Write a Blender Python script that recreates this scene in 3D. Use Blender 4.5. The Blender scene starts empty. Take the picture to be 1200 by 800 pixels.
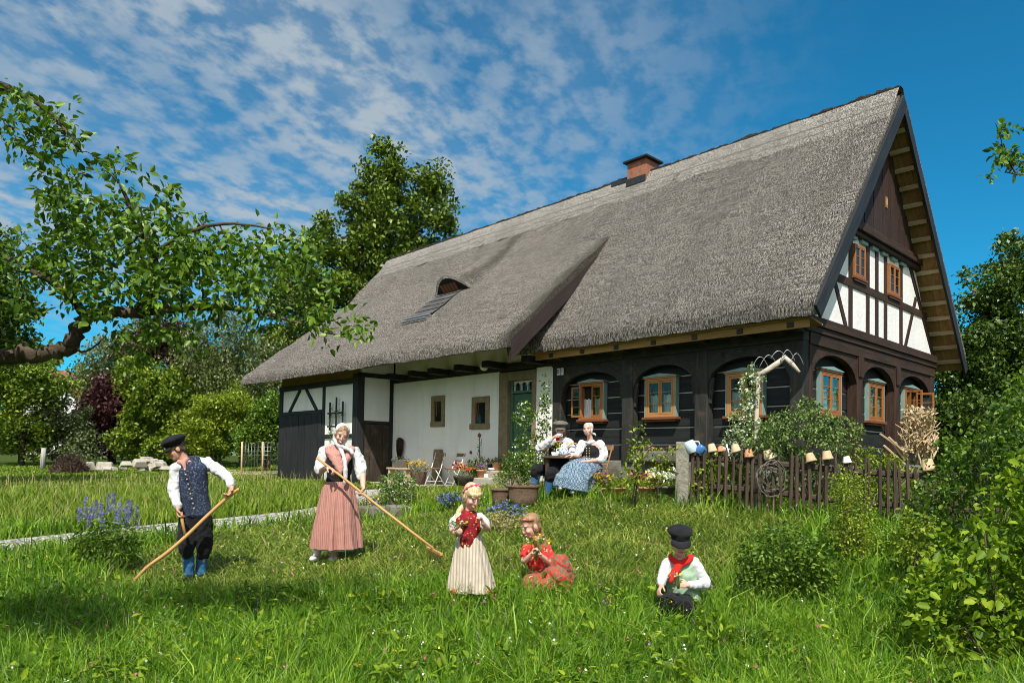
import bpy, math, random
import numpy as np
from mathutils import Vector, Matrix, noise as mnoise
random.seed(7); np.random.seed(7)
SC = bpy.context.scene
COL = SC.collection
RAD = math.radians

# ---------------------------------------------------------------- camera
F = 835.0; CXP = 600.0; PYP = 511.0; PITCH = .028; ROLL = .015
YAW = RAD(46.75)
CAM = np.array([5.51, -12.1, 0.55])
R0 = np.array([math.cos(YAW), math.sin(YAW), 0]); V0 = np.array([-math.sin(YAW), math.cos(YAW), 0]); U0 = np.array([0, 0, 1.])
FWD = V0*math.cos(PITCH)+U0*math.sin(PITCH); UPV = -V0*math.sin(PITCH)+U0*math.cos(PITCH)
RGT = R0*math.cos(ROLL)+UPV*math.sin(ROLL); UP2 = UPV*math.cos(ROLL)-R0*math.sin(ROLL)
cd = bpy.data.cameras.new('camera'); cam = bpy.data.objects.new('camera', cd); COL.objects.link(cam)
cd.sensor_fit = 'HORIZONTAL'; cd.sensor_width = 36; cd.lens = F/1200*36
cd.shift_y = (PYP-400)/1200; cd.clip_start = .05; cd.clip_end = 3000
cam.matrix_world = Matrix(((RGT[0], UP2[0], -FWD[0], CAM[0]), (RGT[1], UP2[1], -FWD[1], CAM[1]), (RGT[2], UP2[2], -FWD[2], CAM[2]), (0, 0, 0, 1)))
SC.camera = cam
SC.cycles.filter_width = .95

# ---------------------------------------------------------------- sky, sun, exposure
SUN_EL, SUN_AZ = RAD(53), RAD(-90+46)       # azimuth measured from +X, counter clockwise: the sun stands in front of the facade
SUND = Vector((math.cos(SUN_EL)*math.cos(SUN_AZ), math.cos(SUN_EL)*math.sin(SUN_AZ), math.sin(SUN_EL)))
SC.view_settings.view_transform = 'Standard'; SC.view_settings.look = 'None'
SC.view_settings.exposure = .32; SC.view_settings.gamma = 1; SC.view_settings.use_curve_mapping = False
W = bpy.data.worlds.new("World"); SC.world = W; W.use_nodes = True
wt = W.node_tree; wn = wt.nodes; wl = wt.links; wn.clear()
def wnode(t, **k):
    n = wn.new(t)
    for a, b in k.items(): setattr(n, a, b)
    return n
sky = wnode('ShaderNodeTexSky', sky_type='NISHITA', sun_disc=False, sun_elevation=SUN_EL, sun_rotation=math.pi/2-SUN_AZ,
            air_density=1.0, dust_density=.25, ozone_density=5.0, altitude=300)
tint = wnode('ShaderNodeMix', data_type='RGBA', blend_type='MULTIPLY'); tint.inputs[0].default_value = 1
tint.inputs[7].default_value = (.12, .84, .95, 1)
wl.new(sky.outputs[0], tint.inputs[6])
tc = wnode('ShaderNodeTexCoord'); sep = wnode('ShaderNodeSeparateXYZ'); wl.new(tc.outputs['Generated'], sep.inputs[0])
def wmath(op, a, b=None, c=None):
    n = wnode('ShaderNodeMath', operation=op)
    for i, q in enumerate((a, b, c)):
        if q is None: continue
        if isinstance(q, (int, float)): n.inputs[i].default_value = q
        else: wl.new(q, n.inputs[i])
    return n.outputs[0]
zz = wmath('ADD', wmath('MAXIMUM', sep.outputs[2], 0), .16)
ux = wmath('DIVIDE', sep.outputs[0], zz); uy = wmath('DIVIDE', sep.outputs[1], zz)
cmb = wnode('ShaderNodeCombineXYZ'); wl.new(ux, cmb.inputs[0]); wl.new(uy, cmb.inputs[1])
def wmap(rot, scale, loc=(0, 0, 0)):
    a = wnode('ShaderNodeMapping'); a.inputs['Rotation'].default_value = (0, 0, -RAD(rot)); wl.new(cmb.outputs[0], a.inputs[0])
    b = wnode('ShaderNodeMapping'); b.inputs['Scale'].default_value = scale; b.inputs['Location'].default_value = loc; wl.new(a.outputs[0], b.inputs[0]); return b.outputs[0]
def wnoise(v, sc, det, ro, di=0):
    n = wnode('ShaderNodeTexNoise'); n.inputs['Scale'].default_value = sc; n.inputs['Detail'].default_value = det; n.inputs['Roughness'].default_value = ro; n.inputs['Distortion'].default_value = di; wl.new(v, n.inputs['Vector']); return n.outputs[0]
def wramp(x, a, b):
    n = wnode('ShaderNodeMapRange', interpolation_type='SMOOTHSTEP'); n.inputs[1].default_value = a; n.inputs[2].default_value = b
    wl.new(x, n.inputs[0]); return n.outputs[0]
puffs = wramp(wnoise(wmap(112, (.80, 1, 1)), 14.5, 4, .55, .08), .36, .64); banks = wramp(wnoise(wmap(118, (.55, 1, 1), (.9, .35, 0)), 2.0, 5, .55, .3), .30, .62); veil = wramp(wnoise(wmap(118, (.22, 1, 1), (3, 1, 0)), 3.0, 5, .6), .35, .75)
# the cloud field lies over the west half of the sky
side = wmath('ADD', wmath('MULTIPLY', sep.outputs[0], -.685), wmath('MULTIPLY', sep.outputs[1], -.728))
field = wramp(side, -.42, .22)
lowfade = wramp(sep.outputs[2], .06, .30)
mask = wmath('MULTIPLY', wmath('ADD', wmath('MULTIPLY', puffs, wmath('ADD', wmath('MULTIPLY', banks, .56), .20)), wmath('ADD', wmath('MULTIPLY', veil, .20), wmath('MULTIPLY', banks, .12))), wmath('MULTIPLY', field, lowfade))
mask = wmath('MINIMUM', mask, .93)
cm = wnode('ShaderNodeMix', data_type='RGBA'); wl.new(mask, cm.inputs[0]); wl.new(tint.outputs[2], cm.inputs[6])
cm.inputs[7].default_value = (3.1, 3.7, 4.2, 1)
# unseen bright clouds behind the photographer, added to fill the shade on the house
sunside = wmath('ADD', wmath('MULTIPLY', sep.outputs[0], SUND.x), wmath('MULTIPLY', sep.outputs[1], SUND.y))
fillcov = wmath('MULTIPLY', wramp(sunside, .02, .42), wmath('ADD', wmath('MULTIPLY', wramp(wnoise(wmap(20, (1, 1, 1)), 2.2, 5, .55), .36, .62), .55), .38))
cs = wnode('ShaderNodeMix', data_type='RGBA'); wl.new(wmath('MULTIPLY', fillcov, wramp(sep.outputs[2], -.02, .12)), cs.inputs[0]); wl.new(cm.outputs[2], cs.inputs[6]); cs.inputs[7].default_value = (11.5, 11.3, 11.0, 1)
bg = wnode('ShaderNodeBackground'); bg.inputs[1].default_value = .11
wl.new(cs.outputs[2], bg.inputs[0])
wo = wnode('ShaderNodeOutputWorld'); wl.new(bg.outputs[0], wo.inputs[0])
sl = bpy.data.lights.new('sun', 'SUN'); sl.energy = 5.0; sl.angle = RAD(.5); sl.color = (1, .95, .86)
so = bpy.data.objects.new('sun', sl); COL.objects.link(so); so.rotation_euler = SUND.to_track_quat('Z', 'Y').to_euler(); so.location = (0, 0, 30)

# ---------------------------------------------------------------- helpers
def pray(x, y): return FWD+RGT*((x-CXP)/F)+UP2*((PYP-y)/F)
def atD(x, y, D): return CAM+pray(x, y)*D

class MB:
    "collects primitives; build() links them as one mesh object"
    def __init__(s): s.v = []; s.f = []; s.uv = []; s.mi = []; s.sm = []
    def add(s, vs, fs, grain=(0, 0, 1), mi=0, smooth=False):
        o = len(s.v); g = Vector(grain).normalized(); vs = [Vector(p) for p in vs]; s.v += vs
        ox, oy = random.random()*9, random.random()*9
        for f in fs:
            a = vs[f[0]]; n = Vector((0, 0, 0))
            for i in range(len(f)):
                p, q = vs[f[i]], vs[f[(i+1) % len(f)]]
                n += Vector(((p.y-q.y)*(p.z+q.z), (p.z-q.z)*(p.x+q.x), (p.x-q.x)*(p.y+q.y)))
            t = n.cross(g)
            if t.length < 1e-9: t = g.orthogonal()
            t.normalize(); gg = g
            if n.length > 0 and abs(n.normalized().dot(g)) > .95: gg = t; t = n.normalized().cross(gg)
            s.f.append([i+o for i in f]); s.uv.append([(vs[i].dot(gg)+ox, vs[i].dot(t)+oy) for i in f]); s.mi.append(mi); s.sm.append(smooth)
    def box(s, c, d, rot=None, grain=None, mi=0, taper=1.0):
        c = Vector(c); hx, hy, hz = d[0]/2, d[1]/2, d[2]/2
        vs = [Vector((sx*hx*(taper if sz > 0 else 1), sy*hy*(taper if sz > 0 else 1), sz*hz)) for sz in (-1, 1) for sy in (-1, 1) for sx in (-1, 1)]
        if grain is None: grain = [(1, 0, 0), (0, 1, 0), (0, 0, 1)][max(range(3), key=lambda i: d[i])]
        g = Vector(grain)
        if rot is not None: vs = [rot @ p for p in vs]; g = rot @ g
        s.add([p+c for p in vs], [(0, 2, 3, 1), (4, 5, 7, 6), (0, 1, 5, 4), (2, 6, 7, 3), (0, 4, 6, 2), (1, 3, 7, 5)], g, mi)
    def span(s, p, q, grain=None, mi=0):
        p, q = Vector(p), Vector(q); s.box((p+q)/2, [abs(q[i]-p[i]) for i in range(3)], None, grain, mi)
    def beam(s, a, b, w, h, up=(0, 0, 1), mi=0):
        a, b = Vector(a), Vector(b); z = (b-a); L = z.length; z.normalize(); u = Vector(up); x = u.cross(z)
        if x.length < 1e-6: x = z.orthogonal()
        x.normalize(); y = z.cross(x)
        M = Matrix((x, y, z)).transposed(); s.box((a+b)/2, (w, h, L), M, (0, 0, 1), mi)
    def tube(s, pts, rad, n=8, mi=0, smooth=True, caps=True, ell=None, side=None):
        pts = [Vector(p) for p in pts]; k = len(pts)
        if not hasattr(rad, '__len__'): rad = [rad]*k
        vs = []; prev = None
        for i, p in enumerate(pts):
            d = (pts[min(i+1, k-1)]-pts[max(i-1, 0)])
            d = d.normalized() if d.length > 1e-9 else Vector((0, 0, 1))
            if prev is None:
                x = Vector(side) if side is not None else d.orthogonal()
            else: x = prev
            x = x-d*x.dot(d)
            if x.length < 1e-6: x = d.orthogonal()
            x.normalize(); prev = x; y = d.cross(x); r = rad[i]
            rx, ry = (r if hasattr(r, '__len__') else (r, r))
            for j in range(n):
                t = 2*math.pi*j/n; vs.append(p+x*(math.cos(t)*rx)+y*(math.sin(t)*ry))
        fs = [(i*n+j, i*n+(j+1) % n, (i+1)*n+(j+1) % n, (i+1)*n+j) for i in range(k-1) for j in range(n)]
        if caps: fs += [tuple(range(n))[::-1], tuple((k-1)*n+j for j in range(n))]
        s.add(vs, fs, (pts[-1]-pts[0]) if (pts[-1]-pts[0]).length > 1e-6 else (0, 0, 1), mi, smooth)
    def lathe(s, prof, n=20, M=None, mi=0, smooth=True, caps=(False, False)):
        vs = []
        for r, z in prof:
            for j in range(n):
                t = 2*math.pi*j/n; p = Vector((r*math.cos(t), r*math.sin(t), z)); vs.append(M @ p if M is not None else p)
        k = len(prof)
        fs = [(i*n+j, i*n+(j+1) % n, (i+1)*n+(j+1) % n, (i+1)*n+j) for i in range(k-1) for j in range(n)]
        if caps[0]: fs.append(tuple(range(n))[::-1])
        if caps[1]: fs.append(tuple((k-1)*n+j for j in range(n)))
        s.add(vs, fs, (0, 0, 1), mi, smooth)
    def ball(s, c, r, n=12, m=8, rot=None, mi=0, smooth=True):
        c = Vector(c); rr = r if hasattr(r, '__len__') else (r, r, r); vs = []
        for i in range(m+1):
            a = math.pi*i/m-math.pi/2
            for j in range(n):
                t = 2*math.pi*j/n; p = Vector((rr[0]*math.cos(a)*math.cos(t), rr[1]*math.cos(a)*math.sin(t), rr[2]*math.sin(a)))
                vs.append(c+(rot @ p if rot is not None else p))
        fs = [(i*n+j, i*n+(j+1) % n, (i+1)*n+(j+1) % n, (i+1)*n+j) for i in range(m) for j in range(n)]
        s.add(vs, fs, (0, 0, 1), mi, smooth)
    def prism(s, poly, off, grain=(0, 0, 1), mi=0):
        "extrude a planar 3-D polygon by a vector"
        poly = [Vector(p) for p in poly]; off = Vector(off); n = len(poly)
        s.add(poly+[p+off for p in poly], [tuple(range(n)), tuple(range(2*n-1, n-1, -1))]+[(i, i+n, (i+1) % n+n, (i+1) % n) for i in range(n)], grain, mi)
    def build(s, name, mats, parent=None, bevel=0, mod=None, recalc=True, merge=False):
        me = bpy.data.meshes.new(name); me.from_pydata([tuple(p) for p in s.v], [], s.f)
        uvl = me.uv_layers.new(name='grain')
        flat = [c for uvs in s.uv for uv in uvs for c in uv]; uvl.data.foreach_set('uv', flat)
        me.polygons.foreach_set('material_index', s.mi); me.polygons.foreach_set('use_smooth', s.sm)
        if not isinstance(mats, (list, tuple)): mats = [mats]
        for m in mats: me.materials.append(m)
        if recalc:
            import bmesh
            bm = bmesh.new(); bm.from_mesh(me)
            if merge: bmesh.ops.remove_doubles(bm, verts=bm.verts, dist=1e-5)
            bmesh.ops.recalc_face_normals(bm, faces=bm.faces); bm.to_mesh(me); bm.free()
        me.update()
        o = bpy.data.objects.new(name, me); COL.objects.link(o)
        if parent is not None: o.parent = parent; o.matrix_parent_inverse = Matrix(); 
        if bevel:
            b = o.modifiers.new('bevel', 'BEVEL'); b.width = bevel; b.segments = 2; b.limit_method = 'ANGLE'; b.harden_normals = False
        return o

def tag(o, label=None, cat=None, group=None, kind=None):
    if label: o['label'] = label
    if cat: o['category'] = cat
    if group: o['group'] = group
    if kind: o['kind'] = kind
    return o
def thing(name, label, cat, loc=(0, 0, 0), rz=0.0, group=None):
    o = bpy.data.objects.new(name, None); COL.objects.link(o); o.location = tuple(loc); o.rotation_euler = (0, 0, rz); o.empty_display_size = .1
    return tag(o, label, cat, group)
def copy_tree(o, loc=None, rz=None, label=None, parent=None, scale=None):
    c = o.copy(); COL.objects.link(c); c.parent = parent
    if loc is not None: c.location = tuple(loc)
    if rz is not None: c.rotation_euler = (0, 0, rz)
    if label: c['label'] = label
    if scale: c.scale = scale
    for ch in o.children: copy_tree(ch, parent=c)
    return c

# ---------------------------------------------------------------- materials
class NT:
    def __init__(s, name):
        s.m = bpy.data.materials.new(name); s.m.use_nodes = True; s.t = s.m.node_tree; s.n = s.t.nodes; s.l = s.t.links
        s.b = s.n['Principled BSDF']; s.out = s.n['Material Output']
    def new(s, t, **k):
        n = s.n.new(t)
        for a, b in k.items(): setattr(n, a, b)
        return n
    def link(s, a, b): s.l.new(a, b)
    def coord(s, kind='Object'): return s.new('ShaderNodeTexCoord').outputs[kind]
    def mapping(s, src, scale=(1, 1, 1), rot=(0, 0, 0), loc=(0, 0, 0)):
        n = s.new('ShaderNodeMapping'); n.inputs['Scale'].default_value = scale; n.inputs['Rotation'].default_value = rot; n.inputs['Location'].default_value = loc
        s.link(src, n.inputs[0]); return n.outputs[0]
    def noise(s, src, scale, detail=4, rough=.55, dist=0):
        n = s.new('ShaderNodeTexNoise'); n.inputs['Scale'].default_value = scale; n.inputs['Detail'].default_value = detail; n.inputs['Roughness'].default_value = rough; n.inputs['Distortion'].default_value = dist
        if src is not None: s.link(src, n.inputs['Vector'])
        return n.outputs[0]
    def voro(s, src, scale, feature='F1'):
        n = s.new('ShaderNodeTexVoronoi', feature=feature); n.inputs['Scale'].default_value = scale; s.link(src, n.inputs['Vector']); return n
    def ramp(s, x, stops, interp='LINEAR'):
        n = s.new('ShaderNodeValToRGB'); n.color_ramp.interpolation = interp; e = n.color_ramp.elements
        while len(e) < len(stops): e.new(.5)
        for i, (p, c) in enumerate(stops): e[i].position = p; e[i].color = (*c, 1) if len(c) == 3 else c
        s.link(x, n.inputs[0]); return n.outputs[0]
    def mix(s, fac, a, b, blend='MIX'):
        n = s.new('ShaderNodeMix', data_type='RGBA', blend_type=blend)
        for i, q in ((0, fac), (6, a), (7, b)):
            if isinstance(q, (int, float)): n.inputs[i].default_value = q
            elif isinstance(q, tuple): n.inputs[i].default_value = (*q, 1)
            else: s.link(q, n.inputs[i])
        return n.outputs[2]
    def math(s, op, a, b=None, clamp=False):
        n = s.new('ShaderNodeMath', operation=op, use_clamp=clamp)
        for i, q in enumerate((a, b)):
            if q is None: continue
            if isinstance(q, (int, float)): n.inputs[i].default_value = q
            else: s.link(q, n.inputs[i])
        return n.outputs[0]
    def bump(s, h, strength=.3, dist=.01):
        n = s.new('ShaderNodeBump'); n.inputs['Strength'].default_value = strength; n.inputs['Distance'].default_value = dist
        s.link(h, n.inputs['Height']); s.link(n.outputs[0], s.b.inputs['Normal']); return n
    def base(s, c):
        if isinstance(c, tuple): s.b.inputs['Base Color'].default_value = (*c, 1)
        else: s.link(c, s.b.inputs['Base Color'])
    def set(s, **k):
        for a, b in k.items(): s.b.inputs[a.replace('_', ' ')].default_value = b
    def rough(s, r): s.b.inputs['Roughness'].default_value = r

def wood(name, dark, light, gs=1.0, rough=.75, bump=.35, spots=None, wear=None):
    t = NT(name); uv = t.coord('UV')
    g = t.noise(t.mapping(uv, (2.2*gs, 55*gs, 1)), 1.0, 5, .6, .3)
    g2 = t.noise(t.mapping(uv, (.7*gs, 7*gs, 1)), 1.0, 3)
    c = t.ramp(t.math('ADD', t.math('MULTIPLY', g, .65), t.math('MULTIPLY', g2, .4)), [(.36, dark), (.68, light)])
    big = t.noise(t.coord(), 1.3, 4)
    c = t.mix(t.math('MULTIPLY', t.math('SUBTRACT', big, .35, True), .9, True), c, tuple(x*.72 for x in dark))
    if wear: c = t.mix(t.ramp(t.noise(t.coord(), 2.6, 6, .65), [(.52, (0, 0, 0)), (.68, (1, 1, 1))]), c, wear)
    if spots:
        vo = t.voro(t.coord(), 16); c = t.mix(t.ramp(vo.outputs[0], [(.05, (1, 1, 1)), (.09, (0, 0, 0))]), c, spots)
    t.base(c); t.rough(rough); t.bump(t.math('ADD', g, t.math('MULTIPLY', g2, .5)), bump, .008); t.set(Specular_IOR_Level=.25)
    return t.m
def plain(name, col, rough=.6, var=.15, scale=12, bump=.1, spec=.4, metal=0, dist=.003):
    t = NT(name); n = t.noise(t.coord(), scale, 5)
    t.base(t.ramp(n, [(.3, tuple(c*(1-var) for c in col)), (.7, tuple(min(1, c*(1+var)) for c in col))])); t.rough(rough)
    t.set(Specular_IOR_Level=spec, Metallic=metal)
    if bump: t.bump(n, bump, dist)
    return t.m
M = {}
M['log'] = wood('black_log', (.008, .009, .009), (.030, .032, .032), .8, .7, .5)
M['post'] = wood('charred_post', (.014, .014, .012), (.050, .050, .045), .9, .7, .5, None, (.075, .055, .04))
M['black'] = wood('tarred_boards', (.010, .011, .012), (.04, .042, .044), 1, .62, .45)
M['brown'] = wood('oak_timber', (.018, .010, .007), (.075, .042, .028), .9, .7, .6)
M['brownboard'] = wood('gable_boards', (.022, .012, .009), (.060, .034, .026), .9, .65, .4, (.30, .24, .2))
M['barge'] = wood('barge_board', (.010, .010, .011), (.040, .041, .043), .9, .6, .4)
M['dkbarge'] = wood('valley_board', (.022, .015, .014), (.055, .040, .038), .9, .6, .4)
M['soffit'] = wood('eave_board', (.20, .11, .030), (.40, .235, .075), .9, .7, .3)
M['lath'] = wood('lath', (.38, .27, .15), (.64, .49, .32), 1, .75, .3)
M['win'] = wood('orange_window_wood', (.24, .085, .022), (.44, .175, .05), 1.2, .4, .15)
M['sill'] = wood('sill_wood', (.12, .045, .02), (.25, .10, .045), 1.2, .5, .2)
M['winlt'] = wood('faded_window_wood', (.32, .145, .045), (.50, .25, .09), 1.2, .5, .2)
M['olddoor'] = wood('weathered_door', (.020, .015, .011), (.080, .058, .042), 1, .7, .5, None, (.10, .08, .06))
M['jade'] = plain('jade_paint', (.21, .32, .285), .5, .12, 9, .05)
M['green'] = plain('green_door_paint', (.075, .155, .10), .42, .15, 7, .05)
M['white'] = plain('white_paint', (.72, .72, .68), .5, .08, 9, .05)
M['terra'] = plain('terracotta', (.48, .22, .11), .8, .22, 18, .2)
M['paleterra'] = plain('pale_stoneware', (.50, .34, .20), .7, .2, 18, .15)
M['cream'] = plain('cream_ceramic', (.52, .40, .25), .5, .15, 14, .1)
M['china'] = plain('china', (.80, .80, .80), .2, .04, 9, .0)
M['enamel'] = plain('blue_enamel', (.05, .16, .40), .25, .25, 14, .0)
M['palenamel'] = plain('pale_enamel', (.52, .62, .72), .25, .1, 14, .0)
M['iron'] = plain('dark_iron', (.05, .05, .05), .5, .3, 20, .2, .5, .6)
M['wire'] = plain('grey_wire', (.30, .32, .33), .4, .1, 20, 0, .5, .8)
M['zinc'] = plain('zinc', (.30, .33, .36), .4, .2, 14, .15, .5, .7)
M['dark'] = plain('dark_interior', (.012, .011, .010), .9, .3, 5, 0)
M['soil'] = plain('soil', (.05, .035, .025), .95, .4, 22, .8, .1, 0, .02)
def mk_plaster(name, col, stain):
    t = NT(name); o = t.coord(); a = t.noise(o, 1.2, 5); b = t.noise(o, 14, 4); s = t.noise(t.mapping(o, (2.5, 2.5, .35)), 1.6, 5)
    c = t.mix(t.ramp(s, [(.5, (0, 0, 0)), (.8, (.55, .55, .55))]), tuple(col), tuple(stain))
    c = t.mix(t.ramp(a, [(.45, (0, 0, 0)), (.75, (.5, .5, .5))]), c, tuple(x*.82 for x in col))
    sp = t.new('ShaderNodeSeparateXYZ'); t.link(o, sp.inputs[0]); mr = t.new('ShaderNodeMapRange'); t.link(t.math('ADD', sp.outputs[2], t.math('MULTIPLY', t.noise(o, 2.5, 5, .7), -.9)), mr.inputs[0]); mr.inputs[1].default_value = .0; mr.inputs[2].default_value = -.75
    c = t.mix(t.math('MULTIPLY', mr.outputs[0], .55, True), c, (.30, .27, .20))     # splashed dirt at the foot of the wall
    t.base(c); t.rough(.9); t.bump(t.math('ADD', t.math('MULTIPLY', a, 1.5), t.math('MULTIPLY', b, .45)), .55, .03); t.set(Specular_IOR_Level=.15); return t.m
M['plaster'] = mk_plaster('lime_plaster', (.86, .84, .79), (.62, .60, .54))
M['gplaster'] = mk_plaster('gable_plaster', (.80, .79, .76), (.66, .65, .62))
def mk_stone(name, a, b, scale=6, bump=.6, lichen=None):
    t = NT(name); o = t.coord(); n = t.noise(o, scale, 7, .65); f = t.noise(o, scale*9, 3, .7)
    c = t.ramp(t.math('ADD', t.math('MULTIPLY', n, .6), t.math('MULTIPLY', f, .4)), [(.33, a), (.64, b)])
    if lichen: c = t.mix(t.ramp(t.noise(o, scale*.7, 6), [(.54, (0, 0, 0)), (.62, (.8, .8, .8))]), c, lichen)
    t.base(c); t.rough(.9); t.bump(t.math('ADD', n, t.math('MULTIPLY', f, .5)), bump, .02); t.set(Specular_IOR_Level=.15); return t.m
M['sand'] = mk_stone('sandstone', (.15, .115, .065), (.30, .24, .15), 5, .5)
M['granite'] = mk_stone('granite', (.13, .12, .095), (.36, .34, .28), 14, .9, (.17, .16, .10))
M['plinth'] = mk_stone('plinth_stone', (.10, .095, .075), (.25, .235, .19), 4, .9, (.10, .10, .06))
M['step'] = mk_stone('step_stone', (.30, .27, .22), (.50, .46, .38), 5, .6)
M['joint'] = mk_plaster('log_joint_lime', (.52, .51, .47), (.34, .33, .30))
M['paleStone'] = mk_stone('pale_rock', (.28, .25, .20), (.52, .48, .40), 3, .9)
def mk_brick():
    t = NT('chimney_brick'); br = t.new('ShaderNodeTexBrick'); br.inputs['Scale'].default_value = 1; br.inputs['Brick Width'].default_value = .25; br.inputs['Row Height'].default_value = .085
    br.inputs['Mortar Size'].default_value = .012; br.inputs['Color1'].default_value = (.42, .12, .045, 1); br.inputs['Color2'].default_value = (.30, .08, .035, 1); br.inputs['Mortar'].default_value = (.16, .14, .12, 1)
    uv = t.coord('UV'); sp = t.new('ShaderNodeSeparateXYZ'); t.link(uv, sp.inputs[0]); cb = t.new('ShaderNodeCombineXYZ'); t.link(sp.outputs[1], cb.inputs[0]); t.link(sp.outputs[0], cb.inputs[1])
    t.link(cb.outputs[0], br.inputs[0]); n = t.noise(t.coord(), 7, 5)
    t.base(t.mix(t.ramp(n, [(.5, (0, 0, 0)), (.75, (.7, .7, .7))]), br.outputs[0], (.07, .045, .035))); t.rough(.9); t.bump(br.outputs[1], -.5, .01); return t.m
M['brick'] = mk_brick()
def mk_thatch(name, dark, mid, light, moss=None, bands=False):
    "weathered reed: fine specks drawn out along the slope, broad weather stains"
    t = NT(name); uv = t.coord('UV')
    a = t.noise(t.mapping(uv, (19, 42, 1)), 1, 3, .65, .3); b = t.noise(t.mapping(uv, (7, 15, 1)), 1, 3, .65, .5); g = t.noise(t.mapping(uv, (.35, 1.1, 1)), 1, 5, .6); d = t.noise(t.mapping(uv, (.5, 5, 1)), 1, 4, .6)
    h = t.math('ADD', t.math('MULTIPLY', a, .8), t.math('MULTIPLY', b, .3))
    c = t.ramp(h, [(.43, dark), (.55, mid), (.655, light)])
    c = t.mix(t.ramp(g, [(.42, (0, 0, 0)), (.75, (.5, .5, .5))]), c, tuple(x*.55 for x in mid))
    c = t.mix(t.ramp(d, [(.55, (0, 0, 0)), (.8, (.35, .35, .35))]), c, (.13, .115, .075))
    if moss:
        # a mossy band along the valley verge and a darker streak above the eyelid window
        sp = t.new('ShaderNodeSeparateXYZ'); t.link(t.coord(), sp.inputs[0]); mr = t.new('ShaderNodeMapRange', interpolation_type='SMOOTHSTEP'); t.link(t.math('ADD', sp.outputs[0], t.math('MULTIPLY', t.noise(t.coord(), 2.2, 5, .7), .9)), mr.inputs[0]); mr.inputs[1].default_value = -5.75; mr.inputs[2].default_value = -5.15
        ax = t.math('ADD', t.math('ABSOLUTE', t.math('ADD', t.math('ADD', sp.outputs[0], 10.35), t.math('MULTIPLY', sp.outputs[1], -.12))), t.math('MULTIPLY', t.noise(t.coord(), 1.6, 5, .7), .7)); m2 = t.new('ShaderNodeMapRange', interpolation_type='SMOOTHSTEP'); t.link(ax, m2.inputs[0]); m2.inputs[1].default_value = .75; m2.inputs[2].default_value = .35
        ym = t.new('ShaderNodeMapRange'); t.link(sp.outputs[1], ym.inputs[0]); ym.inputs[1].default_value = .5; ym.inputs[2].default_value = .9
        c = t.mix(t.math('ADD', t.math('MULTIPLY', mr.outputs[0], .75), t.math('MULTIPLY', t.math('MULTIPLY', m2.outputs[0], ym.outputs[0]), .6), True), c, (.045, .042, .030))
    if bands:
        sp = t.new('ShaderNodeSeparateXYZ'); t.link(t.coord(), sp.inputs[0]); q = t.math('ADD', sp.outputs[2], t.math('MULTIPLY', t.noise(t.coord(), 2, 5), .14)); l1 = t.math('COMPARE', q, 7.78); l1.node.inputs[2].default_value = .022; l2 = t.math('COMPARE', q, 7.56); l2.node.inputs[2].default_value = .016; c = t.mix(t.math('MULTIPLY', t.math('MAXIMUM', l1, l2), .75), c, (.13, .115, .095))
    t.base(c); t.rough(.95); t.bump(h, 1.0, .07); t.set(Specular_IOR_Level=.1); return t.m
M['thatch'] = mk_thatch('weathered_thatch', (.020, .018, .015), (.128, .116, .101), (.36, .33, .295))
M['thatchL'] = mk_thatch('mossy_thatch', (.022, .019, .016), (.145, .130, .112), (.39, .355, .315), True)
M['thatchR'] = mk_thatch('ridge_thatch', (.07, .062, .054), (.26, .24, .21), (.50, .465, .42), False, True)
M['thatchD'] = mk_thatch('dark_ridge_cap', (.008, .007, .006), (.032, .026, .021), (.085, .07, .055))
M['reed'] = wood('reed_underside', (.13, .07, .02), (.46, .27, .10), 1.6, .85, .8)
M['slate'] = mk_stone('slate', (.045, .045, .045), (.12, .115, .11), 3, .6)
def mk_glass():
    t = NT('window_glass'); t.base((.012, .014, .014)); t.rough(.04); t.set(Specular_IOR_Level=.8); n = t.noise(t.coord(), 3, 2); t.bump(n, .06, .02); return t.m
M['glass'] = mk_glass()
def mk_curtain():
    t = NT('lace_curtain'); uv = t.coord('Object'); w = t.noise(t.mapping(uv, (22, 22, 1.5)), 1, 2); v = t.noise(uv, 34, 2)
    t.base(t.ramp(t.math('ADD', t.math('MULTIPLY', w, .7), t.math('MULTIPLY', v, .3)), [(.35, (.42, .45, .44)), (.62, (.80, .83, .83))])); t.rough(.9); return t.m
M['curtain'] = mk_curtain()
def mk_wicker():
    t = NT('wicker'); uv = t.coord('Object'); w = t.new('ShaderNodeTexWave', wave_type='BANDS', bands_direction='Z'); w.inputs['Scale'].default_value = 26; w.inputs['Distortion'].default_value = 3.5; w.inputs['Detail'].default_value = 2; w.inputs['Detail Scale'].default_value = 3
    t.link(uv, w.inputs[0]); n = t.noise(t.mapping(uv, (46, 46, 60)), 1, 3)
    t.base(t.ramp(t.math('ADD', t.math('MULTIPLY', w.outputs[1], .45), t.math('MULTIPLY', n, .55)), [(.30, (.035, .02, .013)), (.68, (.32, .20, .12))])); t.rough(.8); t.bump(w.outputs[1], .9, .012); return t.m
M['wicker'] = mk_wicker()
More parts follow.
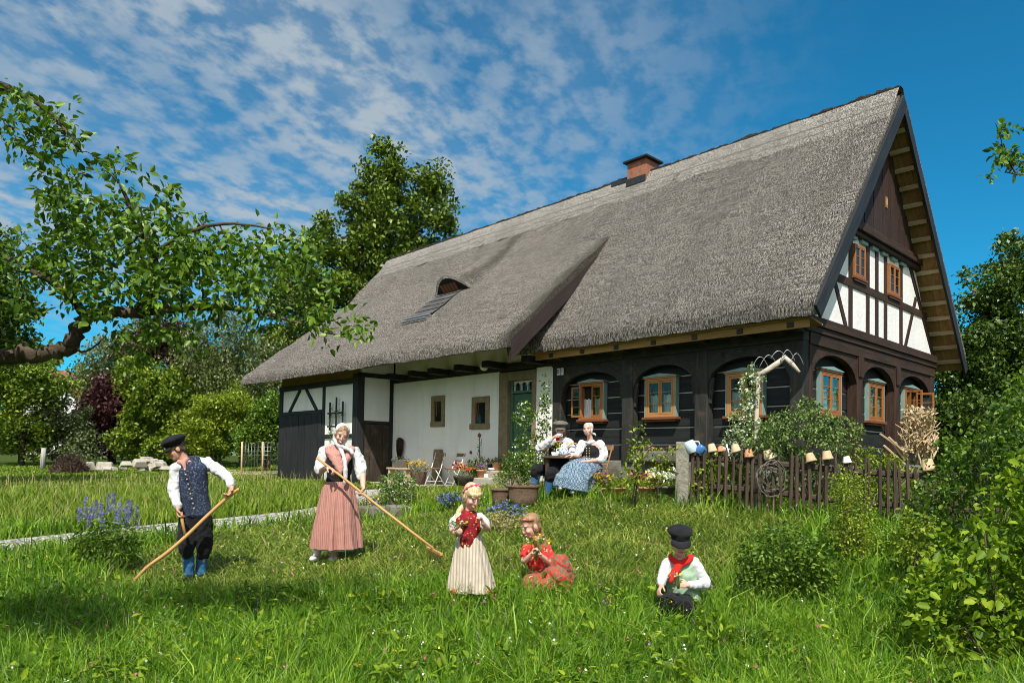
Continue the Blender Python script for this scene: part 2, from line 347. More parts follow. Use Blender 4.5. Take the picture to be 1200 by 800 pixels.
def mk_leaf(name, dark, mid, light, trans=.45, rough=.42, spec=.35):
    t = NT(name); at = t.new('ShaderNodeAttribute', attribute_name='rnd'); n = t.noise(t.coord(), 1.1, 3)
    x = t.math('ADD', t.math('MULTIPLY', at.outputs['Fac'], .75), t.math('MULTIPLY', n, .25))
    c = t.ramp(x, [(.15, dark), (.5, mid), (.85, light)]); t.base(c); t.rough(rough); t.set(Specular_IOR_Level=spec)
    tr = t.new('ShaderNodeBsdfTranslucent'); t.link(t.mix(1, c, (1.25, 1.35, .55), 'MULTIPLY'), tr.inputs[0])
    ms = t.new('ShaderNodeMixShader'); ms.inputs[0].default_value = trans*.62; t.link(t.b.outputs[0], ms.inputs[1]); t.link(tr.outputs[0], ms.inputs[2]); t.link(ms.outputs[0], t.out.inputs[0])
    return t.m
L = {}
L['apple'] = mk_leaf('apple_leaf', (0.035, 0.08, 0.008), (0.085, 0.165, 0.014), (0.19, 0.3, 0.03))
L['linden'] = mk_leaf('linden_leaf', (.036,.066,.008), (.105,.160,.016), (.21,.27,.032), .3)
L['birch'] = mk_leaf('birch_leaf', (0.06, 0.085, 0.028), (0.12, 0.155, 0.045), (0.22, 0.255, 0.08), .35)
L['hedge'] = mk_leaf('hedge_leaf', (0.04, 0.085, 0.008), (0.12, 0.19, 0.014), (0.27, 0.34, 0.03), .4)
L['deep'] = mk_leaf('dark_tree_leaf', (.020,.048,.007), (.055,.108,.012), (.14,.21,.03), .35)
L['purple'] = mk_leaf('purple_leaf', (0.025, 0.009, 0.012), (0.06, 0.02, 0.024), (0.13, 0.05, 0.045), .25)
L['bush'] = mk_leaf('bush_leaf', (0.03, 0.075, 0.007), (0.08, 0.155, 0.012), (0.19, 0.29, 0.025), .4)
L['lime'] = mk_leaf('lime_leaf', (0.075, 0.13, 0.01), (0.18, 0.25, 0.016), (0.34, 0.4, 0.035), .45)
L['hazel'] = mk_leaf('hazel_leaf', (0.045, 0.105, 0.006), (0.13, 0.22, 0.01), (0.28, 0.37, 0.022), .5, .5, .2)
L['ivy'] = mk_leaf('climber_leaf', (0.05, 0.1, 0.02), (0.13, 0.2, 0.045), (0.27, 0.36, 0.11), .4)
L['grey'] = mk_leaf('grey_leaf', (0.055, 0.09, 0.035), (0.13, 0.17, 0.065), (0.24, 0.28, 0.12), .3)
def petal(name, c, trans=.3):
    return mk_leaf(name, tuple(x*.7 for x in c), c, tuple(min(1, x*1.2) for x in c), trans, .6)
L['whitefl'] = petal('white_petals', (.78, .80, .72)); L['redfl'] = petal('red_petals', (.62, .015, .03)); L['pinkfl'] = petal('pink_petals', (.62, .12, .30)); L['yellowfl'] = petal('yellow_petals', (.80, .52, .02))
L['bluefl'] = petal('blue_petals', (.16, .19, .52)); L['lupin'] = petal('lupin_petals', (.20, .18, .52)); L['violetfl'] = petal('violet_petals', (.35, .12, .45)); L['orangefl'] = petal('orange_blades', (.70, .36, .03)); L['straw'] = petal('straw', (.34, .30, .13)); L['dryleaf'] = petal('dry_brushwood', (.46, .35, .20), .1)
M['bark'] = wood('bark', (.022, .017, .012), (.14, .11, .075), .5, .95, 1.0, None, (.16, .15, .10))
M['applebark'] = wood('apple_bark', (.02, .015, .011), (.12, .09, .06), .6, .95, 1.0, None, (.17, .13, .08))
M['twig'] = plain('twig', (.07, .05, .03), .9, .3, 20, .3)
M['palebark'] = wood('birch_bark', (.10, .095, .085), (.60, .58, .54), .5, .9, .4)
M['driftwood'] = wood('driftwood', (.36, .30, .23), (.68, .61, .52), 1, .85, .7)
M['picket'] = wood('weathered_picket', (.028, .020, .015), (.115, .082, .058), 1, .85, .7)
M['chairwood'] = wood('chair_wood', (.16, .075, .03), (.34, .17, .08), 1.2, .5, .2)
M['ash'] = wood('ash_handle', (.40, .21, .07), (.64, .38, .15), 1.2, .5, .2)
M['tablewood'] = wood('table_wood', (.05, .03, .018), (.13, .08, .05), 1, .5, .3)
# ---------------------------------------------------------------- ground
GP = np.array([(-1, -.3, 0), (-4, -.4, 0), (-7, -.9, -.16), (-10, -.5, -.27), (-12.4, -.3, -.27), (-12.8, -1.6, -.32), (-17.7, -1.4, -.32), (.3, 3, -.1), (.3, 7, -.1), (-9, 10, -.1),
 (-.94, -2.28, -.17), (2.79, -.65, -.42), (-2.85, -3.73, -.24), (-2.7, -2.4, -.09), (-6.6, -3.7, -.50), (-6.3, -4.7, -.66), (-3.28, -8.97, -.98), (-2.24, -7.72, -.76), (.51, -7.88, -.80),
 (.58, -7.07, -.70), (1.9, -6.68, -.84), (2.29, -9.04, -.90), (.37, -11.4, -.95), (4.46, -6.74, -.88), (5.5, -12.1, -.90), (-4.34, -9.67, -.94), (2.42, -5.69, -.80), (2.38, -4, -.62),
 (-6.47, -10.47, -.80), (-7.18, -8.02, -.71), (-7.4, -5.33, -.63), (0, -5, -.47), (-33, -1, -.20), (-29.6, -5.6, -.32), (-60, -5, .1), (-40, -30, -.6), (-20, 20, 0), (20, 20, -.3), (30, -20, -.9), (0, -40, -1), (-18, -8, -.50), (8, -3, -.7), (5, 3, -.4)])
def _tps(a, b):
    d2 = ((a[:, None, :]-b[None])**2).sum(-1); return .5*d2*np.log(d2+1e-9)
_n = len(GP); _A = np.zeros((_n+3, _n+3)); _A[:_n, :_n] = _tps(GP[:, :2], GP[:, :2])+np.eye(_n)*.05
_P = np.c_[np.ones(_n), GP[:, :2]]; _A[:_n, _n:] = _P; _A[_n:, :_n] = _P.T
_w = np.linalg.solve(_A, np.r_[GP[:, 2], 0, 0, 0])
def gz(xy):
    xy = np.atleast_2d(np.asarray(xy, float)); out = np.empty(len(xy))
    for i in range(0, len(xy), 20000):
        q = xy[i:i+20000]; r = np.hypot(q[:, 0]+5, q[:, 1]+3); qq = q.copy(); far = r > 48; qq[far] = (q[far]-[-5, -3])*(48/r[far])[:, None]+[-5, -3]
        out[i:i+20000] = _tps(qq, GP[:, :2])@_w[:_n]+np.c_[np.ones(len(qq)), qq]@_w[_n:]
    return np.clip(out, -1.4, .4)
def g1(x, y): return float(gz([(x, y)])[0])
def at(px, py):
    "the point of the ground seen at a pixel of the photograph"
    d = pray(px, py); s = 2.0
    for k in range(600):
        p = CAM+d*s
        if p[2] <= g1(p[0], p[1]): break
        s *= 1.01
    return Vector(p)
def gv(px, py, D):
    p = atD(px, py, D); return Vector((p[0], p[1], g1(p[0], p[1])))
def axis_pts(c):
    a = np.r_[np.arange(0, 20, .4), 20*1.09**np.arange(0, 40)]; a = a[a < 700]; return np.r_[-a[:0:-1], a]+c
gxs, gys = axis_pts(-4), axis_pts(-4)
XX, YY = np.meshgrid(gxs, gys, indexing='ij'); ZZ = gz(np.c_[XX.ravel(), YY.ravel()])
nx, ny = XX.shape; gvs = np.c_[XX.ravel(), YY.ravel(), ZZ-.015]
idx = np.arange(nx*ny).reshape(nx, ny); gf = np.stack([idx[:-1, :-1], idx[1:, :-1], idx[1:, 1:], idx[:-1, 1:]], -1).reshape(-1, 4)
me = bpy.data.meshes.new('ground'); me.from_pydata(gvs.tolist(), [], gf.tolist()); me.polygons.foreach_set('use_smooth', [True]*len(gf))
def mk_ground():
    t = NT('meadow_soil'); o = t.coord(); a = t.noise(o, .6, 6); b = t.noise(o, 9, 6, .7); c = t.noise(o, 60, 3)
    col = t.ramp(t.math('ADD', t.math('MULTIPLY', a, .3), t.math('ADD', t.math('MULTIPLY', b, .45), t.math('MULTIPLY', c, .25))), [(.32, (.022, .032, .008)), (.5, (.055, .085, .016)), (.68, (.11, .13, .035))])
    t.base(col); t.rough(.95); t.bump(t.math('ADD', b, c), 1, .04); t.set(Specular_IOR_Level=.1); return t.m
me.materials.append(mk_ground()); og = bpy.data.objects.new('ground', me); COL.objects.link(og); tag(og, kind='structure')

# the stone path crossing the lawn
def ribbon(name, pts, width, m, lift=.012, noise_w=.06):
    cs = []; pts = [Vector((p[0], p[1], 0)) for p in pts]
    for i in range(len(pts)-1):
        p0, p1, p2, p3 = pts[max(i-1, 0)], pts[i], pts[i+1], pts[min(i+2, len(pts)-1)]
        for k in range(10):
            t = k/10; cs.append(.5*((2*p1)+(p2-p0)*t+(2*p0-5*p1+4*p2-p3)*t*t+(3*p1-p0-3*p2+p3)*t**3))
    cs.append(pts[-1]); vs = []
    for i, p in enumerate(cs):
        d = (cs[min(i+1, len(cs)-1)]-cs[max(i-1, 0)]).normalized(); n = Vector((-d.y, d.x, 0))
        for j in range(7):
            u = (j/6-.5)*width*(1+noise_w*mnoise.noise(Vector((i*.4, j, 3)))); q = p+n*u; vs.append((q.x, q.y, g1(q.x, q.y)+lift-.02*(abs(j-3) == 3)))
    fs = [(i*7+j, i*7+j+1, (i+1)*7+j+1, (i+1)*7+j) for i in range(len(cs)-1) for j in range(6)]
    mb = MB(); mb.add(vs, fs, (1, 0, 0), 0, True); o = mb.build(name, m); return o, cs
def mk_path():
    t = NT('pale_cobbles'); o = t.coord(); v = t.new('ShaderNodeTexVoronoi', feature='DISTANCE_TO_EDGE'); v.inputs['Scale'].default_value = 6; t.link(o, v.inputs['Vector']); c = t.voro(o, 6); n = t.noise(o, 30, 4)
    e = t.ramp(v.outputs[0], [(.02, (0, 0, 0)), (.10, (1, 1, 1))]); col = t.mix(t.noise(None, 1), (.30, .29, .26), (.52, .50, .45)); hs = t.ramp(c.outputs[1], [(.2, (.30, .29, .26)), (.8, (.52, .50, .46))])
    t.base(t.mix(e, (.13, .125, .09), t.mix(.35, hs, t.ramp(n, [(.3, (.28, .27, .24)), (.7, (.55, .53, .48))])))); t.rough(.9); t.bump(t.math('ADD', e, t.math('MULTIPLY', n, .4)), .7, .03); return t.m
PATHW = 1.05
pth, PATHC = ribbon('path', [(-6.9, -16.5), (-6.75, -13), (-6.55, -10.6), (-6.95, -8.6), (-7.3, -6.6), (-7.6, -4.9), (-8.6, -3.4), (-10.2, -2.2)], PATHW, mk_path()); tag(pth, kind='structure')
PATHA = np.array([(p.x, p.y) for p in PATHC])

# ---------------------------------------------------------------- the house
H = thing('thatched_house', 'long black and white thatched farmhouse with arcaded log rooms and a half-timbered gable', 'house')
def part(mb, name, m, parent=H, bevel=0, label=None, **k):
    o = mb.build(name, m, parent, bevel, **k)
    if label: o['label'] = label
    return o
# --- plinth and core (dark insides)
mb = MB()
for i, (a, b) in enumerate([(-5.9, -4.55), (-4.55, -3.05), (-3.05, -1.7), (-1.7, -.02)]): mb.span((a+.006, .03, -.5), (b-.006, .6, .47+.012*(i % 2)), (1, 0, 0))
for i, (a, b) in enumerate([(.62, 2.2), (2.2, 3.9), (3.9, 5.4), (5.4, 6.9)]): mb.span((-.6, a, -.6), (-.05, b, .46+.01*(i % 2)), (0, 1, 0))
part(mb, 'plinth', M['plinth'], bevel=.02)
mb = MB()
for i, z in enumerate(np.arange(.49, 2.62, .347)):    # squared logs of the living room, pale joints between
    mb.span((-5.98, .22, z+.012), (-.1, .45, z+.336), (1, 0, 0)); mb.span((-.45, .3, z+.012), (-.2, 6.85, z+.336), (0, 1, 0))
lw = part(mb, 'log_wall', M['log'], bevel=.02)
mb = MB()
mb.span((-5.97, .245, .47), (-.24, .44, 2.62), (1, 0, 0)); mb.span((-.44, .44, .47), (-.225, 6.8, 2.62), (0, 1, 0))
part(mb, 'joint_filling', M['joint'], lw)
# --- arcade: posts, knee braces, plate
def arch_panel(mb, p0, ax, L, z0, z1, spring, crown, depth, nrm, inset):
    "board of the length L with an elliptic opening cut from below"
    p0, ax, nrm = Vector(p0), Vector(ax), Vector(nrm); n = 18; a = L/2-inset
    top = [p0+ax*(L*i/n) for i in range(n+1)]; lower = []
    for i in range(n+1):
        u = L*i/n-L/2
        z = spring if abs(u) >= a else spring+(crown-spring)*math.sqrt(max(0, 1-(u/a)**2))
        lower.append(p0+ax*(L*i/n)+Vector((0, 0, z)))
    for i in range(n):
        q = [lower[i], lower[i+1], top[i+1]+Vector((0, 0, z1)), top[i]+Vector((0, 0, z1))]
        mb.prism(q, nrm*-depth, ax)
    # closed by the posts at both ends
posts = [(-5.84, .27), (-3.8, .28), (-2.02, .29), (-.125, .25)]
for x, w in posts:
    mb = MB(); mb.span((x-w/2, -.02, .44), (x+w/2, .2, 2.66)); part(mb, 'post', M['post'], bevel=.018)
    if x > -5 and x < -.2:
        for s in (-1, 1):
            mb = MB(); mb.beam((x+s*(w/2+.0), .06, 1.62), (x+s*(w/2+.06), .06, 2.12), .10, .06, (0, 1, 0)); part(mb, 'brace', M['post'], bevel=.01)
for i in range(3):
    a = posts[i][0]+posts[i][1]/2; b = posts[i+1][0]-posts[i+1][1]/2
    mb = MB(); arch_panel(mb, (a, .0, 0), (1, 0, 0), b-a, 0, 2.64, 2.0, 2.45, .13, (0, -1, 0), .015); part(mb, 'arch_board', M['post'])
mb = MB(); mb.span((-6.0, -.045, 2.645), (.012, .19, 2.93), (1, 0, 0)); part(mb, 'wall_plate', M['post'], bevel=.015)
gposts = [(.26, .21), (2.44, .25), (4.48, .26), (6.82, .26)]
for y, w in gposts[1:]:
    mb = MB(); mb.span((-.2, y-w/2, .3), (.022, y+w/2, 2.60)); part(mb, 'post', M['brown'], bevel=.018)
mb = MB(); mb.span((-.255, .203, .3), (.020, .33, 2.60)); part(mb, 'post', M['brown'], bevel=.012)
ge = [.33, 2.44-.125, 2.44+.125, 4.48-.13, 4.48+.13, 6.82-.13]
for i in range(3):
    a, b = ge[2*i], ge[2*i+1]; mb = MB(); arch_panel(mb, (.0, a, 0), (0, 1, 0), b-a, 0, 2.63, 2.06, 2.5, .13, (1, 0, 0), .02); part(mb, 'arch_board', M['brown'])
mb = MB(); mb.span((-.2, .195, 2.60), (.035, 6.97, 2.81), (0, 1, 0)); mb.span((-.2, -.03, 2.815), (.06, 7.0, 2.92), (0, 1, 0)); mb.span((-.2, -.06, 2.925), (.095, 7.03, 3.09), (0, 1, 0))
for y in gposts[1:3]:
    mb.span((.036, y[0]-.12, 2.2), (.05, y[0]+.12, 2.6), (0, 0, 1))
part(mb, 'gable_sill_beam', M['brown'], bevel=.015)
# --- gable above: plaster infill, timbers, boards
def slope_y_front(z): return -.42+(z-3.05)*.762
def slope_y_rear(z): return 7.18-(z-3.05)*.775
mb = MB(); mb.prism([(-.06, .2, 3.0), (-.06, 6.95, 3.0), (-.06, slope_y_rear(5.1)-.0, 5.1), (-.06, slope_y_front(5.1)+.1, 5.1)], (.05, 0, 0)); part(mb, 'gable_infill', M['gplaster'])
mb = MB(); TW = .15; T0, T1 = -.05, .012
def gbeam(y0, z0, y1, z1, w=TW, proud=0.0): mb.beam(((T0+T1)/2+proud, y0, z0), ((T0+T1)/2+proud, y1, z1), w, T1-T0, (1, 0, 0))
for y in (2.0, 4.75): gbeam(y, 3.09, y, 4.98, .16)
for y in (2.86, 3.34, 3.83): gbeam(y, 3.09, y, 4.98, .15)
gbeam(.75, 3.99, 6.45, 3.99, .15, .004); gbeam(1.22, 3.97, 1.80, 3.1, .13, -.004); gbeam(5.72, 4.3, 5.02, 3.1, .13, -.004)
gbeam(6.93, 3.1, 5.2, 5.1, .13, .006); gbeam(.0, 3.3, 1.35, 5.0, .13, .006); gbeam(.28, 3.3, .3, 3.9, .12)
part(mb, 'timber_frame', M['brown'])
mb = MB(); mb.span((-.04, 1.0, 4.93), (.10, 5.75, 5.02), (0, 1, 0)); mb.span((-.04, .95, 5.025), (.16, 5.8, 5.12), (0, 1, 0)); mb.span((-.04, 1.0, 5.125), (.125, 5.75, 5.22), (0, 1, 0)); part(mb, 'cross_beam', M['brown'], bevel=.012)
for i, y in enumerate(np.arange(2.05, 4.9, .55)):
    mb = MB(); mb.span((-.02, y-.16, 4.86), (.05, y+.16, 4.925), (0, 1, 0)); part(mb, 'beam_end', M['jade'])
mb = MB()
ys = np.arange(1.3, 5.6, .235)
for i, y in enumerate(ys):
    zt = min(5.0+(y+.118+1.25)/.762*1.0, 99); f = lambda yy: min(3.05+(yy+.42)/.762, 3.05+(7.18-yy)/.775)-.12
    za, zb = f(y), f(y+.23)
    if min(za, zb) < 5.3: continue
    x = .045+.012*(i % 2); pts = [(x, y, 5.225), (x, y+.23, 5.225), (x, y+.23, zb)]
    if y < 3.35 < y+.23: pts.append((x, 3.35, f(3.35)))
    pts.append((x, y, za)); mb.prism(pts, (.03, 0, 0), (0, 0, 1))
part(mb, 'gable_boarding', M['brownboard'])
mb = MB(); mb.span((.088, 3.56, 5.84), (.10, 3.68, 6.07)); wv = part(mb, 'vent_window', M['win']); mb = MB(); mb.span((.10, 3.60, 5.9), (.103, 3.65, 6.03)); part(mb, 'pane', M['lath'], wv)

# --- windows
def window(origin, u, n, w, h, open_left=0, open_right=0, header=True, dark=False, m=None, curtain=True, depthjamb=.06, proud=.085, parent=H, flat=False):
    m = m or M['win']
    "origin: lower left corner seen from outside; u along the wall, n outwards"
    o, u, n = Vector(origin), Vector(u), Vector(n); z = Vector((0, 0, 1))
    def B(mb, a0, a1, d0, d1, z0, z1, grain=None):
        c = o+u*((a0+a1)/2)+n*((d0+d1)/2)+z*((z0+z1)/2); R = Matrix((u, n, z)).transposed()
        mb.box(c, (abs(a1-a0), abs(d1-d0), abs(z1-z0)), R, grain)
    fr = MB(); t = .036 if flat else .052
    B(fr, 0, t, -.045, proud, 0, h); B(fr, w-t, w, -.045, proud, 0, h); B(fr, t, w-t, -.045, proud, h-t, h); B(fr, t, w-t, -.045, proud, 0, t); B(fr, w/2-(.012 if flat else .022), w/2+(.012 if flat else .022), -.045, .012 if flat else .045, t, h-t)
    wo_ = part(fr, 'window', m, parent, bevel=.004)
    sb = .03 if flat else .045
    mb = MB(); B(mb, -.06, w+.06, -.05 if not flat else -.03, proud+(.045 if not flat else .02), -.055, -.002, (1, 0, 0)); B(mb, -.02, w+.02, -.05 if not flat else -.03, proud+.005, -.095, -.057, (1, 0, 0)); part(mb, 'sill', M['sill'], wo_, bevel=.006)
    if header:
        mb = MB(); R = [(-.05, h+.034), (w+.05, h+.034), (w+.05, h+.05), (w/2, h+.105), (-.05, h+.05)]
        mb.prism([o+u*a+z*b+n*-.045 for a, b in R], n*(proud+.08), u)
        B(mb, w+.001, w+.02, -.045, proud+.003, -.0, h+.0); B(mb, -.02, -.001, -.045, proud+.003, 0, h)
        part(mb, 'surround', M['jade'], wo_)
        mb = MB(); B(mb, -.035, w+.035, -.045, proud+.02, h+.002, h+.032, (1, 0, 0)); part(mb, 'lintel', m, wo_)
    if not flat: mb = MB(); B(mb, 0.002, w-.002, -.049, -.043, 0.002, h-.002); part(mb, 'opening', M['dark'], wo_)
    if curtain:
        mb = MB(); nseg = 24
        for a0, a1 in ((t, w/2-.02), (w/2+.02, w-t)):
            vs = []
            for i in range(nseg+1):
                a = a0+(a1-a0)*i/nseg; d = -.026+.009*math.sin(i*1.9); vs += [o+u*a+n*d+z*(h*.02), o+u*a+n*d+z*(h*.58+.012*math.sin(i*.7))]
            mb.add(vs, [(2*i, 2*i+2, 2*i+3, 2*i+1) for i in range(nseg)], (0, 0, 1), 0, True)
        part(mb, 'curtain', M['curtain'], wo_, recalc=False)
    for side, ang in ((-1, open_left), (1, open_right)):
        s = MB(); g = MB(); W2 = w/2-t-.012; hh = h-2*t-.008; b = .024 if flat else .036
        hinge = o+u*(t+.004 if side < 0 else w-t-.004)+n*(proud-.013)+z*(t+.004); du = (u*1.0 if side < 0 else -u)
        c_, s_ = math.cos(ang), math.sin(ang); du2 = du*c_+n*s_; dn = (n*c_-du*s_)
        Rm = Matrix((du2, dn, z)).transposed()
        def S(mb_, a0, a1, z0, z1, d0=-.02, d1=.012): mb_.box(hinge+du2*((a0+a1)/2)+z*((z0+z1)/2)+dn*((d0+d1)/2), (a1-a0, d1-d0, z1-z0), Rm)
        S(s, 0, b, 0, hh); S(s, W2-b, W2, 0, hh); S(s, b, W2-b, 0, b); S(s, b, W2-b, hh-b, hh)
        for k in (1, 2): S(s, b, W2-b, hh*k/3-.008, hh*k/3+.008, -.015, .006)
        S(g, b, W2-b, b, hh-b, -.008, -.003)
        so_ = part(s, 'sash', m, wo_, bevel=.003); 
        pn = part(g, 'pane', M['glass'] if dark else M['paneglass'], wo_)
    return wo_
def mk_pane():
    t = NT('clear_pane'); t.n.remove(t.b); gl = t.new('ShaderNodeBsdfGlossy'); gl.inputs['Roughness'].default_value = .03; gl.inputs['Color'].default_value = (.9, .95, .93, 1)
    tr = t.new('ShaderNodeBsdfTransparent'); tr.inputs[0].default_value = (.85, .9, .87, 1); fz = t.new('ShaderNodeFresnel'); fz.inputs[0].default_value = 1.5
    nb = t.new('ShaderNodeBump'); nb.inputs['Strength'].default_value = .08; nb.inputs['Distance'].default_value = .02; t.link(t.noise(t.coord(), 4, 2), nb.inputs['Height']); t.link(nb.outputs[0], gl.inputs['Normal'])
    mx = t.new('ShaderNodeMixShader'); t.link(t.math('MULTIPLY', fz.outputs[0], .55, True), mx.inputs[0]); t.link(tr.outputs[0], mx.inputs[1]); t.link(gl.outputs[0], mx.inputs[2]); t.link(mx.outputs[0], t.out.inputs[0]); return t.m
M['paneglass'] = mk_pane()
X1, Nf, Y1, Ng = (1, 0, 0), (0, -1, 0), (0, 1, 0), (1, 0, 0)
w1 = window((-5.22, .17, 1.40), X1, Nf, .68, .80, open_left=RAD(172)); w1['label'] = 'window with its left casement folded open beside the coffee table'
w2 = window((-3.40, .17, 1.40), X1, Nf, .72, .79, m=M['winlt']); w3 = window((-1.53, .17, 1.37), X1, Nf, .72, .79, m=M['winlt'])
w4 = window((-.17, .98, 1.42), Y1, Ng, .90, .80, proud=.05); w5 = window((-.17, 3.26, 1.40), Y1, Ng, .84, .79, proud=.05); w6 = window((-.17, 5.36, 1.42), Y1, Ng, .86, .80, proud=.05, open_right=RAD(100), open_left=RAD(95))
w7 = window((.022, 2.10, 4.15), Y1, Ng, .55, .63, header=False, curtain=False, proud=.025, dark=True, flat=True); w8 = window((.022, 3.95, 4.12), Y1, Ng, .62, .64, header=False, curtain=False, proud=.025, dark=True, flat=True)
# --- plastered middle part with door
mb = MB(); mb.span((-12.6, .0, -.5), (-7.86, .45, 2.68), (1, 0, 0)); mb.span((-6.52, .0, -.4), (-5.985, .45, 2.68), (1, 0, 0))
lwall = part(mb, 'plaster_wall', M['plaster'])
mb = MB(); mb.span((-12.62, -.02, 2.685), (-5.99, .42, 2.87), (1, 0, 0)); part(mb, 'wall_plate', M['post'], bevel=.012)
mb = MB(); mb.span((-12.6, .05, 2.875), (-5.7, .4, 3.9), (1, 0, 0)); part(mb, 'upper_infill', M['plaster'])
for x in (-12.0, -10.9, -9.97, -8.84, -7.73, -6.32):
    mb = MB(); mb.span((x-.11, -.62, 2.735), (x+.11, .3, 2.895), (0, 1, 0)); part(mb, 'ceiling_joist', M['black'], bevel=.012)
mb = MB()   # sandstone door frame
mb.span((-7.86, -.012, -.1), (-7.54, .4, 2.66), (0, 0, 1)); mb.span((-6.68, -.012, -.1), (-6.52, .4, 2.66), (0, 0, 1)); mb.span((-7.54, -.012, 2.43), (-6.68, .4, 2.655), (1, 0, 0)); mb.span((-7.54, .0, .2), (-6.68, .4, .335), (1, 0, 0))
part(mb, 'door_frame', M['sand'], bevel=.02)
mb = MB(); mb.span((-7.46, .16, .336), (-6.74, .21, 2.10)); 
for (a, b, c, d) in ((-7.37, -6.83, .46, 1.02), (-7.37, -6.83, 1.14, 1.42), (-7.37, -6.83, 1.54, 2.0)):
    mb.span((a, .145, c), (b, .159, c+.03)); mb.span((a, .145, d-.03), (b, .159, d)); mb.span((a, .145, c+.03), (a+.03, .159, d-.03)); mb.span((b-.03, .145, c+.03), (b, .159, d-.03))
for a, b in ((-7.539, -7.462), (-6.738, -6.681)): mb.span((a, .10, .336), (b, .24, 2.425))
mb.span((-7.46, .08, 2.115), (-6.74, .24, 2.175)); dr = part(mb, 'door', M['green'], bevel=.006)
mb = MB(); mb.tube([(-6.82, .15, 1.2), (-6.82, .09, 1.2), (-6.92, .085, 1.2)], .011); part(mb, 'handle', M['iron'], dr)
mb = MB(); mb.span((-7.45, .2, 2.176), (-6.75, .22, 2.42)); part(mb, 'transom_pane', M['glass'], dr)
mb = MB()
for i in range(3):
    xa = -7.45+i*.235; 
    mb.span((xa+.002, .14, 2.178), (xa+.03, .19, 2.30), (0, 0, 1)); c = Vector((xa+.1175, .14, 2.30))
    for k in range(8):
        a0, a1 = math.pi*k/8, math.pi*(k+1)/8; mb.prism([c+Vector((math.cos(a0)*.10, 0, math.sin(a0)*.09)), c+Vector((math.cos(a1)*.10, 0, math.sin(a1)*.09)), c+Vector((math.cos(a1)*.118, 0, .122)), c+Vector((math.cos(a0)*.118, 0, .122))], (0, .05, 0))
mb.span((-6.78, .14, 2.178), (-6.752, .19, 2.30), (0, 0, 1)); part(mb, 'transom_tracery', M['white'], dr)
for (xa, xb, za, zb, low) in ((-10.68, -10.06, 1.34, 2.21, 0), (-8.90, -8.20, 1.24, 2.09, .06)):   # two small stone framed windows
    mb = MB(); mb.span((xa, -.035, za), (xa+.15, .02, zb), (0, 0, 1)); mb.span((xb-.15, -.035, za), (xb, .02, zb), (0, 0, 1)); mb.span((xa+.15, -.035, zb-.16), (xb-.15, .02, zb), (1, 0, 0)); mb.span((xa-low, -.05, za), (xb+low*.3, .02, za+.15), (1, 0, 0))
    wf = part(mb, 'stone_window', M['sand'], bevel=.014); mb = MB(); mb.span((xa+.15, -.004, za+.15), (xb-.15, .015, zb-.16)); part(mb, 'pane', M['glass'], wf)
    mb = MB(); mb.span((xa+.15, -.015, za+.151), (xa+.19, -.005, zb-.161)); mb.span((xa+.24, -.015, za+.3), (xa+.265, -.005, zb-.161)); part(mb, 'shutter', M['sill'], wf)
# --- barn end
BY = -1.2
mb = MB(); mb.span((-17.66, BY+.03, -.6), (-12.66, BY+.2, 2.7), (1, 0, 0)); part(mb, 'barn_infill', M['plaster'])
mb = MB(); mb.span((-12.8, BY+.2, 1.5), (-12.63, -.06, 2.86), (0, 1, 0)); part(mb, 'side_infill', M['gplaster'])
mb = MB(); mb.span((-17.72, BY-.02, -.6), (-17.5, BY+.15, 2.78)); mb.span((-14.76, BY, -.5), (-14.6, BY+.14, 2.7)); mb.span((-12.62-.26, BY-.04, -.6), (-12.605, BY+.2, 2.9)); mb.span((-17.72, BY-.035, 2.62), (-12.6, BY+.14, 2.78), (1, 0, 0)); mb.span((-17.5, BY-.01, 1.80), (-14.76, BY+.14, 1.92), (1, 0, 0)); mb.span((-14.6, BY-.01, 1.02), (-12.88, BY+.14, 1.14), (1, 0, 0))
mb.beam((-17.0, BY+.04, 1.9), (-16.25, BY+.04, 2.62), .11, .12, (0, 1, 0)); mb.beam((-15.85, BY+.04, 2.62), (-15.1, BY+.04, 1.9), .11, .12, (0, 1, 0))
mb.span((-12.80, -1.0, 2.80), (-12.602, -.03, 2.93), (0, 1, 0)); mb.span((-12.8, -.12, -.5), (-12.60, -.005, 2.8)); mb.span((-12.79, -1.0, 1.44), (-12.606, -.12, 1.53), (0, 1, 0))
part(mb, 'barn_timber', M['black'], bevel=.012)
for xa, xb in ((-17.5, -16.28), (-16.26, -14.76)):
    mb = MB(); n = int((xb-xa)/.2); 
    for i in range(n): a = xa+(xb-xa)*i/n; mb.span((a+.004, BY-.018-.005*(i % 2), -.5), (a+(xb-xa)/n-.004, BY+.02, 1.79))
    part(mb, 'barn_door', M['black'])
mb = MB()
for i in range(4): a = -.98+.215*i; mb.span((-12.66, a+.004, -.5), (-12.625+.006*(i % 2), a+.211, 1.43))
sd = part(mb, 'side_door', M['olddoor']); mb = MB(); mb.tube([(-12.60, -.3, .75), (-12.57, -.3, .75), (-12.57, -.3, .88), (-12.6, -.3, .88)], .012); part(mb, 'handle', M['iron'], sd)
mb = MB(); mb.span((-17.66, BY+.2, -.6), (-17.5, 6.8, 2.9), (0, 1, 0)); mb.span((-17.5, 6.6, -.6), (-.3, 6.8, 2.9), (1, 0, 0)); part(mb, 'rear_wall', M['plaster'])
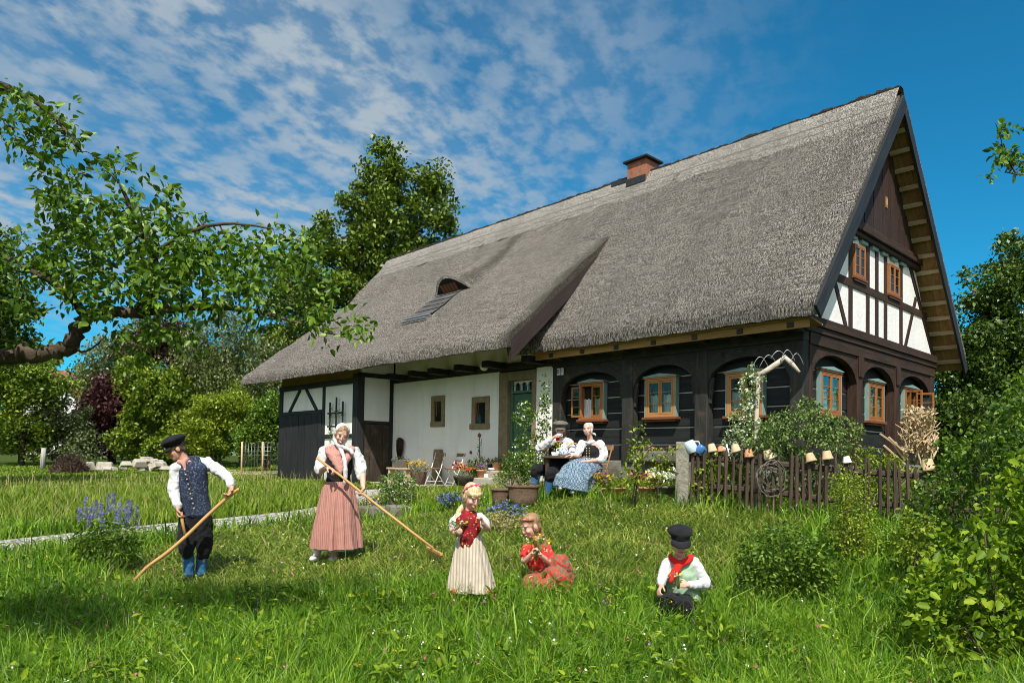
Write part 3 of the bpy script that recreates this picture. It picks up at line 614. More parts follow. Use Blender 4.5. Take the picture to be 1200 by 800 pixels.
# house number: two white enamel tiles
mb = MB(); mb.span((-5.80, -.06, 2.44), (-5.715, -.046, 2.60)); mb.span((-5.685, -.06, 2.44), (-5.60, -.046, 2.60)); nt = part(mb, 'number_tile', M['white'])
def digits(txt, loc, size, parent, m):
    c = bpy.data.curves.new('number', 'FONT'); c.body = txt; c.size = size; c.extrude = .002; c.align_x = 'CENTER'; c.align_y = 'CENTER'
    tmp = bpy.data.objects.new('number', c); COL.objects.link(tmp); me_ = bpy.data.meshes.new_from_object(tmp.evaluated_get(bpy.context.evaluated_depsgraph_get())); bpy.data.objects.remove(tmp)
    me_.materials.clear(); o = bpy.data.objects.new('number', me_); COL.objects.link(o); o.parent = parent; o.location = loc; o.rotation_euler = (RAD(90), 0, 0); me_.materials.append(m); return o
digits('8', (-5.757, -.063, 2.52), .15, nt, M['iron']); digits('1', (-5.642, -.063, 2.52), .15, nt, M['iron'])
# --- roofs
def noise3(x, y, z, s): return mnoise.fractal(Vector((x*s, y*s, z*s)), 1.0, 2.0, 3)
def thatch_slab(stations, nu, mb, mi_side=0, rough=.018, bulge=None):
    "stations: list of (X or per-point xyz fn, polygon of points) lofted along the house; first two points of each polygon are the eave, last the ridge"
    pass
def kick_at(k, v, vb=.70):
    e = .06; a, b = v/vb, (1-v)/(1-vb); h = max(0, min(1, .5+.5*(b-a)/e)); return k*(a*h+b*(1-h)-e*h*(1-h))
def roof_plane(mb, E0, E1, R0_, R1_, thick, nu=90, nv=46, sag=0.0, kick=0.0, disp=.03, seed=0, grain=None, extra=None):
    "thatch slab between an eave line and a ridge line (lower faces), thick along its normal"
    E0, E1, R0_, R1_ = map(Vector, (E0, E1, R0_, R1_)); nrm = (E1-E0).cross(R0_-E0).normalized()
    if nrm.z < 0: nrm = -nrm
    top, bot = [], []; SL = (R0_-E0).length
    for j in range(nv+1):
        v = j/nv
        for i in range(nu+1):
            u = i/nu; p = (E0.lerp(E1, u)).lerp(R0_.lerp(R1_, u), v); p = p-nrm*kick_at(kick, v)
            e = min(1, min(u, 1-u)*nu/3); th = thick*min(1, (.16 if j == 0 else .45+.55*math.sin(min(1, v*SL/.30)*math.pi/2)))
            d = disp*noise3(p.x, p.y, p.z, .55)+disp*.5*noise3(p.x+9, p.y, p.z, 2.2)
            q = p+nrm*(th+d)
            if extra: q = q+nrm*extra(u, v, p)
            if j == 0: q = q-(R0_-E0).normalized()*.03+Vector((0, 0, .02*noise3(p.x, 0, seed, 5)))
            top.append(q); bot.append(p if j else p+Vector((0, .0, .012*noise3(p.x, 1, seed, 6))))
    W_ = nu+1; N_ = len(top); fs = []
    for j in range(nv):
        for i in range(nu):
            a = j*W_+i; fs.append((a, a+1, a+W_+1, a+W_))
    sg = grain or tuple((R0_-E0).normalized())
    mb.add(top, fs, sg, 0, True); mb.add(bot, [f[::-1] for f in fs], sg, 1, True)
    def strip(ids, mi):
        vs = []; 
        for k in ids: vs += [bot[k], top[k]]
        mb.add(vs, [(2*k, 2*k+2, 2*k+3, 2*k+1) for k in range(len(ids)-1)], tuple(nrm), mi, False)
    strip(list(range(W_)), 0); strip([nv*W_+i for i in range(W_)], 0); strip([j*W_ for j in range(nv+1)], 0); strip([j*W_+nu for j in range(nv+1)], 0)
    return nrm
RY, RZ = 3.35, 7.72; VX = .5; EY, EZ = -.56, 2.93; RE = (7.62, 2.80)
mb = MB(); roof_plane(mb, (-6.9, EY, EZ), (VX, EY, EZ), (-6.9, RY, RZ), (VX, RY, RZ), .27, 120, 70, disp=.035); 
rf = part(mb, 'thatch_roof', [M['thatch'], M['reed']], recalc=False)
mb = MB(); roof_plane(mb, (-18.3, RE[0], RE[1]), (VX, RE[0], RE[1]), (-18.1, RY, RZ), (VX, RY, RZ), .27, 60, 20); part(mb, 'thatch_roof', [M['thatch'], M['reed']], recalc=False)
# raised left roof: swept out over the yard, eyelid dormer near its middle
DX, DV = -10.75, .50
def dormer(u, v, p):
    a = (p.x-DX)/.82; b = (v-DV)
    side_ = max(0, 1-a*a)
    if side_ <= 0: return 0
    if b >= 0: return .52*side_**1.2*max(0, 1-b/.42)**1.6
    if b > -.03: return .52*side_**1.2*max(0, 1+b/.03)*.0
    return 0
KICK = .31
EL0, EL1 = Vector((-19.0, -2.0, 2.86)), Vector((-5.62, -1.72, 2.88)); RL0, RL1 = Vector((-18.16, RY, RZ)), Vector((-5.62, RY, RZ+.02))
mb = MB(); nrmL = roof_plane(mb, EL0, EL1, RL0, RL1, .25, 180, 100, kick=KICK, disp=.045, extra=dormer); part(mb, 'raised_roof', [M['thatchL'], M['reed']], recalc=False)
def on_left(x, v, off=0.0):
    u = (x-EL0.x)/(EL1.x-EL0.x); p = EL0.lerp(EL1, u).lerp(RL0.lerp(RL1, u), v); return p+nrmL*(off-kick_at(KICK, v))
# dormer face, apron of slates and slats below
sd_ = (RL0-EL0).normalized(); 
mb = MB(); n = 16; face = []
for i in range(n+1):
    a = -1+2*i/n; h = .52*max(0, 1-a*a)**1.2; face.append((DX+a*.82, h))
base = [on_left(x, DV-.016, .20) for x, h in face]; topf = [on_left(x, DV-.018, .225+h*.97) for x, h in face]
mb.add(base+topf, [(i, i+1, n+1+i+1, n+1+i) for i in range(n)], (0, 0, 1)); dface = part(mb, 'dormer_front', M['dark'])
mb = MB()
for i in range(5): x = DX-.30+i*.15; mb.add([on_left(x+dx, DV-.024, .25+h) for dx, h in ((-.06, 0), (.06, 0), (.06, .32), (-.06, .32))], [(0, 1, 2, 3)], (0, 0, 1))
part(mb, 'dormer_shutter', M['sill'], dface)
mb = MB(); 
for r in range(5):
    v0, v1 = DV-.035*(r+1)*1.15, DV-.035*r*1.15; hw0 = .56; nsl = 6
    for c in range(nsl): 
        xa = DX-.12-hw0+(2*hw0)*c/nsl; xb = DX-.12-hw0+(2*hw0)*(c+1)/nsl-.012
        mb.prism([on_left(xa, v0, .295+.004*(c % 2)), on_left(xb, v0, .295+.004*(c % 2)), on_left(xb, v1+.006, .275), on_left(xa, v1+.006, .275)], nrmL*.015, tuple(sd_))
ap = part(mb, 'dormer_apron', M['slate'])
mb = MB()
for v0 in (DV-.215, DV-.236): mb.beam(on_left(DX-.70, v0, .31), on_left(DX+.46, v0, .31), .05, .05, tuple(nrmL))
part(mb, 'apron_batten', M['zinc'], ap)
# valley boards closing the step between the two roofs
mb = MB(); xs = -5.60; P = []
for k in range(13):
    v = k/12*.68; p = EL1.lerp(RL1, v)+nrmL*-kick_at(KICK, v); P.append((Vector((xs, p.y, p.z+.17)), Vector((xs, p.y, p.z-.30*(1-v*1.1)))))
mb.add([q for pr in P for q in pr]+[q+Vector((-.05, 0, 0)) for pr in P for q in pr], [(2*i, 2*i+1, 2*i+3, 2*i+2) for i in range(12)]+[(26+2*i, 26+2*i+2, 26+2*i+3, 26+2*i+1) for i in range(12)]+[(2*i+1, 26+2*i+1, 26+2*i+3, 2*i+3) for i in range(12)], tuple(sd_)); part(mb, 'valley_board', M['dkbarge'], recalc=False)
mb = MB(); mb.prism([(-5.72, -.75, 2.95), (-5.72, 1.7, 5.5), (-5.72, 2.1, 5.7), (-5.72, .5, 2.95)], (-.06, 0, 0), tuple(sd_)); part(mb, 'valley_board', M['barge'])
# ridge: paler reed courses on both sides and a dark sod cap
for (xa, xb, za) in ((-18.1, VX-.03, 0),):
    mb = MB(); nseg = 150; prof = [(-.64, -.93), (-.60, -.80), (-.30, -.41), (-.10, -.10), (.10, -.10), (.30, -.41), (.60, -.80), (.64, -.93)]; vs = []
    for i in range(nseg+1):
        x = xa+(xb-xa)*i/nseg
        for (dy, dz) in prof:
            k = noise3(x, dy, 4, 1.3)*.03+noise3(x, dy, 9, 7)*.02; vs.append((x, RY+dy*1.04+(.04*noise3(x, 2, 1, 3) if abs(dy) > .5 else 0), RZ+.515+dz*1.02+k*.6))
    m_ = len(prof); mb.add(vs, [(i*m_+j, (i+1)*m_+j, (i+1)*m_+j+1, i*m_+j+1) for i in range(nseg) for j in range(m_-1)], (0, .6, .8), 0, True)
    rc = part(mb, 'ridge_course', M['thatchR'], recalc=False)
    mb = MB(); nseg = 420; vs = []
    for i in range(nseg+1):
        x = xa+(xb-xa)*i/nseg; r = .055+.035*noise3(x, 1, 0, 1.7)+.04*noise3(x, 3, 0, 8)
        for k in range(7): t = math.pi*(k/6*1.3-.15); vs.append((x, RY+math.cos(t)*.13, RZ+.385+max(.02, r)*math.sin(t)*1.5+.01))
    mb.add(vs, [(i*7+j, (i+1)*7+j, (i+1)*7+j+1, i*7+j+1) for i in range(nseg) for j in range(6)], (1, 0, 0), 0, True); part(mb, 'ridge_cap', M['thatchD'], recalc=False)
# barge boards and the battens under the verge
slope_f = Vector((0, RY-EY, RZ-EZ)); slope_r = Vector((0, RY-RE[0], RZ-RE[1]))
mb = MB(); nf = Vector((0, -slope_f.z, slope_f.y)).normalized(); nr = Vector((0, -slope_r.z, slope_r.y)).normalized(); nr = nr if nr.z > 0 else -nr
a, b = Vector((VX+.03, EY-.05, EZ-.02)), Vector((VX+.03, RY, RZ)); mb.beam(a+nf*.085, b+nf*.085+Vector((0,.05,.06)), .27, .05, (1, 0, 0)); part(mb, 'barge_board', M['barge'], bevel=.006)
mb = MB(); a, b = Vector((VX+.012, RE[0]+.02, RE[1]-.02)), Vector((VX+.012, RY+.12, RZ-.02)); mb.beam(a-nr*.05, b-nr*.05, .22, .05, (1, 0, 0)); part(mb, 'barge_board', M['barge'], bevel=.006)
mb = MB()
for k in range(15):
    t = .045+k*.0635; p = Vector((0, RE[0], RE[1])).lerp(Vector((0, RY, RZ)), t)-nr*.035; mb.beam((-.1, p.y, p.z), (VX-.05, p.y, p.z), .055, .10 if k % 4 else .085, tuple(nr)) if False else mb.box((VX/2-.1, p.y, p.z), (VX+.12, .085, .055), Matrix.Rotation(math.atan2(slope_r.z, slope_r.y), 3, 'X'), (1, 0, 0))
part(mb, 'verge_batten', M['lath'])
mb = MB()
for k in range(15):
    t = .045+k*.0635; p = Vector((0, EY, EZ)).lerp(Vector((0, RY, RZ)), t)-nf*.035; mb.box((VX/2-.1, p.y, p.z), (VX+.12, .085, .055), Matrix.Rotation(math.atan2(slope_f.z, slope_f.y), 3, 'X'), (1, 0, 0))
part(mb, 'verge_batten', M['lath'])
# eave boards and rafter feet
mb = MB(); mb.prism([(-6.2, EY+.03, EZ-.02), (-6.2, -.05, EZ-.09), (-6.2, -.05, EZ-.06), (-6.2, EY+.03, EZ+.01)], (6.55, 0, 0), (1, 0, 0)); mb.span((-6.1, EY+.09, EZ-.16), (.3, EY+.12, EZ-.02), (1, 0, 0)); part(mb, 'eave_board', M['soffit'])
for x in np.arange(-5.6, .3, .93):
    mb = MB(); mb.beam((x, -.05, EZ-.13), (x, EY+.07, EZ-.09), .12, .09); part(mb, 'rafter_foot', M['post'], bevel=.01)
mb = MB(); mb.span((-17.6, -1.19, 2.785), (-12.7, -1.15, 3.2), (1, 0, 0)); part(mb, 'eave_board', M['soffit'])
mb = MB(); mb.span((-12.79, -1.1, 2.94), (-12.62, -.0, 3.6), (0, 1, 0)); part(mb, 'side_infill', M['gplaster'])
for x in np.r_[np.arange(-17.2, -12.6, .8), np.arange(-12.3, -5.7, .8)]:
    mb = MB(); u_ = (x-EL0.x)/(EL1.x-EL0.x); e_ = EL0.lerp(EL1, u_); k_ = RL0.lerp(RL1, u_); mb.beam(e_.lerp(k_, .03)-nrmL*.06, e_.lerp(k_, .30)-nrmL*.16, .09, .1); part(mb, 'rafter_foot', M['black'])
mb = MB(); mb.prism([(-17.5, .5, 2.95), (-17.5, .5, 4.3), (-17.5, 3.3, 7.2), (-17.5, 6.9, 3.2), (-17.5, 6.9, 2.95)], (11.8, 0, 0)); mb.prism([(-5.69, .1, 2.95), (-5.69, .1, 3.3), (-5.69, 3.3, 7.3), (-5.69, 6.9, 3.2), (-5.69, 6.9, 2.95)], (5.55, 0, 0)); part(mb, 'attic_core', M['dark'])
mb = MB(); mb.prism([(-17.62, -1.0, 2.79), (-17.62, -1.0, 3.25), (-17.62, 1.9, 5.7), (-17.62, 3.3, 7.2), (-17.62, 6.7, 3.2), (-17.62, 6.7, 2.79)], (.1, 0, 0)); part(mb, 'end_boarding', M['black'])
# chimney
mb = MB(); mb.span((-6.22, 3.04, 7.2), (-5.62, 3.62, 8.43)); ch = part(mb, 'chimney', M['brick'])
mb = MB(); mb.span((-6.31, 2.95, 8.433), (-5.53, 3.71, 8.49)); part(mb, 'chimney_cap', M['black'], ch, bevel=.01)
mb = MB(); mb.span((-6.85, 3.14, 8.0), (-6.225, 3.5, 8.135), (1, 0, 0)); mb.span((-6.225, 2.99, 7.8), (-5.615, 3.035, 7.98), (1, 0, 0)); part(mb, 'chimney_flashing', M['iron'], ch)
# globe lamp under the eave
mb = MB(); mb.ball((-8.2, -.22, 2.83), .115, 20, 14); lp = mb.build('globe_lamp', M['china']); tag(lp, 'round white globe lamp under the eave beam left of the green door', 'lamp')
mb = MB(); mb.span((-8.26, -.2, 2.90), (-8.14, -.02, 2.96)); part(mb, 'lamp_base', M['iron'], lp)
# steps
st = MB(); st.span((-8.0, -.5, -.4), (-6.4, -.02, .19), (1, 0, 0)); st.span((-8.4, -.95, -.4), (-6.2, -.505, .02), (1, 0, 0)); o = st.build('stone_steps', M['step'], None, .02); tag(o, 'two worn sandstone steps below the green front door', 'steps')
mb = MB(); mb.span((-12.3, -1.0, -.5), (-8.45, .0, -.245), (1, 0, 0)); o = mb.build('pavement', M['step'], None, .02); tag(o, kind='structure')
# ---------------------------------------------------------------- foliage tools
rng = np.random.default_rng(11)
def np_mesh(name, verts, quads, mats, parent=None, rnd=None, mi=None, smooth=False, loc=None):
    verts = np.asarray(verts, np.float32); 
    if loc is not None: verts = verts-np.asarray(loc, np.float32)
    quads = np.asarray(quads, np.int32); n, k = quads.shape
    me = bpy.data.meshes.new(name); me.vertices.add(len(verts)); me.vertices.foreach_set('co', verts.ravel()); me.loops.add(n*k); me.loops.foreach_set('vertex_index', quads.ravel())
    me.polygons.add(n); me.polygons.foreach_set('loop_start', np.arange(0, n*k, k, dtype=np.int32)); me.polygons.foreach_set('loop_total', np.full(n, k, np.int32))
    if not isinstance(mats, (list, tuple)): mats = [mats]
    for m in mats: me.materials.append(m)
    if mi is not None: me.polygons.foreach_set('material_index', np.asarray(mi, np.int32))
    if smooth: me.polygons.foreach_set('use_smooth', np.ones(n, bool))
    if rnd is not None:
        a = me.attributes.new('rnd', 'FLOAT', 'POINT'); a.data.foreach_set('value', np.asarray(rnd, np.float32))
    me.update(calc_edges=True); me.validate()
    o = bpy.data.objects.new(name, me); COL.objects.link(o)
    if parent is not None: o.parent = parent
    return o
def unit(a): return a/np.maximum(np.linalg.norm(a, axis=-1, keepdims=True), 1e-9)
def leaf_arrays(C, D, N, L, Wd, fold=.25, curl=.15, oval=True):
    "returns verts and quads of leaves: base C, axis D, face normal N"
    D = unit(D); S = unit(np.cross(D, N)); N = unit(np.cross(S, D)); L = np.asarray(L)[:, None]; Wd = np.asarray(Wd)[:, None]
    if oval:
        P = [C, C+D*L*.30+S*Wd*.5+N*Wd*fold, C+D*L*.66+S*Wd*.40+N*(Wd*fold-L*curl*.45), C+D*L-N*L*curl, C+D*L*.66-S*Wd*.40+N*(Wd*fold-L*curl*.45), C+D*L*.30-S*Wd*.5+N*Wd*fold]
        V = np.stack(P, 1).reshape(-1, 3); b = np.arange(len(C))[:, None]*6
        Q = np.concatenate([b+[0, 1, 2, 3], b+[0, 3, 4, 5]]).reshape(-1, 4); k = 6
    else:
        P = [C, C+D*L*.45+S*Wd*.5+N*Wd*fold*.5, C+D*L-N*L*curl, C+D*L*.45-S*Wd*.5+N*Wd*fold*.5]
        V = np.stack(P, 1).reshape(-1, 3); Q = np.arange(len(C)*4).reshape(-1, 4); k = 4
    return V, Q, k
def rdir(n, up=0.0):
    a = rng.normal(size=(n, 3)); a = unit(a); a[:, 2] += up; return unit(a)
def leaves_obj(name, C, size, mat, parent, up=.5, asp=.55, oval=False, loc=None, D=None, fold=.2, curl=.15, droop=0.0, rnd=None, var=.35):
    n = len(C); D = rdir(n, .1-droop) if D is None else D; N = rdir(n, up*2)
    L = size*(1+var*rng.uniform(-1, 1, n)); V, Q, k = leaf_arrays(np.asarray(C), D, N, L, L*asp, fold, curl, oval)
    r = rng.uniform(0, 1, n) if rnd is None else rnd
    return np_mesh(name, V, Q, mat, parent, np.repeat(r, k), loc=loc)
def skeleton(limbs, targets, maxstep=.5):
    "limbs: list of (points, radii). every target is tied to the nearest node; returns polylines with radii"
    nodes = []; 
    for pts, rad in limbs:
        for i in range(len(pts)-1):
            for t in np.linspace(0, 1, 5)[:-1]: nodes.append(np.r_[np.array(pts[i])*(1-t)+np.array(pts[i+1])*t, rad[i]*(1-t)+rad[i+1]*t])
        nodes.append(np.r_[np.array(pts[-1]), rad[-1]])
    nodes = np.array(nodes); out = []
    tg = np.array(targets); d0 = np.min(((tg[:, None]-nodes[None, :, :3])**2).sum(-1), 1); 
    for t in tg[np.argsort(d0)]:
        d = np.sqrt(((nodes[:, :3]-t)**2).sum(-1)); j = int(np.argmin(d)); a = nodes[j, :3]; r = nodes[j, 3]; L = d[j]
        m = (a+t)/2+rng.normal(size=3)*L*.10+np.array([0, 0, L*.06]); r1 = min(r*.6, .012+.02*L); pl = [a, a*.5+m*.5+rng.normal(size=3)*L*.03, m, m*.5+t*.5+rng.normal(size=3)*L*.03, t]
        out.append((pl, np.linspace(r1, r1*.35, 5))); new = [np.r_[pl[k], np.linspace(r1, r1*.35, 5)[k]] for k in (1, 2, 3, 4)]; nodes = np.vstack([nodes, new])
    return out
def hd(D): return D*FWD
FH = V0.copy()
def px_world(px, py, D): return atD(px, py, D)
def ell_points(ells, D, n, shell=.55, depth=1.0):
    "points inside a union of ellipsoids given by centre and radii seen from the camera's place at the distance D"
    wts = np.array([e[2]*e[3]*(e[4] if len(e) > 4 else 1) for e in ells], float); wts /= wts.sum(); pick = rng.choice(len(ells), n, p=wts); m = D/F
    E = np.array([[e[0], e[1], e[2], e[3]] for e in ells])[pick]; u = unit(rng.normal(size=(n, 3)))*(rng.uniform(0, 1, n)**shell/1)[:, None]
    Cn = np.array([atD(a, b, D) for a, b in E[:, :2]]); return Cn+RGT*(u[:, :1]*E[:, 2:3]*m)+U0*(u[:, 1:2]*E[:, 3:4]*m)+FH*(u[:, 2:3]*np.minimum(E[:, 2:3], E[:, 3:4])*m*depth)
def clump(Cc, n, r, flat=.75):
    k = len(Cc); u = unit(rng.normal(size=(k*n, 3)))*(rng.uniform(0, 1, k*n)**.45)[:, None]*(np.repeat(r*rng.uniform(.6, 1.3, k), n))[:, None]; u[:, 2] *= flat
    return np.repeat(Cc, n, 0)+u
def tree(name, label, cat, D, base, ells, leaf, bark, ncl, lpc, cr, ls, group=None, asp=.6, trunk_r=.2, limbs=26, droop=0, up=.5, depth=1.0, flat=.75, oval=False, blossom=None, lean=(0, 0), part_crown='crown', part_trunk='trunk', shell=.5, stems=1):
    b = gv(base[0], base[1], D) if len(base) == 2 else Vector(base); root = thing(name, label, cat, b, 0, group)
    cl = ell_points(ells, D, ncl, shell, depth); cl = cl[cl[:, 2] > b.z+.12]
    C = clump(cl, lpc, cr, flat); 
    if name not in ('none',): C = C[C[:, 2] > gz(C[:, :2])+.03]
    leaves_obj(part_crown, C, ls, leaf, root, up, asp, oval, loc=b, droop=droop)
    if blossom:
        m, nb, s = blossom; tops = cl[rng.choice(len(cl), nb)]; P = clump(tops, 8, cr*.5)+np.array([0, 0, cr*.55])-FH*cr*.5; leaves_obj('blossom', P, s, m, root, 1, .9, False, loc=b)
    mb = MB(); top = cl.mean(0); hi = cl[:, 2].max()
    for k in range(stems):
        off = np.r_[rng.normal(size=2)*(0 if stems == 1 else trunk_r*5), 0]
        pts = [np.array(b)+off*.3+[0, 0, -.3], np.array(b)+off*.5+[lean[0]*.1, lean[1]*.1, (top[2]-b.z)*.3], np.array(b)*.45+top*.55+off, top*[1, 1, 0]+off+[0, 0, top[2]*.45+hi*.55]]; rad = [trunk_r*1.2, trunk_r*.9, trunk_r*.6, trunk_r*.2]
        mb.tube([Vector(p-np.array(b)) for p in pts], rad, 8)
        lm = [(pts, rad)]
        for pl, rr in skeleton(lm, cl[rng.choice(len(cl), max(2, min(limbs//stems, len(cl))), replace=False)]): mb.tube([Vector(p-np.array(b)) for p in pl], list(rr), 5)
    mb.build(part_trunk, bark, root)
    return root
# ---------------------------------------------------------------- trees and hedges beyond the lawn
BG = 'trees and shrubs behind the lawn'
tree('linden_tree', 'tall linden with a ragged pointed crown rising behind the thatched roof', 'tree', 44, (440, 520),
     [(452, 205, 26, 38), (455, 250, 48, 55), (508, 225, 22, 34), (520, 262, 22, 40), (480, 300, 60, 50), (410, 290, 50, 55), (360, 345, 58, 55), (430, 360, 80, 60), (330, 400, 48, 55), (330, 460, 40, 40)], L['linden'], M['bark'], 420, 120, .85, .27, BG, trunk_r=.45, limbs=60)
tree('birch_tree', 'grey-green birch with hanging twigs and a pale trunk left of the barn', 'tree', 37, (284, 520), [(270, 400, 42, 40), (255, 440, 40, 45), (290, 455, 40, 55), (270, 490, 45, 30), (225, 400, 25, 30)], L['birch'], M['palebark'], 230, 95, .75, .15, BG, droop=.8, trunk_r=.16, flat=1.4, asp=.5)
tree('birch_tree', 'second slender birch standing close against the barn wall', 'tree', 40, (305, 525), [(315, 440, 30, 50), (310, 490, 28, 40)], L['birch'], M['palebark'], 110, 95, .7, .15, BG, droop=.8, trunk_r=.12, flat=1.4)
tree('green_shrub', 'fresh green bush filling the gap beside the barn corner', 'shrub', 30, (312, 540), [(315, 500, 18, 38), (298, 515, 20, 22)], L['bush'], M['bark'], 90, 100, .5, .13, BG, trunk_r=.07, stems=3, limbs=12)
tree('copper_beech', 'large purple-leaved shrub with a rounded top behind the compost heap', 'shrub', 37, (130, 540), [(130, 485, 36, 45), (110, 505, 24, 34), (150, 460, 24, 24)], L['purple'], M['bark'], 150, 110, .6, .17, BG, trunk_r=.1, stems=3, limbs=18)
tree('copper_beech', 'taller purple-leaved tree showing between the green crowns', 'tree', 40, (205, 530), [(195, 400, 30, 30), (212, 435, 20, 38), (170, 410, 25, 22)], L['purple'], M['bark'], 110, 110, .6, .17, BG, trunk_r=.15)
tree('hedge_bush', 'big yellow-green bush in the middle of the hedge', 'shrub', 36, (195, 545), [(190, 470, 45, 45), (180, 510, 50, 32), (165, 440, 25, 25)], L['hedge'], M['bark'], 230, 110, .55, .18, BG, trunk_r=.08, stems=4, limbs=24)
tree('hedge_bush', 'bright green rounded bush behind the man with the scythe', 'shrub', 34, (255, 545), [(250, 500, 40, 38), (225, 520, 35, 24), (270, 475, 25, 25)], L['lime'], M['bark'], 190, 110, .5, .13, BG, trunk_r=.06, stems=4, limbs=20)
tree('hedge_bush', 'tall dull green tree at the back of the hedge', 'tree', 43, (130, 530), [(140, 420, 40, 30), (110, 450, 35, 30), (170, 400, 35, 30)], L['grey'], M['bark'], 160, 100, .7, .17, BG, trunk_r=.15)
tree('orchard_tree', 'olive green orchard tree at the left edge of the lawn', 'tree', 34, (25, 545), [(20, 440, 50, 40), (-20, 420, 50, 60), (55, 455, 30, 25), (20, 500, 45, 35)], L['hedge'], M['bark'], 230, 100, .6, .16, BG, trunk_r=.14)
tree('hedge_bush', 'grey-leaved bush low beside the purple shrub', 'shrub', 35, (75, 545), [(70, 495, 32, 30), (45, 515, 40, 25), (90, 520, 25, 20)], L['grey'], M['bark'], 150, 100, .5, .13, BG, trunk_r=.06, stems=4, limbs=18)
tree('orchard_tree', 'dark leafy tree standing behind the apple branch at the left edge', 'tree', 20, (-30, 570), [(-10, 310, 40, 45), (-40, 380, 70, 60), (10, 360, 30, 35), (-60, 300, 60, 60)], L['deep'], M['bark'], 170, 90, .5, .14, BG, trunk_r=.16)
tree('hawthorn_tree', 'dark hawthorn dotted with white blossom beyond the gable', 'tree', 21, (1180, 560), [(1160, 360, 40, 50), (1190, 330, 40, 50), (1215, 300, 45, 45), (1150, 420, 45, 50), (1200, 420, 60, 60), (1150, 480, 45, 40), (1210, 490, 60, 45), (1120, 450, 25, 60), (1120, 520, 35, 40)], L['deep'], M['bark'], 420, 120, .42, .12, 'trees right of the house', trunk_r=.2, blossom=(L['whitefl'], 46, .10))
tree('hawthorn_tree', 'second dark tree filling the shade behind the picket fence', 'tree', 17, (1120, 570), [(1125, 500, 40, 45), (1180, 520, 55, 40)], L['deep'], M['bark'], 130, 110, .4, .11, 'trees right of the house', trunk_r=.09, stems=3, limbs=18)
# the far wood
def far_wood():
    n = 5200; ang = rng.uniform(0, 2*math.pi, n); r = rng.uniform(72, 112, n); H_ = 8.5+2.2*np.sin(ang*9)+1.8*np.sin(ang*23+1)+1.2*np.sin(ang*57); h = -.3+rng.uniform(0, 1, n)*H_; P = np.c_[CAM[0]+r*np.cos(ang), CAM[1]+r*np.sin(ang), h]
    C = clump(P, 18, 2.0, .9); o = leaves_obj('far_wood', C, 1.15, L['linden'], None, .5, .7); tag(o, kind='stuff')
far_wood()
# trees behind the photographer: what the window panes mirror

# neighbour's house far behind the hedge
NH = thing('neighbour_house', 'small pale gabled house half hidden far behind the hedge', 'house', gv(62, 525, 58), RAD(35))
mb = MB(); mb.prism([(-3, 0, 0), (3, 0, 0), (3, 0, 4.0), (0, 0, 6.6), (-3, 0, 4.0)], (0, 8, 0)); mb.build('wall', M['gplaster'], NH)
mb = MB(); mb.prism([(-3.4, -.3, 3.7), (0, -.3, 6.75), (3.4, -.3, 3.7), (3.4, -.3, 3.95), (0, -.3, 7.0), (-3.4, -.3, 3.95)], (0, 8.6, 0)); mb.build('roof', M['brick'], NH)
mb = MB(); mb.span((-.5, -.03, 4.1), (.5, -.002, 5.2)); mb.build('window', M['glass'], NH)
mb = MB(); mb.span((-.6, -.06, 4.0), (.6, -.031, 4.09)); mb.build('sill', M['white'], NH)

# ---------------------------------------------------------------- grass
mown_px = [(150, 652), (215, 628), (330, 612), (430, 612), (520, 600), (600, 592), (700, 586), (800, 592), (905, 604), (985, 618), (915, 645), (868, 700), (790, 700), (740, 700), (690, 705), (600, 690), (500, 696), (430, 700), (330, 704), (240, 712), (150, 700), (90, 676)]
MOWN = np.array([tuple(at(*p))[:2] for p in mown_px])
def in_poly(P, poly):
    x, y = P[:, 0], P[:, 1]; c = np.zeros(len(P), bool); j = len(poly)-1
    for i in range(len(poly)):
        a, b = poly[i], poly[j]; t = ((a[1] > y) != (b[1] > y)) & (x < (b[0]-a[0])*(y-a[1])/(b[1]-a[1]+1e-12)+a[0]); c ^= t; j = i
    return c
def dist_path(P):
    d = np.full(len(P), 1e9)
    for i in range(len(PATHA)-1):
        a, b = PATHA[i], PATHA[i+1]; ab = b-a; t = np.clip(((P-a)@ab)/(ab@ab), 0, 1); d = np.minimum(d, np.hypot(*(P-a-t[:, None]*ab).T))
    return d
def blocked(P, path=.44):
    x, y = P[:, 0], P[:, 1]
    b = (x > -17.75) & (x < .05) & (y > -.02) & (y < 7) | (x > -17.75) & (x < -12.6) & (y > -1.25) & (y < 1) | (x > -12.6) & (x < -8.4) & (y > -1.0) & (y < 0) | (x > -8.45) & (x < -6.2) & (y > -.98) & (y < 0)
    return b | (dist_path(P) < path)
def vnoise(P, s, seed=0):
    return np.array([mnoise.noise(Vector((p[0]*s, p[1]*s, seed*7.3))) for p in P])
def polar(n, r0, r1, a=47):
    r = r0*np.exp(rng.uniform(0, 1, n)*math.log(r1/r0)); t = RAD(90)+YAW+RAD(1)*rng.uniform(-a, a, n); return np.c_[CAM[0]+r*np.cos(t), CAM[1]+r*np.sin(t)], r
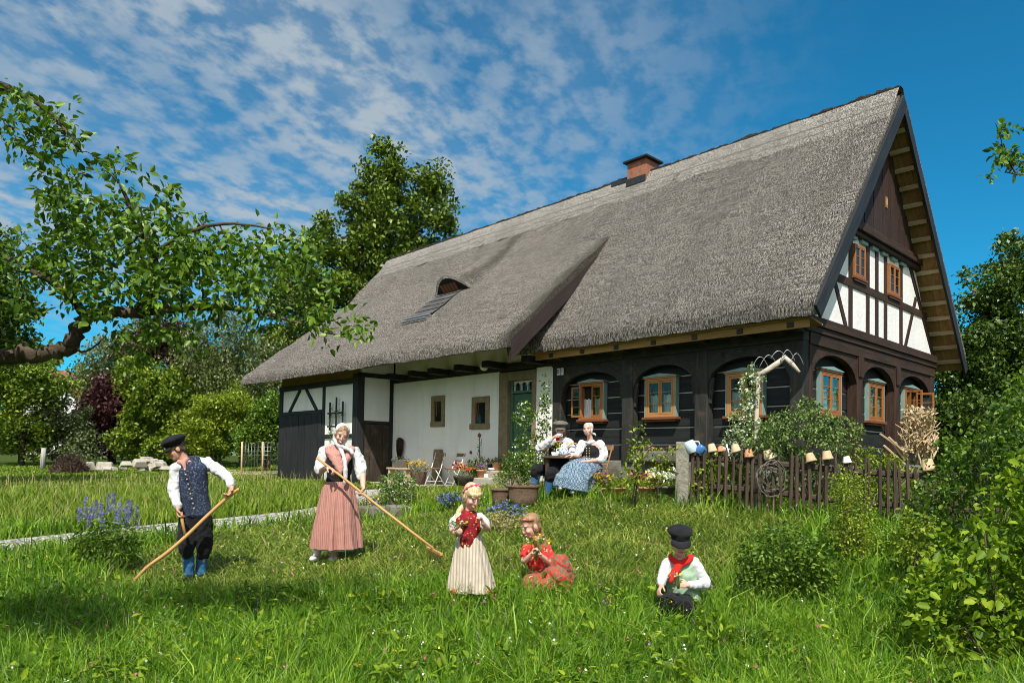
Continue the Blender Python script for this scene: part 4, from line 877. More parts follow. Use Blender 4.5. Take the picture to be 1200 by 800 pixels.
def blades(name, P, r, h, w, lean, mat, rnd, zoff=-.01, dirs=None):
    n = len(P); z = gz(P)+zoff; B = np.c_[P, z]; a = rng.uniform(0, 2*math.pi, n); S = np.c_[np.cos(a), np.sin(a), np.zeros(n)]
    if dirs is None: b = rng.uniform(0, 2*math.pi, n)
    else: b = dirs
    G = np.c_[np.cos(b), np.sin(b), np.zeros(n)]; h = h[:, None]; w = w[:, None]; lean = lean[:, None]; U = np.array([0, 0, 1.])
    m1 = B+U*h*.5*(1-.1*lean)+G*h*lean*.22; tip = B+U*h*(1-.42*lean)+G*h*lean*.95
    V = np.stack([B-S*w*.5, B+S*w*.5, m1-S*w*.42, m1+S*w*.42, tip-S*w*.06, tip+S*w*.06], 1).reshape(-1, 3); k = np.arange(n)[:, None]*6
    Q = np.concatenate([k+[0, 1, 3, 2], k+[2, 3, 5, 4]]); return np_mesh(name, V, Q, mat, None, np.repeat(rnd, 6))
G_long = mk_leaf('long_grass', (.028, .088, .004), (.110, .245, .009), (.28, .42, .04), .4, .45, .3)
G_mown = mk_leaf('mown_grass', (.065, .120, .010), (.165, .245, .022), (.36, .40, .09), .35, .5, .25)
G_lawn = mk_leaf('meadow_grass', (.060, .120, .008), (.155, .25, .015), (.32, .40, .06), .4, .5, .25)
def grass():
    P, r = polar(430000, 2.0, 46); ok = ~blocked(P); P, r = P[ok], r[ok]
    mw = in_poly(P+rng.normal(size=P.shape)*.22, MOWN); pn = vnoise(P, .9)*.5+vnoise(P, 3.1, 2)*.5
    yard = (P[:, 1] > -2.7) & (P[:, 0] > -12.7) & (P[:, 0] < -1.0)
    # long grass of the foreground and between the bushes
    q = ~mw & (r < 13.5) & ~yard; n = q.sum(); h = (.23+.20*pn[q]+.10*rng.uniform(-1, 1, n))*np.where(rng.uniform(0, 1, n) > .96, 1.5, 1); h = np.clip(h, .07, .55)
    o = blades('long_grass', P[q], r[q], h, np.maximum(.0075, .00125*r[q])*rng.uniform(.6, 1.5, n), rng.beta(2, 2.2, n)*1.3, G_long, np.clip(.45+.45*pn[q]+rng.normal(size=n)*.27, 0, 1)); tag(o, kind='stuff')
    q = mw | yard; n = q.sum(); flat = rng.uniform(0, 1, n) > .55; h = np.where(flat, rng.uniform(.10, .24, n), rng.uniform(.05, .13, n)); lean = np.where(flat, rng.uniform(1.5, 2.2, n), rng.uniform(.2, 1.1, n))
    o = blades('mown_grass', P[q], r[q], h, np.maximum(.006, .0011*r[q])*rng.uniform(.7, 1.5, n), lean, G_mown, np.clip(.45+.5*pn[q]+rng.normal(size=n)*.3, 0, 1)); tag(o, kind='stuff')
    q = ~mw & ~yard & (r >= 13.5); n = q.sum(); h = np.clip(.26+.12*pn[q]+.08*rng.uniform(-1, 1, n), .08, .5)*np.clip(1-(r[q]-19)/6, .28, 1)
    o = blades('meadow_grass', P[q], r[q], h, np.maximum(.012, .0012*r[q])*rng.uniform(.7, 1.5, n), rng.beta(2, 2.4, n), G_lawn, np.clip(.45+.4*pn[q]+rng.normal(size=n)*.28, 0, 1)); tag(o, kind='stuff')
    # feathery stalks over the sunlit meadow in front of the barn
    P, r = polar(7000, 8, 26); ok = ~blocked(P, .6) & (r > 9+2*rng.uniform(0, 1, len(r))) & ~in_poly(P, MOWN) & ~((P[:, 1] > -2.9) & (P[:, 0] > -12.7)); P, r = P[ok], r[ok]; n = len(P)
    o = blades('seed_stalks', P, r, rng.uniform(.30, .55, n), np.maximum(.0035, .0006*r), rng.uniform(0, .5, n), L['straw'], rng.uniform(0, 1, n)); tag(o, kind='stuff')
grass()
def sprinkle(name, n, mat, size, r0, r1, hh, cond=None, petals=4):
    P, r = polar(n, r0, r1, 40); ok = ~blocked(P, .6)
    if cond is not None: ok &= cond(P)
    P = P[ok]; k = len(P); z = gz(P)+hh*rng.uniform(.5, 1.15, k); C = np.repeat(np.c_[P, z], petals, 0)+rng.normal(size=(k*petals, 3))*size*.22
    o = leaves_obj(name, C, size*.8, mat, None, 1.2, .8, False); tag(o, kind='stuff')
sprinkle('daisies', 420, L['whitefl'], .022, 3.5, 14, .20); sprinkle('clover_heads', 300, L['pinkfl'], .022, 4, 11, .18); sprinkle('buttercups', 160, L['yellowfl'], .018, 4, 16, .22); sprinkle('violet_heads', 90, L['violetfl'], .02, 5, 12, .2)

# orchard trees on the near side of the yard (the window panes mirror them)
def yard_tree(x, y, h, label):
    z = g1(x, y); root = thing('orchard_tree', label, 'tree', (x, y, z), 0, 'orchard trees of the yard'); u = unit(rng.normal(size=(130, 3)))*(rng.uniform(0, 1, 130)**.5)[:, None]; cl = u*[h*.42, h*.42, h*.36]+[0, 0, h*.62]
    leaves_obj('crown', clump(cl, 60, .55, .8), .2, L['hedge'], root, .5, .6); mb = MB(); pts = [(0, 0, -.2), (.1, 0, h*.3), (0, .1, h*.75)]; mb.tube(pts, [.2, .16, .08], 8)
    for pl, rr in skeleton([(pts, [.2, .16, .08])], cl[:16]): mb.tube([Vector(p) for p in pl], list(rr), 5)
    mb.build('trunk', M['bark'], root)
for x, y, h, lab in ((-24, -22, 8, 'broad orchard tree far out on the near lawn, left of the path'), (-17, -30, 9, 'tallest orchard tree of the near yard'), (-32, -30, 9, 'orchard tree at the outer corner of the near yard'), (-9, -36, 8, 'orchard tree behind the place where the picture is taken')): yard_tree(x, y, h, lab)

# broad-leaved weeds and a few dry stalks among the blades of the foreground
P, r = polar(3000, 3.2, 12, 40); ok = ~blocked(P, .7) & ~in_poly(P, MOWN) & ~((P[:, 1] > -2.7) & (P[:, 0] > -12.7) & (P[:, 0] < -1)); P = P[ok]; k = len(P); m_ = 6; C = np.repeat(np.c_[P, gz(P)], m_, 0); C[:, 2] += rng.uniform(.03, .20, len(C)); C[:, :2] += rng.normal(size=(len(C), 2))*.03
Dw = unit(np.c_[rng.normal(size=(len(C), 2)), rng.uniform(.1, .9, len(C))]); o = leaves_obj('meadow_weeds', C, .060, L['hazel'], None, .8, .42, True, D=Dw, var=.6); tag(o, kind='stuff')
P, r = polar(700, 3.5, 11, 40); ok = ~blocked(P, .6); P, r = P[ok], r[ok]; n = len(P); o = blades('dry_stalks', P, r, rng.uniform(.25, .5, n), np.maximum(.003, .0006*r), rng.uniform(0, 1.3, n), L['straw'], rng.uniform(0, 1, n)); tag(o, kind='stuff')
# ---------------------------------------------------------------- the apple tree leaning in from the left
def limb_px(lst):
    "polyline of (px, py, D) -> world points"
    return [np.array(atD(a, b, d)) for a, b, d in lst]
def smooth_line(pts, rad, k=5):
    P = [np.array(p) for p in pts]; out = []; rr = []
    for i in range(len(P)-1):
        p0, p1, p2, p3 = P[max(i-1, 0)], P[i], P[i+1], P[min(i+2, len(P)-1)]
        for j in range(k):
            t = j/k; out.append(.5*((2*p1)+(p2-p0)*t+(2*p0-5*p1+4*p2-p3)*t*t+(3*p1-p0-3*p2+p3)*t**3)); rr.append(rad[i]*(1-t)+rad[i+1]*t)
    out.append(P[-1]); rr.append(rad[-1]); return out, rr
def leafy_twigs(limbs, targets, per, size, mat, bark, root, loc, leafname='crown', woodname='trunk', spread=.10, twig_leaf=True, oval=True, asp=.58, up=.55, extra_tubes=(), rmax=None, var=.35):
    mb = MB(); loc = np.array(loc)
    for pts, rad in limbs: mb.tube([Vector(np.array(p)-loc+rng.normal(size=3)*rad[i]*.22) for i, p in enumerate(pts)], list(rad), 10)
    tw = skeleton([(p[::2]+[p[-1]], list(r[::2])+[r[-1]]) for p, r in limbs], targets)
    C = []; Dd = []
    for pl, rr in tw:
        rr = np.minimum(rr, rmax) if rmax else rr
        mb.tube([Vector(np.array(p)-loc) for p in pl], list(rr), 5)
        a = np.array(pl); 
        for q in range(per):
            t = rng.uniform(.35, 1.05)*3.999; i = min(int(t), 3); p = a[i]*(1-(t-i))+a[i+1]*(t-i); ax = unit((a[-1]-a[-2])[None])[0]; d = unit((ax*.6+rng.normal(size=3)*.8)[None])[0]
            C.append(p+d*spread*rng.uniform(.05, .6)+rng.normal(size=3)*spread*.25); Dd.append(d)
    C = np.array(C); Dd = np.array(Dd); Dd[:, 2] -= .1
    mb.build(woodname, bark, root); leaves_obj(leafname, C, size, mat, root, up, asp, oval, loc=loc, D=Dd, fold=.18, curl=.22, var=var)
def px_targets(ells, n, D0, D1, shell=.6):
    e = np.array([x[:4] for x in ells], float); w = e[:, 2]*e[:, 3]; pick = rng.choice(len(e), n, p=w/w.sum()); u = rng.normal(size=(n, 2)); u = u/np.linalg.norm(u, axis=1, keepdims=True)*(rng.uniform(0, 1, n)**shell)[:, None]
    D = rng.uniform(D0, D1, n); return np.array([atD(e[k, 0]+u[i, 0]*e[k, 2], e[k, 1]+u[i, 1]*e[k, 3], D[i]) for i, k in enumerate(pick)])
tb = gv(-330, 640, 4.6); AT = thing('apple_tree', 'old apple tree with a crooked bare branch reaching over the lawn from the left edge', 'tree', tb)
l1 = [smooth_line([np.array(tb)-[0, 0, .2], np.array(tb)+[0.02, .05, .7]]+limb_px([(-250, 430, 4.7), (-130, 428, 4.85), (-40, 425, 5), (20, 416, 5), (60, 412, 5), (84, 404, 5), (92, 386, 5), (104, 370, 5), (138, 366, 5.02), (172, 366, 5.05), (215, 361, 5.1), (262, 360, 5.15), (302, 365, 5.2), (342, 376, 5.25), (382, 389, 5.3), (420, 398, 5.3)]),
                  [.15, .12, .095, .072, .060, .054, .052, .054, .050, .044, .038, .034, .029, .023, .017, .012, .008, .005]),
      smooth_line(limb_px([(166, 364, 5.03), (178, 345, 5.0), (181, 318, 4.95), (175, 290, 4.9), (166, 262, 4.9), (152, 240, 4.85), (140, 215, 4.8)]), [.045, .04, .034, .028, .022, .014, .008]),
      smooth_line(limb_px([(104, 371, 5), (80, 345, 4.9), (45, 322, 4.8), (5, 300, 4.8), (-40, 280, 4.8)]), [.035, .026, .02, .015, .01]),
      smooth_line([np.array(tb)+[.02, .05, .7]]+limb_px([(-240, 250, 4.6), (-150, 120, 4.6), (-60, 95, 4.7), (0, 100, 4.8), (45, 122, 4.85), (75, 150, 4.9), (92, 178, 4.9)]), [.11, .09, .06, .04, .026, .018, .012, .006]),
      smooth_line(limb_px([(178, 300, 4.92), (215, 275, 4.8), (262, 262, 4.75), (320, 268, 4.8)]), [.02, .015, .01, .005]),
      smooth_line(limb_px([(-150, 120, 4.6), (-70, 45, 4.4), (-10, 22, 4.4)]), [.03, .02, .006]),
      smooth_line(limb_px([(86, 400, 5), (95, 412, 4.95), (112, 405, 4.9), (126, 390, 4.9)]), [.012, .008, .006, .003])]
tg = px_targets([(40, 150, 60, 40), (22, 110, 30, 22), (65, 200, 30, 30), (125, 240, 85, 55), (60, 300, 70, 45), (170, 300, 60, 45), (230, 300, 70, 55), (300, 310, 65, 45), (350, 345, 45, 28), (345, 290, 40, 25), (395, 385, 38, 20), (190, 400, 55, 26), (140, 345, 60, 30), (20, 350, 40, 30), (280, 370, 50, 20), (75, 250, 40, 35), (150, 320, 110, 60), (230, 330, 80, 45)], 700, 4.35, 5.5)
tg2 = np.vstack([px_targets([(-2, 18, 12, 10), (-150, 150, 110, 80), (-230, 260, 100, 100)], 90, 4.0, 5.2), px_targets([(-110, 330, 85, 80), (-190, 260, 80, 80)], 760, 3.6, 4.7)])
leafy_twigs(l1, np.vstack([tg, tg2]), 9, .053, L['apple'], M['applebark'], AT, tb, rmax=.012, spread=.085)
# second fruit tree off the right edge: only one twig reaches into the picture
tb = gv(1420, 690, 5.4); FT = thing('fruit_tree', 'fruit tree twig with small leaves reaching in from the right edge against the sky', 'tree', tb)
l2 = [smooth_line([np.array(tb)-[0, 0, .2]]+limb_px([(1400, 450, 5.3), (1370, 250, 5.2), (1340, 60, 5.2)]), [.1, .085, .06, .02]), smooth_line(limb_px([(1380, 300, 5.2), (1300, 240, 5.1), (1240, 205, 5.0), (1205, 205, 5.0), (1178, 202, 5.0)]), [.03, .018, .010, .007, .004]),
      smooth_line(limb_px([(1190, 203, 5.0), (1178, 180, 5.0), (1172, 160, 5.0), (1166, 143, 5.0)]), [.005, .004, .003, .002])]
leafy_twigs(l2, np.vstack([px_targets([(1175, 170, 14, 26), (1160, 208, 16, 5), (1190, 185, 14, 22), (1195, 150, 10, 8)], 26, 4.9, 5.1), px_targets([(1345, 70, 85, 75), (1390, 180, 80, 80)], 210, 4.6, 6.0)]), 8, .042, L['apple'], M['applebark'], FT, tb, rmax=.005, spread=.05)

# ---------------------------------------------------------------- bushes of the garden
def bush(name, label, cat, px, py, D, ells, n, per, size, leaf, D0, D1, stems=5, group=None, fl=None, oval=True, asp=.55, spread=.07, up=.5, bark='twig', var=.35):
    b = gv(px, py, D); root = thing(name, label, cat, b, 0, group); T = px_targets(ells, n, D0, D1); T = T[T[:, 2] > gz(T[:, :2])+.04]
    top = T[:, 2].max(); lm = []
    for k in range(stems):
        o = rng.normal(size=2)*.05; e = T[rng.integers(len(T))]; p0 = np.array(b)+[o[0], o[1], -.05]; m = p0*.5+e*.5+rng.normal(size=3)*.04; lm.append(([p0, m, e], [.012, .009, .004]))
    leafy_twigs(lm, T, per, size, leaf, M[bark], root, b, 'foliage', 'stem', spread, oval=oval, asp=asp, up=up, rmax=.006, var=var)
    if fl:
        for m_, k, s in fl:
            P = T[rng.choice(len(T), min(k, len(T)), replace=False)]; P = np.repeat(P, 5, 0)+rng.normal(size=(5*len(P), 3))*s*.5; P[:, :2] -= FH[:2]*.03; leaves_obj('blossom', P, s, m_, root, .8, .85, False, loc=b)
    return root
BU = 'bushes on the front lawn'
bush('garden_bush', 'dense rounded dark green bush on the lawn right of the sitting boy', 'bush', 922, 700, 6.7, [(920, 660, 52, 44), (892, 672, 28, 30), (952, 672, 28, 32)], 720, 10, .036, L['bush'], 6.3, 7.2, 9, BU)
bush('garden_bush', 'upright yellow-green bush in front of the middle of the picket fence', 'bush', 1002, 655, 7.9, [(1000, 600, 26, 50), (1012, 640, 26, 22), (990, 625, 26, 30), (985, 575, 12, 25)], 420, 10, .030, L['lime'], 7.6, 8.2, 8, BU)
bush('hazel_bush', 'big sunlit hazel bush with broad leaves filling the lower right corner', 'bush', 1165, 800, 4.9, [(1150, 700, 80, 90), (1120, 760, 60, 50), (1190, 620, 45, 60), (1080, 700, 22, 40), (1230, 700, 70, 110), (1210, 560, 40, 50)], 640, 9, .056, L['hazel'], 4.5, 5.9, 12, BU, asp=.62, spread=.10, var=.6)
bush('bramble_bush', 'tangled leafy brambles climbing over the far end of the picket fence', 'bush', 1150, 640, 7.8, [(1150, 560, 55, 50), (1110, 580, 32, 45), (1190, 520, 40, 60), (1130, 530, 35, 30), (1080, 600, 25, 30), (1195, 460, 16, 30)], 420, 9, .055, L['bush'], 7.2, 8.6, 12, BU, asp=.65, spread=.10)
bush('garden_bush', 'low bush between hazel and fence with pale tips', 'bush', 1075, 660, 7.0, [(1075, 625, 22, 32), (1058, 640, 20, 20)], 110, 9, .042, L['lime'], 6.8, 7.3, 6, BU)
bush('round_shrub', 'small round shrub with pale leaf edges beside the low stone kerb', 'bush', 466, 592, 14.2, [(466, 571, 22, 18)], 190, 8, .05, L['ivy'], 13.8, 14.7, 6, None, [(L['whitefl'], 40, .03)])
bush('garden_rose', 'leafy rose hedge behind the fence under the log house corner', 'bush', 950, 545, 11.2, [(940, 505, 52, 26), (985, 510, 30, 24), (900, 515, 30, 22), (945, 480, 25, 12)], 420, 9, .05, L['ivy'], 10.7, 11.7, 9, None)
bush('clematis', 'white flowering clematis climbing up the pale crooked branch in front of the log window', 'climber', 880, 548, 11.3, [(878, 470, 14, 34), (872, 500, 20, 26), (884, 440, 9, 12), (868, 520, 25, 16)], 330, 6, .045, L['ivy'], 11.1, 11.5, 5, None, [(L['whitefl'], 300, .035)])
bush('climbing_rose', 'tall climbing rose with pale blooms beside the green front door', 'climber', 628, 562, 15.6, [(622, 520, 18, 40), (638, 500, 10, 40), (640, 460, 8, 22), (612, 485, 12, 18), (628, 540, 18, 22)], 300, 7, .055, L['bush'], 15.2, 16.0, 6, None, [(L['whitefl'], 50, .045)])
bush('garden_bush', 'leafy white flecked bush left of the coffee table', 'bush', 612, 566, 14.0, [(612, 545, 24, 17)], 160, 8, .05, L['bush'], 13.7, 14.4, 5, 'bushes by the front door', [(L['whitefl'], 30, .03)])
bush('box_cushion', 'low clipped green cushion plant in front of the stone steps', 'bush', 600, 567, 14.6, [(598, 556, 13, 9), (588, 560, 10, 7)], 150, 9, .03, L['hedge'], 14.3, 14.9, 5, 'bushes by the front door')
bush('heather_mound', 'brownish flowering mound in the grass between the two girls', 'plant', 590, 632, 9.6, [(590, 613, 22, 14)], 150, 8, .025, L['straw'], 9.3, 9.9, 6, None, [(L['yellowfl'], 20, .015)])
for (x, y, D, lab) in ((527, 592, 12.5, 'blue forget-me-nots in the grass left of the fair-haired girl'), (592, 604, 10.2, 'strip of blue flowers growing behind the brownish mound')):
    bush('flower_clump', lab, 'flowers', x, y, D, [(x, y-8, 15 if D > 12 else 22, 7)], 60, 5, .04, L['bush'], D-.2, D+.2, 4, 'blue flowers in the lawn', [(L['bluefl'], 60, .035)])
bush('sapling', 'thin young fruit sapling with sparse pale leaves in front of the log wall', 'tree', 742, 606, 11.0, [(750, 525, 12, 30), (740, 545, 12, 25), (757, 498, 5, 10), (775, 545, 12, 16), (790, 525, 8, 6), (745, 560, 10, 15)], 90, 5, .06, L['lime'], 10.9, 11.1, 3, None, spread=.06)
bush('rose_stem', 'single red rose on a stem left of the granite gate post', 'plant', 768, 590, 11.6, [(768, 550, 6, 22)], 16, 4, .05, L['bush'], 11.5, 11.7, 2, None, [(L['redfl'], 1, .05)])
for k, (px, ells, lab) in enumerate(((850, [(850, 555, 34, 26), (830, 565, 20, 18)], 'leafy perennials showing between the left pickets of the fence'), (930, [(930, 555, 45, 28), (905, 570, 25, 20)], 'leafy perennials behind the middle pickets under the rose hedge'), (1025, [(1020, 555, 40, 30), (1050, 560, 25, 30)], 'leafy perennials behind the right pickets under the gable windows'))):
    bush('garden_perennial', lab, 'plant', px, 590, 11.7, ells, 300, 8, .06, L['ivy'] if k == 1 else L['lime'], 11.2, 12.0, 8, 'perennials of the fenced garden')
# lupins
b = gv(125, 655, 8.9); LU = thing('lupin_plant', 'clump of purple lupins standing tall in the grass beside the path', 'plant', b)
T = px_targets([(125, 632, 38, 24), (105, 640, 25, 16), (145, 640, 24, 16)], 240, 8.6, 9.2); T = T[T[:, 2] > gz(T[:, :2])+.03]
leafy_twigs([([np.array(b)+[0, 0, -.05], np.array(b)+[.02, .02, .15]], [.012, .008])], T, 8, .065, L['bush'], M['twig'], LU, b, 'foliage', 'stem', .06, rmax=.005, asp=.3)
for k in range(15):
    px = [93, 100, 107, 113, 120, 127, 133, 140, 147, 153, 160, 104, 118, 136, 150][k]; py = [604, 598, 606, 600, 612, 594, 590, 604, 608, 603, 610, 612, 602, 610, 604][k]; D = 8.9+rng.uniform(-.2, .2); p = np.array(atD(px, py, D)); hgt = (11+rng.uniform(0, 9))*D/F*1.4; n = 110; t = rng.uniform(0, 1, n); a = rng.uniform(0, 6.28, n); rr = .026*(1-t*.75)
    C = p+np.c_[rr*np.cos(a), rr*np.sin(a), (t-.35)*hgt]; leaves_obj('flower_spike', C, .020, L['lupin'], LU, .3, .8, False, loc=b)
# yellowed tuft in the foreground grass, and broad blades
b = gv(148, 768, 5.2); P = np.tile(np.array(b)[:2], (26, 1))+rng.normal(size=(26, 2))*.04; o = blades('yellow_tuft', P, np.full(26, 5), rng.uniform(.16, .30, 26), np.full(26, .016), rng.uniform(.8, 1.7, 26), L['orangefl'], rng.uniform(0, 1, 26), dirs=rng.normal(2.9, .9, 26)); tag(o, 'withered orange-yellow grass tuft in the shaded foreground lawn', 'grass tuft')
b = gv(548, 745, 5.4)
for k, (px, py, D) in enumerate(((545, 770, 5.1), (612, 775, 5.1))):
    b = gv(px, py, D); P = np.tile(np.array(b)[:2], (9, 1))+rng.normal(size=(9, 2))*.03; o = blades('iris_leaves', P, np.full(9, 5), rng.uniform(.35, .52, 9), np.full(9, .016), rng.uniform(.0, .45, 9), G_long, rng.uniform(.3, .9, 9)); tag(o, ['broad sword-shaped leaves rising from the grass below the standing girl', 'broad sword-shaped leaves rising from the grass below the seated girl'][k], 'plant')
# tall stalks in the gable garden
b = gv(1045, 560, 10.6); P = np.tile(np.array(b)[:2], (26, 1))+rng.normal(size=(26, 2))*.25; o = blades('garden_reeds', P, np.full(26, 10), rng.uniform(.7, 1.15, 26), np.full(26, .02), rng.uniform(.1, 1.0, 26), L['grey'], rng.uniform(0, 1, 26)); tag(o, 'tuft of tall arching grey-green leaves behind the picket fence under the gable', 'plant')

# ---------------------------------------------------------------- stones, compost, stake, wire fence at the far edge of the lawn
b = gv(172, 547, 30); RP = thing('rock_pile', 'heap of pale broken stones at the foot of the hedge', 'rocks', b)
for k in range(26):
    u = rng.normal(size=2)*[.75, .35]; mb = MB(); s = rng.uniform(.14, .34); rot = Matrix.Rotation(rng.uniform(0, 6), 3, 'Z') @ Matrix.Rotation(rng.uniform(-.7, .7), 3, 'X'); mb.box((R0[0]*u[0]+FH[0]*u[1], R0[1]*u[0]+FH[1]*u[1], max(.05, .5-abs(u[0])*.35)*rng.uniform(.2, 1)), (s*1.7, s*1.1, s*.8), rot, taper=.75); mb.build('stone', M['paleStone'], RP, .03)
for k, (px, py) in enumerate(((118, 541), (126, 543), (104, 540))):
    b = gv(px, py+6, 30); mb = MB(); mb.box((0, 0, .18), (.5, .35, .36), Matrix.Rotation(k, 3, 'Z'), taper=.7); o = mb.build('field_stone', M['paleStone'], None, .05); o.location = b; tag(o, ['pale field stone lying nearest the rock heap', 'pale field stone in the grass beside the compost heap', 'small pale field stone at the rim of the compost heap'][k] if k else 'pale squarish field stone between compost heap and rock heap', 'stone')
b = gv(82, 553, 28); n = 2600; a = rng.uniform(0, 6.28, n); rr = np.sqrt(rng.uniform(0, 1, n)); C = np.array(b)+np.c_[np.cos(a)*rr*.80, np.sin(a)*rr*.6, (1-rr**1.3)*.72*rng.uniform(.7, 1, n)]
CH = thing('compost_heap', 'dark brown heap of brushwood on the lawn before the purple shrub', 'heap', b); leaves_obj('brushwood', C, .28, mk_leaf('dead_brush', (.02, .013, .008), (.05, .03, .018), (.10, .065, .04), .05), CH, .1, .09, False, loc=b)
mb = MB(); mb.lathe([(.75, 0), (.6, .25), (.3, .5), (.02, .62)], 14); mb.build('heap_core', M['soil'], CH)
b = gv(50, 543, 30.5); mb = MB(); mb.tube([(0, 0, -.2), (.02, 0, .4), (.05, .02, .92)], [.11, .10, .09], 8); o = mb.build('tree_stake', M['palebark']); o.location = b; tag(o, 'short pale leaning stump at the left hedge', 'stump')
WF = thing('wire_fence', 'light wire mesh fence with pale posts between the hedge and the barn', 'fence', gv(283, 549, 27))
wa, wb = gv(283, 549, 27), gv(332, 548, 27)
for t in (0, .5, 1):
    p = wa.lerp(wb, t)-wa; mb = MB(); mb.tube([p+Vector((0, 0, -.2)), p+Vector((0, 0, 1.25))], .035, 8); mb.build('post', M['lath'], WF)
mb = MB()
for z in np.arange(.1, 1.25, .16): mb.tube([Vector((0, 0, z)), wb-wa+Vector((0, 0, z))], .006, 4)
for t in np.linspace(0, 1, 14): p = (wb-wa)*t; mb.tube([p+Vector((0, 0, .1)), p+Vector((0, 0, 1.2))], .006, 4)
mb.build('mesh', M['wire'], WF)
me_ = MB(); c = gv(300, 549, 29); n = 20; me_.add([Vector((c.x+3.2*math.cos(k*2*math.pi/n), c.y+2.0*math.sin(k*2*math.pi/n), 0)) for k in range(n)], [tuple(range(n))]); 
for v in me_.v: v.z = g1(v.x, v.y)+.02
o = me_.build('sand_patch', plain('sandy_soil', (.42, .33, .21), .95, .2, 6, .4)); tag(o, kind='structure')

# ---------------------------------------------------------------- gate post and picket fence
gp = gv(799, 588, 11.4)
mb = MB(); mb.box((0, 0, .42), (.21, .20, 1.14), None, taper=.96); o = mb.build('granite_post', M['granite'], None, .02); o.location = gp; o.rotation_euler = (0, 0, RAD(34)); tag(o, 'square rough granite gate post at the left end of the picket fence', 'post')
f0 = gv(808, 588, 11.35); f1 = gv(985, 608, 10.3); f2 = gv(1175, 632, 9.6)
FE = thing('picket_fence', 'weathered split picket fence with clay pots hung on its tips', 'fence', f0)
def fpos(t): p = f0.lerp(f1, t/.5) if t < .5 else f1.lerp(f2, (t-.5)/.5); p = Vector((p.x, p.y, g1(p.x, p.y))); return p
fd = (f1-f0); fd.z = 0; fd.normalize(); fn = Vector((-fd.y, fd.x, 0))
if fn.dot(Vector(FH)) > 0: fn = -fn
PICK = []; npk = 42
for k in range(npk):
    t = (k+.3)/npk+rng.uniform(-.004, .004); p = fpos(t)-f0; h = .93+rng.uniform(-.06, .05); ln = fd*rng.uniform(-.03, .03)+fn*rng.uniform(-.02, .02); w = rng.uniform(.040, .056); mb = MB()
    pts = [p+Vector((0, 0, -.1)), p+ln*.5+Vector((0, 0, h*.5)), p+ln+Vector((0, 0, h-.09)), p+ln+Vector((0, 0, h))]
    mb.tube([q+fd*rng.uniform(-.006, .006) for q in pts], [(w*.55, w*.42), (w*.5, w*.4), (w*.48, w*.38), (w*.16, w*.14)], 6, smooth=False, side=fd); mb.build('picket', M['picket'], FE); PICK.append((p+f0+ln, h, p+f0))
for z in (.30, .74):
    mb = MB(); mb.tube([fpos(t)-f0-fn*.065+Vector((0, 0, z+.01*math.sin(t*9))) for t in np.linspace(0, .998, 12)], [(.045, .022)]*12, 6, smooth=False, side=(0, 0, 1)); mb.build('rail', M['picket'], FE)
def pxproj(P):
    v = np.array(P)-CAM; z = v@FWD; return CXP+F*(v@RGT)/z, PYP-F*(v@UP2)/z
def pot_prof(r, h, rim=True):
    p = [(.001, 0), (r*.66, 0), (r*.70, .004), (r*.92, h*.80)]
    return p+([(r, h*.81), (r, h), (r*.88, h), (r*.85, h*.8), (r*.62, .02), (.001, .018)] if rim else [(r, h), (r*.92, h), (r*.62, .02), (.001, .018)])
pots = [(836, 'cream', .075, .135, 'cream clay pot upturned on a picket next to the blue jug'), (847, 'terra', .055, .09, 'small orange clay pot tucked behind the rail between two cream pots'), (859, 'cream', .075, .12, 'pale pot upturned on a picket beside the white bottles'), (876, 'terra', .072, .125, 'orange terracotta pot upturned on a picket, the most reddish of the row'), (901, 'cream', .080, .14, 'wide cream pot upturned above the twig wreath'),
        (948, 'paleterra', .078, .135, 'buff stoneware pot upturned below the rose hedge'), (967, 'paleterra', .078, .13, 'buff pot with a rounded rim right beside another buff pot'), (987, 'white', .058, .10, 'smallest white pot upturned on a picket'), (1086, 'paleterra', .095, .17, 'largest buff pot hung tilted near the stick bundle')]
for px, mk, r, h, lab in pots:
    k = min(range(npk), key=lambda i: abs(pxproj(PICK[i][0]+Vector((0, 0, PICK[i][1])))[0]-px)); P, hh, _ = PICK[k]
    mb = MB(); mb.lathe(pot_prof(r, h), 20); o = mb.build('clay_pot', M[mk]); R = Matrix.Rotation(math.pi, 3, 'X'); tl = Matrix.Rotation(rng.uniform(.12, .38), 3, fd.cross(Vector((0, 0, 1)))) @ Matrix.Rotation(rng.uniform(-.15, .25), 3, fd)
    o.matrix_world = Matrix.Translation(P+Vector((0, 0, hh+.018))) @ (tl @ R).to_4x4(); tag(o, lab, 'pot', 'pots hung on the pickets')
def jug(name, label, m, px, r, h, tilt):
    k = min(range(npk), key=lambda i: abs(pxproj(PICK[i][0]+Vector((0, 0, PICK[i][1])))[0]-px)); P, hh, _ = PICK[k]; root = thing(name, label, 'jug', P+Vector((0, 0, hh-.045))); root.rotation_euler = tilt; root['group'] = 'jugs hung on the pickets'
    mb = MB(); mb.lathe([(r*.8, 0), (r*.84, .01), (r, h*.4), (r*.9, h*.8), (r*.72, h), (.001, h)], 20); mb.build('body', m, root); mb = MB(); mb.tube([(r*.8, 0, h*.25), (r*1.45, 0, h*.32), (r*1.5, 0, h*.65), (r*.88, 0, h*.8)], .012, 8); mb.build('handle', m, root)
jug('enamel_jug', 'pale blue-white enamel jug upturned next to the granite post', M['palenamel'], 811, .10, .19, (.2, -.35, .3)); jug('enamel_jug', 'blue patterned enamel jug hung upside down on a picket', M['enamel'], 821, .075, .14, (.3, .5, 1.0))
